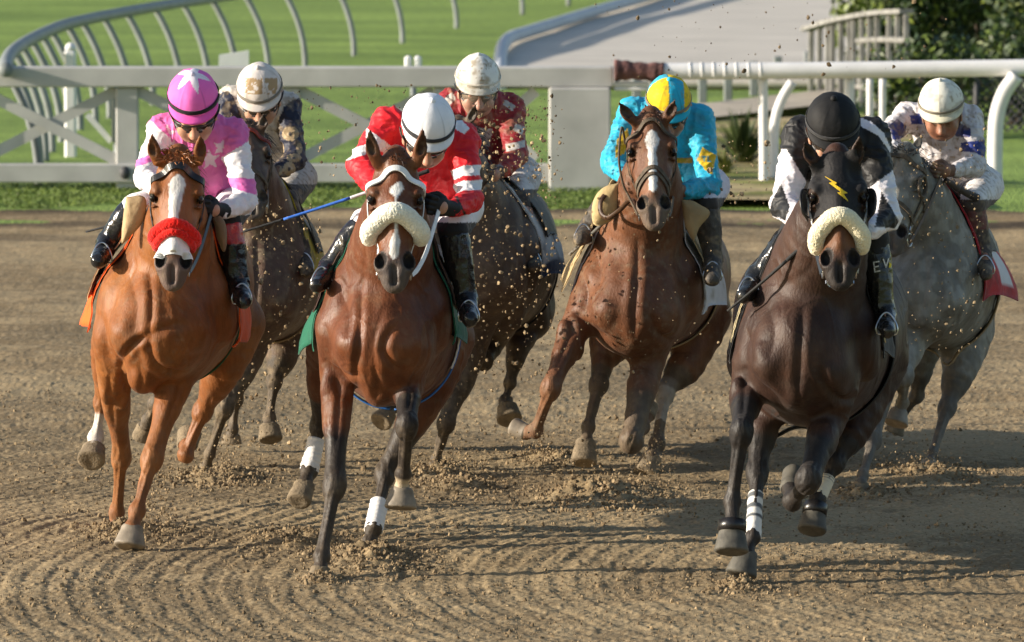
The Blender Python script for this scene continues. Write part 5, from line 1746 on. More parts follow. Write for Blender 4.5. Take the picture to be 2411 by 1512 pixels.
def build_h4():
    root = runner("H4", "reddish brown racehorse with a muddy white blaze and all four feet off the ground", (1440, 1150))
    h = Horse(33.8)
    trunk(h, [(1500, 725, .10, 112, 122), (1500, 682, .35, 138, 162), (1530, 668, .8, 155, 155), (1565, 655, 1.3, 146, 155), (1590, 645, 1.7, 130, 150), (1592, 660, 1.95, 95, 110)],
          [(1540, 350, -.06, 46, 54), (1528, 450, .08, 78, 84), (1508, 570, .26, 102, 116)])
    chest(h, (1432, 725), (1560, 735), (1492, 770), (1515, 590), (40, 46), (28, 46), .8)
    h.ell((1395, 680, .25), 38, 80, .15, .05, rot=16); h.ell((1615, 670, .28), 38, 85, .15, .05, rot=-8)
    h.leg("fl", [(1385, 725, .18, 50), (1352, 780, .10, 38)], (1298, 912, -.10, 28), (1262, 1013, .08, 20), (1240, 1018, .14, 20), (1208, 1004, .18, 23), dirty=False)
    h.leg("fr", [(1520, 770, .16, 56), (1526, 850, .15, 44)], (1487, 1038, -.12, 32), (1512, 1005, .22, 21), (1520, 980, .30, 22), (1525, 955, .36, 25), dirty=True)
    h.leg("hl", [(1450, 780, 1.2, 66), (1420, 850, 1.05, 32)], (1411, 902, .95, 27), (1385, 1005, .82, 19), (1379, 1042, .78, 23), (1374, 1090, .72, 31), True, dirty=True)
    h.leg("hr", [(1650, 740, 1.4, 74), (1622, 850, 1.25, 48)], (1566, 922, 1.12, 27), (1547, 1045, .9, 21), (1533, 1080, .82, 24), (1517, 1118, .74, 30), True, dirty=True)
    forearm(h, (1352, 780, .10, 38), (1298, 912, -.10, 28), -1)
    h.crease([(1502, 560), (1500, 650), (1494, 740), (1496, 800)], 7, .011); h.crease([(1350, 732), (1384, 762), (1420, 790), (1446, 812)], 6, .014)
    h.crease([(1532, 740), (1548, 780), (1584, 800), (1616, 786)], 7, .013); h.crease([(1392, 560), (1412, 640), (1400, 720)], 9, .010); h.crease([(1372, 640), (1384, 690), (1380, 740)], 7, .010)
    h.crease([(1590, 600), (1612, 670), (1604, 740)], 9, .008); h.bulge(1566, 750, 40, .011); h.bulge(1420, 740, 40, .012)
    h.crease([(1352, 770), (1326, 830), (1308, 870)], 5, .008, 1.2)
    h.set_head((1533, 272, -.26), (1541, 524), 122)
    h.head([((1491, 284, -.24), (1457, 239, -.28)), ((1567, 282, -.24), (1590, 233, -.28))])
    f = h.build(root, coat((.132, .051, .022), (.078, .030, .014), (.195, .08, .036), .52, (("fr", "hl", "hr"), (.075, .052, .036), .55), (.13, .095, .07),
                           ([.13, .16, .22, .30, .36, .50, .62, .70, .74], [.0, .0, .01, .0, .0, .0, -.01, -.01, -.01], [0, .09, .14, .10, .075, .085, .08, .07, 0]),
                           socks=(("hr", .0, .45, 0, (.42, .38, .33)),), mud=.30, mud_low=.35))
    h.bridle(M['leather_m'], (.04, .20), .020, nose=(.50, .66), nose2=(.56, .72))
    h.forelock(40, .05, (.10, .04, .02), .08, .3)
    h.mane([(1540, 285, -.16), (1552, 330, .0), (1560, 390, .2)], 70, .09, (.12, .045, .02))
    h.tail((1592, 580, 2.05), (.10, .04, .02))
    WH = np.array((.62, .60, .60))
    h.drape("saddle_cloth", .20, .64, (-104, 104), lambda uv, V: np.where(((uv[:, 0] > .45) & (uv[:, 0] < .8) & (uv[:, 1] > 72) & (uv[:, 1] < 96) & (uv[:, 1] - 72 < 40 * (uv[:, 0] - .4)))[:, None], np.array((.02, .025, .06)), flat(WH, (.42, .38, .33))(uv, V)), .012, flare=(.0, .06), slant=.05, wav=.02)
    h.drape("saddle_pad", .22, .62, (-86, 80), flat((.46, .34, .17), (.36, .26, .14)), .045, flare=(.07, .02), wav=.02)
    h.drape("saddle", .28, .58, (-58, 58), flat((.05, .03, .02)), .040, 'boot_m')
    h.girth(.86, .09, M['girth_t'], .010)
    plate("saddle_flap", [(1456, 432), (1424, 440), (1400, 464), (1393, 500), (1402, 530), (1440, 520), (1458, 480)], 33.8 + .04, root, 'fabric', (.50, .37, .18))
    plate("saddle_flap", [(1604, 470), (1636, 476), (1672, 500), (1648, 535), (1632, 566), (1612, 520)], 33.8 + .06, root, 'fabric', (.40, .28, .14))
    HORSES['H4'] = h
build_h4()

def build_h5():
    root = runner("H5", "dark bay racehorse spattered with mud, half hidden by the pink rider", (520, 1110))
    h = Horse(34.3)
    trunk(h, [(606, 690, .10, 104, 112), (618, 640, .35, 128, 160), (638, 650, .9, 118, 150), (648, 620, 1.5, 106, 140), (650, 640, 1.8, 74, 95)],
          [(586, 360, -.04, 42, 50), (594, 440, .08, 70, 78), (606, 540, .26, 102, 112)])
    chest(h, (545, 700), (655, 705), (600, 740), (600, 560), (36, 42), (26, 42), .6)
    h.leg("fl", [(600, 760, .16, 56), (582, 840, .16, 42)], (530, 960, .02, 25), (494, 1068, .14, 15), (487, 1096, .18, 15), (481, 1120, .2, 19), dirty=True)
    h.leg("fr", [(545, 780, .3, 48), (450, 860, .35, 34)], (365, 950, .35, 20), (350, 990, .48, 19), (344, 1005, .54, 21), (336, 1032, .58, 26), dirty=True)
    h.leg("hr", [(672, 760, 1.1, 60), (664, 838, .95, 40)], (647, 895, .88, 22), (634, 985, .82, 18), (634, 1004, .79, 23), (637, 1036, .75, 28), True, dirty=True)
    h.leg("hl", [(590, 760, 1.4, 55), (570, 850, 1.4, 36)], (556, 940, 1.5, 20), (548, 1010, 1.5, 16), (546, 1025, 1.5, 19), (545, 1045, 1.5, 24), True, dirty=True)
    h.crease([(604, 560), (606, 640), (600, 720), (604, 780)], 6, .010); h.crease([(640, 720), (668, 752), (700, 750)], 6, .012); h.crease([(690, 580), (702, 650), (694, 720)], 8, .010)
    h.set_head((584, 296, -.22), (598, 500), 106)
    h.head([((552, 304, -.2), (546, 262, -.24)), ((614, 304, -.2), (622, 264, -.24))])
    h.build(root, coat((.095, .058, .040), (.052, .034, .026), (.13, .075, .05), .5, (("fl", "fr", "hl", "hr"), (.028, .022, .018), .4), (.06, .05, .042), None, mud=.85, mud_low=.65, mudcol=(.17, .13, .085)))
    h.bridle(M['leather_m'], (.05, .16), .022, nose=(.55, .66), mb=mat("red_browband", (.22, .03, .015), rough=.6, var=.5, vscale=60))
    h.forelock(40, .05, (.05, .035, .025), .1, .3)
    h.mane([(590, 310, -.12), (604, 360, .05), (612, 420, .2)], 120, .13, (.045, .032, .024))
    h.tail((650, 580, 1.95), (.03, .02, .016))
    h.drape("saddle_cloth", .20, .64, (-100, 100), flat((.42, .34, .02), (.16, .13, .06)), .012, flare=.05, wav=.02)
    h.drape("saddle", .28, .58, (-70, 70), flat((.05, .04, .03), (.12, .09, .06)), .034, 'boot_m')
    h.girth(.8, .08, M['girth_t'], .010)
    HORSES['H5'] = h
build_h5()

def build_h6():
    root = runner("H6", "blackish mud spattered racehorse hidden behind the red rider", (1050, 1105))
    h = Horse(34.6)
    trunk(h, [(1130, 650, .10, 104, 114), (1150, 605, .35, 136, 166), (1175, 612, .9, 138, 172), (1192, 602, 1.5, 119, 166), (1194, 620, 1.8, 86, 108)],
          [(1082, 350, -.04, 42, 50), (1096, 430, .08, 70, 78), (1120, 520, .26, 104, 114)])
    chest(h, (1075, 660), (1185, 665), (1128, 700), (1110, 540), (36, 42), (26, 42), .6)
    h.leg("fl", [(1110, 760, .16, 58), (1094, 850, .15, 44)], (1052, 994, .0, 25), (1027, 1082, .1, 15), (1022, 1096, .12, 15), (1018, 1112, .14, 18), dirty=True)
    h.ell((1255, 560, 1.4), 50, 110, .2, .05, rot=-8); h.ell((1262, 735, 1.15), 40, 52, .16, .04)
    h.leg("hr", [(1240, 720, 1.2, 66), (1218, 825, .95, 28)], (1201, 900, .9, 19), (1190, 945, .86, 19), (1194, 958, .82, 23), (1200, 988, .76, 30), True, dirty=True)
    h.leg("hl", [(1110, 760, 1.3, 60), (1020, 860, 1.25, 36)], (950, 920, 1.25, 21), (925, 958, 1.3, 18), (912, 974, 1.25, 22), (896, 994, 1.2, 27), True, dirty=True)
    h.leg("fr", [(1180, 740, .3, 52), (1160, 800, .5, 36)], (1140, 850, .3, 24), (1130, 800, .62, 18), (1132, 775, .66, 20), (1134, 750, .7, 24), dirty=True)
    h.crease([(1240, 440), (1236, 560), (1250, 660), (1240, 730)], 9, .014, 1.9); h.crease([(1180, 560), (1186, 640), (1178, 720)], 8, .010); h.crease([(1200, 780), (1230, 790), (1270, 770)], 7, .012, 1.9)
    h.set_head((1078, 288, -.22), (1064, 490), 104)
    h.head([((1048, 300, -.2), (1036, 262, -.24)), ((1100, 292, -.2), (1124, 238, -.26))])
    h.build(root, coat((.082, .056, .040), (.046, .034, .027), (.12, .082, .058), .5, (("fl", "fr", "hl", "hr"), (.022, .018, .016), .4), (.05, .042, .036), None, mud=.65, mud_low=.5, mudcol=(.17, .13, .085)))
    h.bridle(M['leather_m'], (.05, .16), .022, nose=(.55, .66))
    h.mane([(1086, 300, -.12), (1108, 350, .05), (1124, 410, .2)], 130, .13, (.03, .024, .02))
    h.tail((1194, 560, 1.95), (.03, .02, .016))
    h.drape("saddle_cloth", .20, .64, (-104, 104), lambda uv, V: np.where((np.abs(uv[:, 1]) > 92)[:, None] | ((uv[:, 0] > .62) & (uv[:, 0] < .74) & (uv[:, 1] > 40) & (uv[:, 1] < 76))[:, None], np.array((.022, .025, .055)), np.array((.52, .50, .48)) * (1 - .5 * sstep(.5, .7, fbm(V, 18, 4)))[:, None]), .012, flare=.05, wav=.02)
    h.drape("saddle", .28, .58, (-70, 70), flat((.03, .026, .024), (.12, .09, .06)), .034, 'boot_m')
    h.girth(.8, .08, M['girth_k'], .010)
    HORSES['H6'] = h
build_h6()

def build_h7():
    root = runner("H7", "dapple grey racehorse with its head turned aside at the right", (2150, 1130))
    h = Horse(34.4)
    trunk(h, [(2178, 700, .10, 98, 108), (2196, 650, .35, 124, 164), (2225, 662, .9, 130, 160), (2250, 642, 1.5, 107, 150), (2252, 660, 1.8, 80, 100)],
          [(2140, 415, .05, 52, 62), (2162, 480, .12, 78, 86), (2180, 560, .26, 104, 114)])
    chest(h, (2125, 700), (2232, 705), (2176, 740), (2160, 570), (36, 42), (26, 42), .6)
    h.ell((2275, 655, .3), 36, 85, .15, .05, rot=-8)
    h.leg("fl", [(2160, 745, .14, 54), (2148, 800, .10, 40)], (2131, 885, -.15, 24), (2124, 948, -.05, 17), (2117, 968, -.05, 20), (2108, 998, -.08, 30))
    h.leg("hr", [(2275, 780, 1.1, 68), (2260, 870, .9, 44)], (2231, 955, .78, 25), (2196, 1068, .5, 14), (2189, 1086, .45, 16), (2183, 1106, .42, 21), True)
    h.leg("fr", [(2110, 780, .1, 50), (2084, 880, -.1, 36)], (2056, 1035, -.5, 23), (2032, 1120, -.74, 15), (2028, 1138, -.78, 16), (2025, 1160, -.8, 21), dirty=True)
    h.leg("hl", [(2190, 760, 1.4, 60), (2170, 850, 1.4, 36)], (2160, 930, 1.5, 20), (2120, 985, 1.6, 16), (2112, 1000, 1.6, 19), (2104, 1020, 1.6, 24), True, dirty=True)
    h.crease([(2176, 580), (2180, 650), (2172, 730)], 6, .010); h.crease([(2120, 760), (2150, 780), (2180, 770)], 6, .012); h.crease([(2236, 600), (2250, 670), (2240, 740)], 8, .010)
    h.set_head((2124, 356, -.16), (2092, 590), 108, yaw=-26)
    h.head([((2092, 366, -.16), (2098, 330, -.1)), ((2150, 356, -.10), (2166, 318, .02))])
    h.build(root, coat((.19, .172, .142), (.12, .108, .090), (.27, .25, .21), .58, (("fr", "hl", "hr"), (.10, .088, .075), .3), (.09, .075, .065), None,
                       dapple=((.34, .32, .275), .50, .64, .55), mud=.45, mud_low=.25, mudcol=(.19, .15, .10)))
    h.bridle(M['leather_m'], (.05, .16), .022, nose=(.52, .64))
    c0 = h.H(.47, .32, -.24)
    hood = []
    a = np.linspace(0, 2 * np.pi, 25)
    pts = np.array([c0 + h.et * h.L * .10 * math.cos(x) + h.en * h.W * .20 * math.sin(x) + h.ex * h.W * .02 for x in a])
    V, Q, T = tube_vq(pts, .009, 8)
    mesh_np("blinker_cup", V, [Q, T], M['leather_m'], root)
    h.forelock(60, .08, (.09, .08, .07), .15, .4)
    h.mane([(2140, 370, -.04), (2178, 420, .1), (2210, 480, .25)], 120, .12, (.07, .062, .055))
    h.tail((2255, 590, 1.95), (.14, .13, .12))
    RD = np.array((.42, .014, .02))
    h.drape("saddle_cloth", .20, .64, (-104, 106), lambda uv, V: np.where(((uv[:, 0] > .45) & (uv[:, 0] < .86) & (np.abs(uv[:, 1]) > 62) & (np.abs(uv[:, 1]) < 96))[:, None], np.array((.62, .60, .60)), RD * (1 - .4 * sstep(.5, .7, fbm(V, 18, 4)))[:, None]), .014, flare=.08, wav=.03)
    h.drape("saddle", .28, .58, (-66, 66), flat((.04, .03, .025), (.12, .09, .06)), .036, 'boot_m')
    h.girth(.72, .09, M['girth_t'], .010)
    HORSES['H7'] = h
build_h7()
# =================================================================== the riders
def star_poly(cx, cy, r, rot=0, q=.42):
    return [(cx + r * (1 if k % 2 == 0 else q) * math.sin(R(rot + k * 36)), cy - r * (1 if k % 2 == 0 else q) * math.cos(R(rot + k * 36))) for k in range(10)]

def muddy(c, V, amt, col=(.20, .15, .09), s=30, seed=3):
    m = np.clip(sstep(.50, .72, fbm(V, s, seed, 3)) * amt + sstep(.72, .80, vnoise(V, 85, seed + 1)) * sstep(.35, .6, vnoise(V, 9, seed + 2)) * amt, 0, .92)[:, None]
    return c * (1 - m) + np.array(col) * m

class Jockey:
    def __init__(s, key, label, J):
        s.h = HORSES[key]; s.Y = s.h.Y; s.J = J
        hip = s.p(J['hip'])
        s.root = empty("person", hip)
        tag(s.root, label, "person", "jockeys riding in the race")
        q = J['helm']
        s.hc = s.p(q[:3]); s.hr = s.r(q[3], q[2])
        pt, yaw, roll = R(J.get('pitch', 36)), R(J.get('yaw', 0)), R(J.get('roll', 0))
        up = np.array((0, -math.sin(pt), math.cos(pt))); fw = np.array((0, -math.cos(pt), -math.sin(pt))); ri = np.array((1.0, 0, 0))
        def rz(v): return np.array((v[0] * math.cos(yaw) - v[1] * math.sin(yaw), v[0] * math.sin(yaw) + v[1] * math.cos(yaw), v[2]))
        up, fw, ri = rz(up), rz(fw), rz(ri)
        c, n = math.cos(roll), math.sin(roll)
        s.up, s.ri, s.fw = up * c + ri * n, ri * c - up * n, fw
    def p(s, t): return P(t[0], t[1], s.Y + t[2])
    def r(s, px, dY=0): return px * (s.Y + dY) / F
    def hd(s, x, f, u): return s.hc + (s.ri * x + s.fw * f + s.up * u) * s.hr
    def fc(s, x, f, u): return s.hd(x, f + .04, u + s.J.get('du', -.30))
    def row(s, t): r = s.r(t[3], t[2]); return (*s.p(t), r, s.r(t[4], t[2]) if len(t) > 4 else r)
    # ------------------------------------------------ skin
    def body(s, tone):
        J = s.J; hr = s.hr
        pts = [s.p(J[k]) for k in ('shL', 'shR', 'elL', 'elR', 'haL', 'haR', 'hip', 'knL', 'knR', 'anL', 'anR')] + [s.hc]
        f = Field(np.min(pts, 0) - .22, np.max(pts, 0) + .22, .0072)
        ax = np.array((s.ri, s.fw, s.up))
        def e(x, g, u, r, k=.012, tg=1, op='add'): f.ell((s.fc if u < -.05 else s.hd)(x, g, u), tuple(q * hr for q in r), ax, k, tg, op)
        def sg(a, b, ra, rb, k=.01, tg=1, op='add'): f.seg(s.fc(*a), s.fc(*b), ra * hr, rb * hr, k, tg, op=op)
        # head
        e(0, 0, 0, (.80, .98, .86)); e(0, .26, -.50, (.66, .66, .62), .03)
        e(0, .40, -.92, (.52, .50, .46), .04); e(0, .62, -1.16, (.27, .24, .20), .03)
        sg((-.62, .05, -.62), (-.34, .55, -1.10), .16, .15, .04); sg((.62, .05, -.62), (.34, .55, -1.10), .16, .15, .04)
        sg((-.36, .84, -.34), (.36, .84, -.34), .10, .10, .03)
        for q in (-1, 1):
            e(q * .27, .93, -.50, (.18, .14, .13), .02, 1, 'sub')
            e(q * .27, .76, -.50, (.13, .13, .12), .004, 3)
            e(q * .42, .70, -.74, (.20, .18, .17), .04)
            e(q * .82, .02, -.60, (.09, .18, .26), .01)
            e(q * .11, 1.02, -.83, (.075, .10, .08), .012)
        sg((0, .86, -.42), (0, 1.12, -.79), .09, .125, .02)
        sg((-.19, .86, -1.035), (.19, .86, -1.035), .060, .060, .012, 2)
        sg((-.15, .85, -1.135), (.15, .85, -1.135), .062, .062, .012, 2)
        sg((-.24, .95, -1.085), (.24, .95, -1.085), .030, .030, .010, 4, 'sub')
        # neck, trunk and limbs
        nb = (s.p(J['shL']) + s.p(J['shR'])) / 2
        f.seg(s.fc(0, -.25, -.55), nb + (0, 0, .02), .062, .075, .03, 1)
        w = s.p(J['waist'][:3]); hip = s.p(J['hip'])
        f.chain([(*nb, .15, .10), (*s.p(J['chest'][:3]), .14, .11), (*w, .115, .095), (*hip, .14, .12)], .04, 1, (1, 0, 0), 4)
        for q in 'LR':
            sh, el, wr, ha = (s.p(J[k + q]) for k in ('sh', 'el', 'wr', 'ha'))
            f.chain([(*sh, .056), (*(sh * .5 + el * .5), .044), (*el, .036)], .02, 1)
            f.chain([(*el, .036), (*(el * .7 + wr * .3), .039), (*wr, .025)], .008, 1)
            f.ell(ha, (.036, .030, .036), None, .012, 1)
            kn, an = s.p(J['kn' + q]), s.p(J['an' + q])
            hj = hip + ((-.11 if q == 'L' else .11), 0, -.02)
            f.chain([(*hj, .085), (*(hj * .5 + kn * .5), .07), (*kn, .05)], .03, 1)
            f.chain([(*kn, .048), (*(kn * .65 + an * .35), .048), (*an, .034)], .01, 1)
            to = s.p(J['to' + q]); f.seg(an, an + (to - an) * .5, .034, .022, .01, 1)
        V, Q, tg = f.mesh(1)
        c = np.tile(np.array(tone), (len(V), 1))
        lip = (tg == 2)[:, None]; c = np.where(lip, np.array(tone) * (.95, .55, .52), c)
        c = np.where((tg == 4)[:, None], np.array(tone) * .35, c)
        c = np.where((tg == 3)[:, None], np.array((.03, .02, .015)), c)
        red = np.exp(-((np.linalg.norm(V - s.fc(0, 1.05, -.80), axis=1) / hr) / .35) ** 2)[:, None] * .25
        c = c * (1 - red) + np.array(tone) * (1.05, .72, .66) * red
        if J.get('dirtface'): c = muddy(c, V, J['dirtface'], (.24, .17, .10), 45)
        s.skin = mesh_np("body", V, Q, M['skin'], s.root, c)
    # ------------------------------------------------ helmet, goggles
    def helmet(s, colfn, band=(.02, .02, .02), brim=None, button=None, seams=6, mud=0.0, bandw=.09):
        hr = s.hr
        nt, npz = 46, 96
        th = np.radians(np.linspace(0, 101, nt)); ph = np.linspace(0, 2 * np.pi, npz, endpoint=False)
        T, Fz = np.meshgrid(th, ph, indexing='ij')
        seam = np.exp(-((np.mod(Fz + np.pi / seams / 1 + .0, 2 * np.pi / seams) - np.pi / seams) / .022) ** 2) * np.sin(T)
        x, f, u = np.sin(T) * np.cos(Fz), 1.17 * np.sin(T) * np.sin(Fz), 1.03 * np.cos(T) + .04 * np.cos(T) ** 6
        V = s.hc + hr * (x[..., None] * s.ri + f[..., None] * s.fw + u[..., None] * s.up)
        V = V.reshape(-1, 3)
        N = V - s.hc; N /= np.linalg.norm(N, axis=1)[:, None]
        V = V + N * ((seam.ravel()) * .0018 + (fbm(V * (1.6, 1, .7), 12, 2, 2) - .5) * .010)[:, None]
        i = np.arange(nt - 1)[:, None] * npz; j = np.arange(npz)[None, :]; k = (j + 1) % npz
        Q = np.stack([i + j, i + npz + j, i + npz + k, i + k], -1).reshape(-1, 4)
        c = colfn(T.ravel(), Fz.ravel(), V)
        c = c * (1 - .30 * seam.ravel())[:, None]
        if mud: c = muddy(c, V, mud, (.30, .23, .14), 26, 6)
        root = mesh_np("helmet", V, Q, M['cap'], s.root, c)
        a = np.linspace(0, 2 * np.pi, 73)
        th0 = R(86)
        pts = np.array([s.hd(math.sin(th0) * math.cos(q) * 1.012, 1.17 * math.sin(th0) * math.sin(q) * 1.012, 1.03 * math.cos(th0)) for q in a])
        V, Q = ribbon_vq(pts, pts - s.hc, bandw * 2 * hr, .003)
        mesh_np("band", V, Q, M['fabric'], root, np.tile(band, (len(V), 1)))
        # peak
        g = []
        for w in np.linspace(0, 1, 7):
            for q in np.radians(np.linspace(12, 168, 33)):
                k = math.sin((q - R(12)) / R(156) * np.pi) ** .6
                th1 = R(95)
                g.append(s.hd(math.sin(th1) * math.cos(q) * (1.0 + .10 * w * k), 1.17 * math.sin(th1) * math.sin(q) + .25 * w * k, 1.03 * math.cos(th1) - .15 * w * k - .04 * w * w))
        g = np.array(g)
        i = np.arange(6)[:, None] * 33; j = np.arange(32)[None, :]
        Q = np.stack([i + j, i + j + 1, i + 34 + j, i + 33 + j], -1).reshape(-1, 4)
        lower = g - s.up * .05 * hr
        n = len(g)
        edge = [(6 * 33 + q, 6 * 33 + q + 1, 6 * 33 + q + 1 + n, 6 * 33 + q + n) for q in range(32)]
        bc = colfn(np.full(2 * n, R(100)), np.concatenate([np.tile(np.radians(np.linspace(12, 168, 33)), 7)] * 2), np.concatenate([g, lower])) if brim is None else np.tile(brim, (2 * n, 1))
        if mud: bc = muddy(bc, np.concatenate([g, lower]), mud * .6, (.30, .23, .14), 26, 6)
        mesh_np("peak", np.concatenate([g, lower]), [Q, Q[:, ::-1] + n, np.array(edge)], M['cap'], root, bc)
        b = s.hd(0, .0, 1.07)
        V, Q, T = tube_vq([b - s.up * .01, b + s.up * .006, b + s.up * .012], [.016, .014, .004], 12)
        mesh_np("button", V, [Q, T], M['cap'], root, np.tile(button if button is not None else c[0], (len(V), 1)))
        # chin strap
        pts = crom([s.fc(-.86, .10, -.25), s.fc(-.72, .30, -.95), s.fc(-.30, .58, -1.36), s.fc(0, .66, -1.42), s.fc(.30, .58, -1.36), s.fc(.72, .30, -.95), s.fc(.86, .10, -.25)], 5)
        V, Q = ribbon_vq(pts, pts - s.fc(0, .2, -.7), .014, .003)
        mesh_np("chin_strap", V, Q, M['leather'], root)
        s.hel = root
    def goggles(s, big=1.0, lens='goggle', frame='goggle_f', u0=-.47):
        hr = s.hr
        a = np.radians(np.linspace(-78, 78, 41)); w = np.linspace(-1, 1, 9)
        A, W = np.meshgrid(a, w, indexing='ij')
        half = .175 * big * (1 - .55 * np.abs(A / R(78)) ** 3) * (1 - .35 * np.exp(-(A / .10) ** 2) * (W < 0))
        x = .76 * np.sin(A); f = .36 + .66 * np.cos(A) - .05 * W ** 2
        u = u0 + s.J.get('du', -.30) + half * W
        f = f + .04
        g = s.hc + hr * (x[..., None] * s.ri + f[..., None] * s.fw + u[..., None] * s.up)
        V = g.reshape(-1, 3)
        i = np.arange(40)[:, None] * 9; j = np.arange(8)[None, :]
        Q = np.stack([i + j, i + 9 + j, i + 10 + j, i + j + 1], -1).reshape(-1, 4)
        root = mesh_np("goggles", V, Q, M[lens], s.root)
        rim = np.concatenate([g[:, 0], g[::-1, -1], g[:1, 0]])
        V, Q, T = tube_vq(rim, .0055, 7, False)
        mesh_np("frame", V, Q, M[frame], root)
        pts = crom([s.fc(-.80, .30, u0), s.fc(-.93, 0, u0 + .1), s.fc(-.97, -.3, u0 + .22)], 4)
        for q in (1, -1):
            p2 = np.array([s.hc + (s.ri * ((p - s.hc) @ s.ri) * q + s.fw * ((p - s.hc) @ s.fw) + s.up * ((p - s.hc) @ s.up)) for p in pts])
            V, Q = ribbon_vq(p2, p2 - s.hc, .022, .003)
            mesh_np("elastic", V, Q, M['goggle_f'], root)
    # ------------------------------------------------ clothes
    def cloth(s, name, ops, colfn, material, h=.0062, fold=.007, fs=13, seed=1, cuts=(), k=.03):
        P_ = []
        for o in ops:
            for q in o[0]: P_.append((np.array(q[:3]), max(q[3:])))
        f = Field(np.min([a - r for a, r in P_], 0) - .05, np.max([a + r for a, r in P_], 0) + .05, h)
        for rows, kk, tg, sub in ops: f.chain(rows, kk, tg, (1, 0, 0), sub)
        for p, n in cuts: f.cut(p, n)
        V, Q, tg = f.mesh(1)
        N = vnormals(V, Q)
        w = V + .02 * np.stack([vnoise(V, 14, seed + 9), vnoise(V, 14, seed + 10), vnoise(V, 14, seed + 11)], 1)
        def ridg(sc, k, sd): return (1 - np.abs(2 * vnoise(w * sc, k, sd) - 1)) ** 2
        tr = ridg((1.25, .8, .40), fs, seed) * .65 + ridg((1.2, 1, .6), fs * 2.1, seed + 1) * .35
        li = ridg((.45, .6, 1.15), fs * 1.15, seed + 2) * .65 + ridg((.8, .9, 1.3), fs * 2.3, seed + 3) * .35
        V = V + N * (fold * 1.5 * (np.where(tg == 1, tr, li) - .40))[:, None]
        x, y = PX(V)
        o = mesh_np(name, V, Q, M[material], s.root, colfn(V, tg, x, y, N))
        o_f = f
        return o, f
    def jacket(s, colfn, puff=1.0, seed=1, fold=.012):
        J = s.J
        ops = [([s.row(J['neck']), s.row(J['chest']), s.row(J['waist'])], .03, 1, 6)]
        nb = s.p(J['neck'][:3])
        for q, t in (('L', 2), ('R', 3)):
            sh, el, wr = (s.p(J[k + q]) for k in ('sh', 'el', 'wr'))
            a = J.get('arm', .064) * puff * .92
            ops.append(([(*(nb * .55 + sh * .45 - (0, 0, .02)), a * 1.25), (*sh, a * 1.12)], .05, 1, 0))
            ops.append(([(*sh, a * 1.12), (*(sh * .55 + el * .45), a), (*el, a * .86)], .035, t, 3))
            ops.append(([(*el, a * .86), (*(el * .6 + wr * .4), a * .80), (*(el * .15 + wr * .85), a * .60), (*wr, a * .50)], .012, t, 3))
        s.jk, s.jf = s.cloth("jacket", ops, colfn, 'silk', fold=fold, seed=seed, fs=18)
        # collar
        c0 = s.hd(0, -.18, -.98); n = norm(s.p(J['neck'][:3]) - s.hd(0, -.2, -.5))
        return s.jk
    def breeches(s, colfn, seed=2, boot_h=.25):
        J = s.J; hip = s.p(J['hip']); w = s.p(J['waist'][:3])
        ops = [([(*(w * .55 + hip * .45), .135, .115), (*hip, .145, .14)], .04, 1, 3)]
        for q, t in (('L', 2), ('R', 3)):
            kn, an = s.p(J['kn' + q]), s.p(J['an' + q])
            hj = hip + ((-.11 if q == 'L' else .11), 0, -.02)
            ops.append(([(*hj, .096), (*(hj * .5 + kn * .5), .082), (*kn, .066)], .04, t, 3))
            ops.append(([(*kn, .064), (*(kn * .70 + an * .30), .056)], .01, t, 0))
        s.br, s.bf = s.cloth("breeches", ops, colfn, 'fabric', fold=.007, fs=11, seed=seed)
    def boots(s, colfn, material='boot', top=(.02, .02, .02), f0=.12, r=.066):
        J = s.J; s.bfs = {}
        for q in 'LR':
            kn, an, to = (s.p(J[k + q]) for k in ('kn', 'an', 'to'))
            a = kn + (an - kn) * f0
            u = norm(to - an)
            heel = an - u * .045 - (0, 0, .035)
            ops = [([(*a, r), (*(kn * .6 + an * .4), r * .98), (*(kn * .25 + an * .75), r * .78), (*an, r * .72)], .02, 1, 3),
                   ([(*an, r * .70), (*(an + (to - an) * .45 - (0, 0, .02)), r * .66), (*(to - (0, 0, .015)), r * .52)], .015, 2, 2),
                   ([(*an, r * .6), (*heel, r * .52)], .012, 2, 0)]
            n = norm(a - kn)
            o, f = s.cloth("boot", ops, colfn, material, h=.0058, fold=.006, fs=16, seed=9, cuts=((kn + (an - kn) * (f0 + .01), norm(kn - an)),))
            s.bfs[q] = (o, f)
            # stirrup iron under the ball of the foot
            b = an + (to - an) * .62 - (0, 0, .05)
            pp = crom([b + (-.05, .0, 0), b + (-.056, 0, .05), b + (-.03, .02, .12), b + (0, .03, .145), b + (.03, .02, .12), b + (.056, 0, .05), b + (.05, 0, 0), b + (0, 0, -.003), b + (-.05, 0, 0)], 4)
            V, Q, T = tube_vq(b + (pp - b) * (.80, .8, .62), .0040, 7)
            mesh_np("stirrup", V, [Q, T], M['metal'], s.h.root)
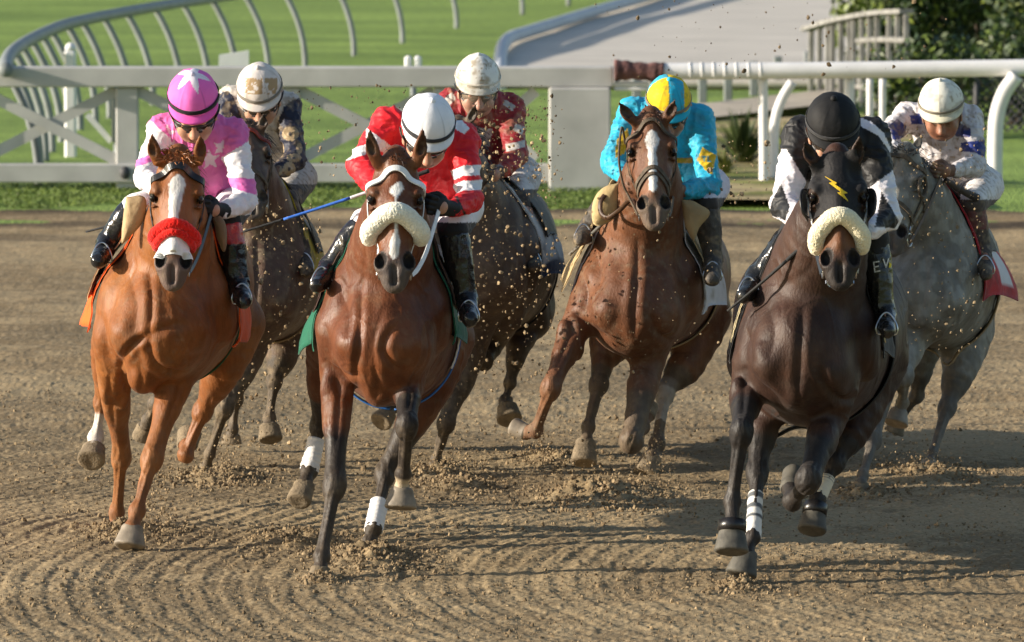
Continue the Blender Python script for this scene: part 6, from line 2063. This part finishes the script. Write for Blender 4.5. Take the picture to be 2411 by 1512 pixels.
    def hands(s, colfn, sides='LR', scale=1.12, material='glove'):
        J = s.J
        for q in sides:
            wr, ha = s.p(J['wr' + q]), s.p(J['ha' + q])
            d = norm(ha - wr)
            inn = np.array((1.0 if q == 'L' else -1.0, 0, 0))
            g = norm(np.array((0, -.35, .94)) - d * np.dot(d, (0, -.35, .94)))   # across the knuckles
            n = np.cross(d, g)
            if np.dot(n, (0, 1, 0)) < 0: n = -n                                    # fingers fold back towards the rider
            k = scale
            f = Field(np.minimum(wr, ha) - .12, np.maximum(wr, ha) + .12, .0040)
            f.seg(wr - d * .02, ha - d * .02 * k, (.031 * k, .026 * k), (.034 * k, .024 * k), .012, 1, side=g)
            f.ell(ha, (.040 * k, .040 * k, .021 * k), np.array((d, g, n)), .012, 1)
            for i in range(4):
                L = (.92, 1.05, 1.0, .82)[i]; rr = (.0098, .0102, .0098, .0086)[i] * k
                b = ha + d * .034 * k + g * (1.5 - i) * .0205 * k
                p1 = b + (d * .024 + n * .006) * L * k
                p2 = p1 + (d * .004 + n * .027) * L * k
                p3 = p2 + (-d * .022 + n * .006) * L * k
                f.chain([(*b, rr * 1.08), (*p1, rr * 1.04), (*p2, rr), (*p3, rr * .9)], .0035, 2)
            b = ha - d * .012 * k + g * .034 * k + n * .006
            f.chain([(*b, .0135 * k), (*(b + (d * .026 + g * .012 + n * .012) * k), .0118 * k), (*(b + (d * .050 + g * .004 + n * .022) * k), .0102 * k)], .006, 2)
            V, Q, tg = f.mesh(1)
            mesh_np("glove", V, Q, M[material], s.root, colfn(V, tg))
    def rein(s, q, m, slack=.03, width=.017, bend=None):
        h = s.h; a = h.bit(-1 if q == 'L' else 1); b = s.p(s.J['ha' + q])
        mid = (a + b) / 2 - np.array((0, 0, slack)) + (np.array(bend) if bend is not None else 0)
        pts = crom([a, a * .6 + mid * .4 - (0, 0, slack * .3), mid, b * .7 + mid * .3, b, b + (0, .03, -.04)], 5)
        n = np.tile((.75 if q == 'R' else -.75, -.6, .25), (len(pts), 1))
        V, Q = ribbon_vq(pts, n, width, .003)
        return mesh_np("rein", V, Q, m, h.root, smooth=False)

def whip(name_label, a, b, segs, r0=.0085, r1=.005, flap=None, loop=None):
    """segs: list of (fraction, colour) from the thick end a to the tip b"""
    root = empty("riding_whip", a)
    tag(root, name_label, "whip", "riding whips held by the jockeys")
    t0 = 0
    cut = [s_[0] for s_ in segs]
    names = ["handle", "shaft", "shaft", "shaft", "shaft"]
    for i, (t1, c) in enumerate(segs):
        t = np.linspace(t0, t1, 12)
        pts = a + (b - a) * t[:, None] - np.array((0, 0, 1)) * (np.sin(t * np.pi) * .006)[:, None]
        rr = r0 + (r1 - r0) * t
        if i == 0: rr = rr * 1.15
        V, Q, T = tube_vq(pts, rr, 10)
        mesh_np("handle" if i == 0 else "shaft", V, [Q, T], M['fabric'], root, np.tile(c, (len(V), 1)))
        t0 = t1
    d = norm(b - a)
    if flap is not None:
        V, Q = ribbon_vq([b - d * .02, b + d * .05, b + d * .10], np.tile((0, -1, .2), (3, 1)), .028, .004)
        mesh_np("flap", V, Q, M['fabric'], root, np.tile(flap, (len(V), 1)))
    return root
BLK = (.013, .013, .014); WHT = (.78, .76, .76)
def seam_dark(c, m, k=.6): return c * (1 - (1 - k) * m[:, None])
def solid(c):
    return lambda V, tg, *a: np.tile(np.array(c, float), (len(V), 1))
def paint(c, m, col): return np.where(np.asarray(m)[:, None], np.array(col, float), c)
def band_col(c): return lambda T, Fz, V: np.tile(np.array(c, float), (len(V), 1))
SKIN = (.50, .27, .18)

def rider1():
    J = dict(helm=(455, 226, .24, 60), pitch=36, yaw=2, roll=-2, neck=(462, 306, .50, 62, 62), chest=(474, 352, .58, 82, 70), waist=(492, 420, .68, 66, 60), hip=(500, 455, .82),
             shL=(386, 306, .52), shR=(548, 316, .52), elL=(340, 415, .34), elR=(579, 474, .34), wrL=(398, 470, .10), wrR=(524, 496, .12), haL=(412, 482, .02), haR=(500, 494, .06),
             knL=(318, 490, 0.30), knR=(534, 520, 0.28), anL=(252, 572, 0.32), anR=(562, 672, 0.24), toL=(232, 606, 0.12), toR=(574, 700, 0.06))
    J['du'] = -0.38
    s = Jockey('H1', "jockey in a pink starred jacket with white sleeves and a pink helmet", J)
    s.body(SKIN)
    PK = (.70, .15, .41)
    def jc(V, tg, x, y, N):
        c = np.tile(np.array(PK, float), (len(V), 1))
        c = paint(c, (tg == 3) & (y > 372 - .60 * (x - 520)), WHT)
        c = paint(c, (tg == 3) & (np.abs(y - (432 + .18 * (x - 555))) < 13 + .12 * (x - 555)) & (y < 470), (.74, .16, .46))
        c = paint(c, (tg == 2) & (y > 300 + .9 * (x - 372)), WHT)
        c = paint(c, (tg == 2) & (np.abs(y - (378 - .35 * (x - 340))) < 9), (.74, .16, .46))
        c = paint(c, (tg == 2) & (y > 330) & (x < 330 - .35 * (y - 330) + 8), (.74, .16, .46))
        for cx, cy, r, ro in ((522, 348, 23, 14), (494, 376, 26, -6), (392, 314, 23, 8), (404, 344, 17, 30)):
            c = paint(c, inpoly(x, y, star_poly(cx, cy, r, ro)) & (tg == 1) & (N[:, 1] < 0), (.72, .58, .62))
        c = paint(c, (np.linalg.norm(V - s.hd(0, .1, -1.15), axis=1) < .085) & (tg == 1), BLK)
        return c
    s.jacket(jc, seed=4)
    def hc(T, Fz, V):
        c = np.tile((.78, .15, .50), (len(V), 1)).astype(float)
        k = np.abs(np.mod(Fz, 2 * np.pi / 5) - np.pi / 5) / (np.pi / 5)
        c = paint(c, T < R(16) + R(30) * k ** 1.6, (.80, .74, .80))
        return c
    s.helmet(hc, BLK, (.78, .11, .46), (.70, .62, .72))
    s.goggles(.9, u0=-.50)
    s.breeches(lambda V, tg, x, y, N: paint(np.tile((.80, .77, .78), (len(V), 1)), (tg != 1) & (y > 506), BLK), seed=3)
    s.boots(lambda V, tg, x, y, N: paint(np.tile(BLK, (len(V), 1)), (y < 574) & (x > 500) & (tg == 1), (.36, .025, .02)), f0=.05)
    s.hands(lambda V, tg: np.tile(BLK, (len(V), 1)))
    s.rein('L', M['leather'], .02); s.rein('R', M['leather'], .03)
    J['o'] = s
    whip("dark riding whip with a pale ringed end, held at the pink jockey's left knee", P(424, 478, s.Y + .04), P(203, 546, s.Y + .38), [(.30, (.20, .08, .03)), (.62, (.16, .06, .02)), (.67, (.6, .55, .45)), (1, BLK)])
    return s
R1 = rider1()

def rider2():
    J = dict(helm=(1009, 286, .22, 62), pitch=40, yaw=8, roll=3, neck=(1012, 322, .50, 62, 60), chest=(1022, 372, .58, 84, 72), waist=(1046, 440, .68, 70, 62), hip=(1030, 474, .84),
             shL=(916, 292, .52), shR=(1088, 330, .52), elL=(848, 388, .36), elR=(1106, 468, .34), wrL=(890, 452, .10), wrR=(1064, 492, .12), haL=(896, 474, .02), haR=(1036, 487, .06),
             knL=(862, 526, 0.28), knR=(1066, 540, 0.28), anL=(776, 630, 0.30), anR=(1099, 706, 0.26), toL=(746, 664, 0.12), toR=(1106, 744, 0.06), arm=.068)
    J['du'] = -0.32
    s = Jockey('H2', "jockey in a bright red jacket with two white sleeve bands and clean white helmet", J)
    s.body(SKIN)
    RD = (.70, .018, .028)
    def jc(V, tg, x, y, N):
        c = np.tile(np.array(RD, float), (len(V), 1))
        v = y - np.maximum(0, 1092 - x) * .40 + np.maximum(0, x - 1110) * .1
        c = paint(c, (tg == 3) & (np.abs(v - 402) < 12), (.76, .76, .78)); c = paint(c, (tg == 3) & (np.abs(v - 437) < 11.5), (.76, .76, .78))
        c = paint(c, inpoly(x, y, [(1058, 262), (1080, 276), (1106, 302), (1092, 316), (1072, 304)]), (.76, .76, .78))
        c = paint(c, (tg != 3) & (np.abs((x - 893) * .72 - (y - 338) * -.0 - (y - 338) * 1.0) < 15) & (x < 930) & (x > 862), (.76, .76, .78))
        c = paint(c, (tg == 2) & (x < 862) & (np.abs(y - (352 + .3 * (862 - x))) < 12), (.76, .76, .78))
        c = paint(c, (tg == 3) & (np.abs(x - 1080 - .5 * (y - 475)) < 3) & (y > 462), BLK)
        c = paint(c, (np.linalg.norm(V - s.hd(0, .1, -1.15), axis=1) < .085) & (tg == 1), BLK)
        return c
    s.jacket(jc, seed=14)
    s.helmet(band_col((.80, .80, .84)), (.03, .03, .035), None, (.8, .8, .84))
    s.goggles(.85, u0=-.48)
    s.breeches(lambda V, tg, x, y, N: paint(np.tile((.80, .78, .79), (len(V), 1)), (tg != 1) & (y > 524), BLK), seed=13)
    s.boots(solid(BLK), f0=.06)
    s.hands(lambda V, tg: np.tile(BLK, (len(V), 1)))
    s.rein('L', M['strap_w'], .02); s.rein('R', M['strap_w'], .05, .022)
    whip("blue riding whip with a black tip, pointing left from the bay horse's cheek", P(1010, 402, s.Y + .12), P(572, 546, s.Y + .30), [(.12, BLK), (.33, BLK), (.42, (.55, .58, .62)), (.78, (.025, .12, .50)), (1, BLK)])
    return s
R2 = rider2()

def strokes(f, Y, segs, w, m, name, parent, off=.006):
    """block letters as short bars lying on the surface"""
    for k, (a, b) in enumerate(segs):
        a, b = np.array(a, float), np.array(b, float)
        d = (b - a) / np.linalg.norm(b - a); n = np.array((-d[1], d[0])) * w / 2
        decal(f, [a - n - d * w / 2, b - n + d * w / 2, b + n + d * w / 2, a + n - d * w / 2], Y, m, name, parent, .7, off)
M['letter_w'] = mat("white_letter", (.70, .70, .66), rough=.6, var=.1)
M['letter_k'] = mat("black_letter", (.02, .02, .025), rough=.6, var=.1)
M['mark_y'] = mat("yellow_mark", (.80, .62, .02), rough=.6, var=.1)

def rider3():
    J = dict(helm=(1961, 284, .22, 63), pitch=37, yaw=2, roll=-1, neck=(1968, 326, .50, 68, 62), chest=(1972, 386, .58, 104, 76), waist=(1976, 470, .68, 78, 64), hip=(1978, 505, .82),
             shL=(1886, 318, .52), shR=(2050, 320, .52), elL=(1846, 486, .34), elR=(2090, 512, .34), wrL=(1894, 524, .10), wrR=(2046, 544, .12), haL=(1908, 534, .02), haR=(2024, 556, .06),
             knL=(1872, 552, 0.28), knR=(2056, 566, 0.28), anL=(1780, 652, 0.30), anR=(2084, 738, 0.24), toL=(1752, 690, 0.12), toR=(2090, 772, 0.04), arm=.070)
    J['du'] = -0.22
    s = Jockey('H3', "jockey in a black and white jacket with a plain black helmet cover", J)
    s.body(SKIN)
    def jc(V, tg, x, y, N):
        c = np.tile(np.array(BLK, float), (len(V), 1))
        W_ = (.76, .73, .77)
        c = paint(c, (tg != 1) & (x > 2000) & (y > 442 - .75 * (x - 2048)), W_)
        c = paint(c, (x > 2000) & inpoly(x, y, [(2020, 276), (2050, 286), (2080, 312), (2098, 350), (2102, 372), (2090, 350), (2066, 318), (2030, 300)]), W_)
        c = paint(c, inpoly(x, y, [(2076, 450), (2060, 535), (2108, 538), (2116, 520)]) & (tg == 3), BLK)
        c = paint(c, (tg == 2) & (x < 1900) & (y > 352) & (x < 1852 + .62 * (y - 352)), W_)
        c = paint(c, inpoly(x, y, [(1839, 432), (1860, 486), (1850, 520), (1810, 506), (1818, 470)]), BLK)
        return c
    s.jacket(jc, seed=24)
    s.helmet(band_col((.012, .012, .013)), (.035, .035, .037), (.014, .014, .015), (.012, .012, .013), bandw=.07)
    s.goggles(1.05, u0=-.48)
    s.breeches(solid(BLK), seed=23)
    s.boots(solid((.016, .016, .015)), f0=.05, r=.062)
    s.hands(lambda V, tg: np.tile((.45, .45, .47), (len(V), 1)))
    s.rein('L', M['leather'], .0, .026); s.rein('R', M['leather'], .03)
    o, f = s.bfs['R']
    E = [((2057, 618), (2060, 640)), ((2057, 618), (2069, 616)), ((2058.5, 629), (2068, 627)), ((2060, 640), (2071, 638))]
    Vl = [((2080, 611), (2086, 629)), ((2092, 610), (2086, 629))]
    strokes(f, s.Y + .26, E + Vl, 3.0, M['letter_w'], "letter", o)
    decal(f, [(2094, 617), (2099, 622), (2098, 630), (2093, 630)], s.Y + .26, M['mark_y'], "emblem", o, .7, .006)
    whip("thin black riding whip resting along the dark horse's shoulder", P(1900, 570, s.Y - .06), P(1713, 732, s.Y + .10), [(.25, BLK), (1, (.02, .02, .02))])
    return s
R3 = rider3()

def rider4():
    J = dict(helm=(1574, 233, .26, 53), pitch=34, yaw=4, roll=0, neck=(1570, 268, .50, 54, 54), chest=(1590, 325, .58, 76, 66), waist=(1618, 395, .68, 60, 54), hip=(1622, 430, .82),
             shL=(1490, 268, .52), shR=(1644, 282, .52), elL=(1440, 382, .34), elR=(1672, 440, .34), wrL=(1482, 428, .10), wrR=(1608, 450, .12), haL=(1496, 438, .02), haR=(1587, 448, .04),
             knL=(1440, 470, 0.28), knR=(1660, 484, 0.28), anL=(1386, 536, 0.34), anR=(1680, 610, 0.26), toL=(1366, 556, 0.12), toR=(1676, 652, 0.04), arm=.070)
    J['du'] = -0.25
    s = Jockey('H4', "jockey in a turquoise jacket with yellow diamonds and a yellow and turquoise quartered helmet", J)
    s.body((.36, .19, .12))
    TQ = (.025, .40, .60)
    def jc(V, tg, x, y, N):
        c = np.tile(np.array(TQ, float), (len(V), 1))
        d1 = [(1640, 376), (1654, 347), (1687, 366), (1676, 412), (1660, 400)]
        d2 = [(1478, 300), (1452, 330), (1448, 372), (1470, 362), (1482, 330)]
        c = paint(c, (inpoly(x, y, d1) & (tg == 3)) | (inpoly(x, y, d2) & (tg == 2)), (.72, .47, .02))
        # a monogram in the diamond
        L = ((np.abs(x - 1659) < 1.6) & (np.abs(y - 374) < 6)) | ((np.abs(y - 369) < 1.5) & (np.abs(x - 1658) < 5)) | ((np.abs(x - 1667) < 1.5) & (np.abs(y - 374) < 6)) | ((np.abs(y - 379.5) < 1.5) & (np.abs(x - 1670) < 4))
        c = paint(c, L & (tg == 3), (.03, .30, .40))
        c = paint(c, (tg == 1) & (y > 372) & (y < 384) & (x < 1630), (.60, .38, .03))
        return muddy(c, V, .30, (.09, .10, .09), 34, 8)
    s.jacket(jc, seed=34)
    def hc(T, Fz, V):
        x, y = PX(V)
        c = np.tile((.80, .55, .015), (len(V), 1)).astype(float)
        v = (V - s.hc) @ s.ri / s.hr
        fr = (V - s.hc) @ s.fw
        c = paint(c, ((v > -.06) & (v < .62)) & (fr > -.02), (.025, .42, .62))
        c = paint(c, (v < -.06) & (fr < -.02), (.025, .42, .62))
        c = paint(c, np.abs(v + .06) < .018, (.03, .12, .12))
        return muddy(c, V, .35, (.20, .15, .06), 60, 9)
    s.helmet(hc, (.22, .19, .15), (.025, .42, .60), (.03, .45, .64), bandw=.075)
    s.goggles(.95, u0=-.50)
    s.breeches(lambda V, tg, x, y, N: paint(np.tile((.62, .60, .66), (len(V), 1)), (tg != 1) & (y > 466), (.035, .028, .024)), seed=33)
    s.boots(lambda V, tg, x, y, N: muddy(np.tile((.07, .06, .05), (len(V), 1)), V, .8), 'boot_m', f0=.08)
    s.hands(lambda V, tg: muddy(np.tile((.16, .075, .05), (len(V), 1)), V, .5), scale=1.0)
    s.rein('R', M['leather_m'], .03)
    # near rein loops out beside the neck
    h = s.h; a = h.bit(-1)
    lp = [a, s.p((1488, 470, -.24)), s.p((1460, 494, -.12)), s.p((1432, 513, -.06)), s.p((1416, 503, -.02)), s.p((1414, 478, .0)), s.p((1424, 460, .02)), s.p((1444, 449, .04)), s.p((1470, 444, .04)), s.p(J['haL'])]
    pts = crom(lp, 6)
    V, Q = ribbon_vq(pts, pts - s.p((1440, 480, .15)), .024, .004)
    mesh_np("rein", V, Q, M['leather_b'], h.root)
    pts = crom([h.side(-1, [(.16, 100), (.18, 100)], .02, 4)[0][0], s.p((1464, 300, -.3)), s.p((1457, 370, -.34)), s.p((1466, 430, -.34)), s.p((1480, 462, -.34)), a], 5)
    V, Q, T = tube_vq(pts, .006, 7)
    mesh_np("cheek_rein", V, [Q, T], M['leather_m'], h.br)
    whip("muddy grey riding whip slanting down beside the reddish horse's neck", P(1492, 452, s.Y + .0), P(1341, 600, s.Y + .26), [(.3, (.10, .09, .08)), (.8, (.13, .12, .10)), (1, (.18, .16, .13))], .010, .008)
    return s
R4 = rider4()

def rider5():
    J = dict(helm=(611, 204, .26, 53), pitch=37, yaw=-4, roll=-1, neck=(610, 246, .50, 54, 52), chest=(622, 300, .58, 72, 62), waist=(640, 370, .68, 58, 52), hip=(650, 410, .82),
             shL=(548, 236, .52), shR=(676, 252, .52), elL=(520, 350, .34), elR=(696, 374, .34), wrL=(556, 420, .10), wrR=(650, 408, .12), haL=(566, 432, .02), haR=(630, 424, .04),
             knL=(546, 470, 0.28), knR=(672, 480, 0.26), anL=(520, 590, 0.30), anR=(708, 590, 0.22), toL=(512, 620, 0.10), toR=(722, 632, 0.04), arm=.064)
    J['du'] = -0.26
    s = Jockey('H5', "jockey in a cream jacket with navy patched sleeves and a cream helmet", J)
    s.body((.44, .25, .17))
    def jc(V, tg, x, y, N):
        c = np.tile((.58, .53, .47), (len(V), 1)).astype(float)
        NV = (.018, .022, .045)
        c = paint(c, (tg != 1) | ((x > 668) & (y > 238 + .6 * (690 - x))), NV)
        for cx, cy, rx, ry in ((684, 315, 20, 17), (661, 352, 8, 18), (692, 372, 18, 10), (705, 350, 7, 14), (681, 398, 15, 17), (548, 340, 16, 14), (656, 402, 10, 12)):
            d = ((x - cx) / rx) ** 2 + ((y - cy) / ry) ** 2
            c = paint(c, (tg != 1) & (d < 1), (.42, .31, .18)); c = paint(c, (tg != 1) & (d < .07), (.05, .05, .06))
        return muddy(c, V, .55, (.24, .18, .11), 28, 18)
    s.jacket(jc, seed=44)
    def hc(T, Fz, V):
        x, y = PX(V)
        c = np.tile((.66, .60, .56), (len(V), 1)).astype(float)
        m = ((np.abs(x - 598) < 20) | (np.abs(x - 638) < 15)) & (np.abs(y - 203) < 19) & (fbm(V, 55, 3) > .42)
        return paint(c, m, (.38, .26, .14))
    s.helmet(hc, (.20, .18, .15), None, None, mud=.22, bandw=.075)
    s.goggles(.95, u0=-.47)
    s.breeches(lambda V, tg, x, y, N: muddy(paint(np.tile((.48, .44, .39), (len(V), 1)), (tg != 1) & (y > 434), (.03, .025, .022)), V, .75), seed=43)
    s.boots(lambda V, tg, x, y, N: muddy(np.tile((.045, .035, .028), (len(V), 1)), V, .8), 'boot_m', f0=.02, r=.064)
    s.hands(lambda V, tg: muddy(np.tile((.17, .07, .045), (len(V), 1)), V, .6), scale=1.0)
    s.rein('L', M['leather_m'], .02); s.rein('R', M['leather_b'], .03)
    return s
R5 = rider5()

def rider6():
    J = dict(helm=(1125, 182, .26, 53), pitch=20, yaw=6, roll=0, neck=(1128, 246, .50, 56, 54), chest=(1140, 300, .58, 76, 64), waist=(1160, 372, .68, 60, 54), hip=(1180, 402, .82),
             shL=(1062, 246, .52), shR=(1200, 258, .52), elL=(1060, 370, .34), elR=(1216, 368, .34), wrL=(1104, 410, .10), wrR=(1184, 404, .12), haL=(1116, 418, .02), haR=(1162, 412, .04),
             knL=(1090, 470, 0.28), knR=(1218, 478, 0.30), anL=(1050, 590, 0.30), anR=(1248, 582, 0.26), toL=(1044, 620, 0.10), toR=(1256, 622, 0.08), arm=.068)
    J['du'] = -0.20
    s = Jockey('H6', "jockey in a dark red jacket with white squares and a muddy white helmet", J)
    s.J['dirtface'] = .3
    s.body((.46, .25, .18))
    def jc(V, tg, x, y, N):
        c = np.tile((.26, .018, .024), (len(V), 1)).astype(float)
        W_ = (.52, .48, .44)
        for pl in ([(1126, 300), (1160, 304), (1152, 346), (1118, 340)], [(1190, 234), (1214, 250), (1206, 262), (1184, 246)], [(1046, 232), (1064, 216), (1074, 232), (1056, 250)], [(1214, 290), (1238, 300), (1228, 318), (1208, 306)], [(1190, 340), (1236, 330), (1236, 346), (1192, 358)], [(1080, 350), (1100, 350), (1098, 384), (1078, 380)], [(1150, 392), (1180, 384), (1186, 398), (1158, 406)]):
            c = paint(c, inpoly(x, y, pl), W_)
        c = paint(c, (tg == 3) & (y > 358) & (fbm(V, 20, 4) > .5), (.42, .05, .03))
        return muddy(c, V, .45, (.26, .19, .11), 26, 28)
    s.jacket(jc, seed=54)
    s.helmet(band_col((.72, .70, .65)), (.60, .56, .48), (.60, .57, .50), None, seams=2, mud=.75, bandw=.05)
    s.goggles(1.25, 'goggle_mud', 'goggle_f', -.46)
    s.breeches(lambda V, tg, x, y, N: muddy(paint(np.tile((.60, .57, .54), (len(V), 1)), (tg != 1) & (y > 446), (.05, .04, .035)), V, .5), seed=53)
    f = s.bf
    LT = M['letter_k']
    strokes(f, s.Y + .8, [((1216, 378), (1226, 364)), ((1219, 358), (1231, 369)), ((1227, 352), (1237, 361)), ((1231, 348), (1238, 340)), ((1236, 350), (1241, 343))], 3.4, LT, "letter", s.br)
    decal(f, [(1209, 372), (1219, 388), (1215, 398), (1207, 390)], s.Y + .8, mat("green_mark", (.02, .24, .13), rough=.6), "emblem", s.br, .8, .006)
    s.boots(lambda V, tg, x, y, N: muddy(paint(np.tile((.05, .042, .036), (len(V), 1)), (x > 1180) & (y < 520) & (N[:, 0] > .1), (.36, .22, .18)), V, .7), 'boot_m', f0=.04, r=.060)
    s.hands(lambda V, tg: muddy(np.tile((.10, .06, .05), (len(V), 1)), V, .8), scale=1.0)
    s.rein('R', M['leather_m'], .03)
    return s
M['goggle_mud'] = mat("muddy_goggle_lens", (.20, .15, .11), rough=.18, spec=.6, var=.5, vscale=40, coat=.4)
R6 = rider6()

def rider7():
    J = dict(helm=(2216, 240, .22, 53), pitch=26, yaw=-6, roll=-3, neck=(2214, 276, .50, 56, 54), chest=(2232, 330, .58, 76, 64), waist=(2256, 394, .68, 60, 54), hip=(2268, 428, .82),
             shL=(2140, 274, .52), shR=(2282, 282, .52), elL=(2088, 318, .30), elR=(2296, 392, .34), wrL=(2120, 392, .08), wrR=(2246, 402, .12), haL=(2138, 402, .02), haR=(2222, 402, .04),
             knL=(2180, 470, 0.28), knR=(2290, 480, 0.28), anL=(2150, 590, 0.30), anR=(2316, 590, 0.28), toL=(2144, 620, 0.10), toR=(2322, 640, 0.08), arm=.064)
    J['du'] = -0.16
    s = Jockey('H7', "jockey in a white jacket with blue patches and a white helmet speckled with mud", J)
    s.J['dirtface'] = .35
    s.body((.30, .135, .08))
    def jc(V, tg, x, y, N):
        c = np.tile((.64, .61, .62), (len(V), 1)).astype(float)
        BL = (.030, .045, .20)
        for pl in ([(2092, 296), (2112, 280), (2134, 296), (2128, 326), (2104, 330)], [(2142, 272), (2168, 266), (2172, 292), (2146, 292)], [(2240, 296), (2256, 288), (2286, 304), (2284, 324), (2250, 322)], [(2262, 336), (2320, 328), (2322, 372), (2296, 360), (2264, 356)]):
            c = paint(c, inpoly(x, y, pl), BL)
        return muddy(c, V, .55, (.27, .20, .13), 32, 38)
    s.jacket(jc, seed=64)
    s.helmet(band_col((.76, .74, .64)), (.22, .19, .14), (.70, .66, .50), None, seams=4, mud=.45, bandw=.06)
    s.breeches(lambda V, tg, x, y, N: muddy(paint(np.tile((.70, .67, .66), (len(V), 1)), (tg != 1) & (y > 470), (.08, .06, .05)), V, .5), seed=63)
    s.boots(lambda V, tg, x, y, N: muddy(paint(np.tile((.07, .055, .045), (len(V), 1)), (y < 540) & (y > 490), (.14, .05, .04)), V, .8), 'boot_m', f0=.02, r=.056)
    s.hands(lambda V, tg: muddy(np.tile((.17, .085, .055), (len(V), 1)), V, .6), scale=1.0)
    s.rein('R', M['leather_b'], .02)
    whip("short muddy riding whip with a lumpy end beside the grey horse's withers", P(2226, 424, s.Y + .05), P(2300, 466, s.Y + .22), [(.4, (.07, .05, .04)), (.75, (.06, .045, .035)), (1, (.04, .03, .025))], .012, .022)
    return s
R7 = rider7()
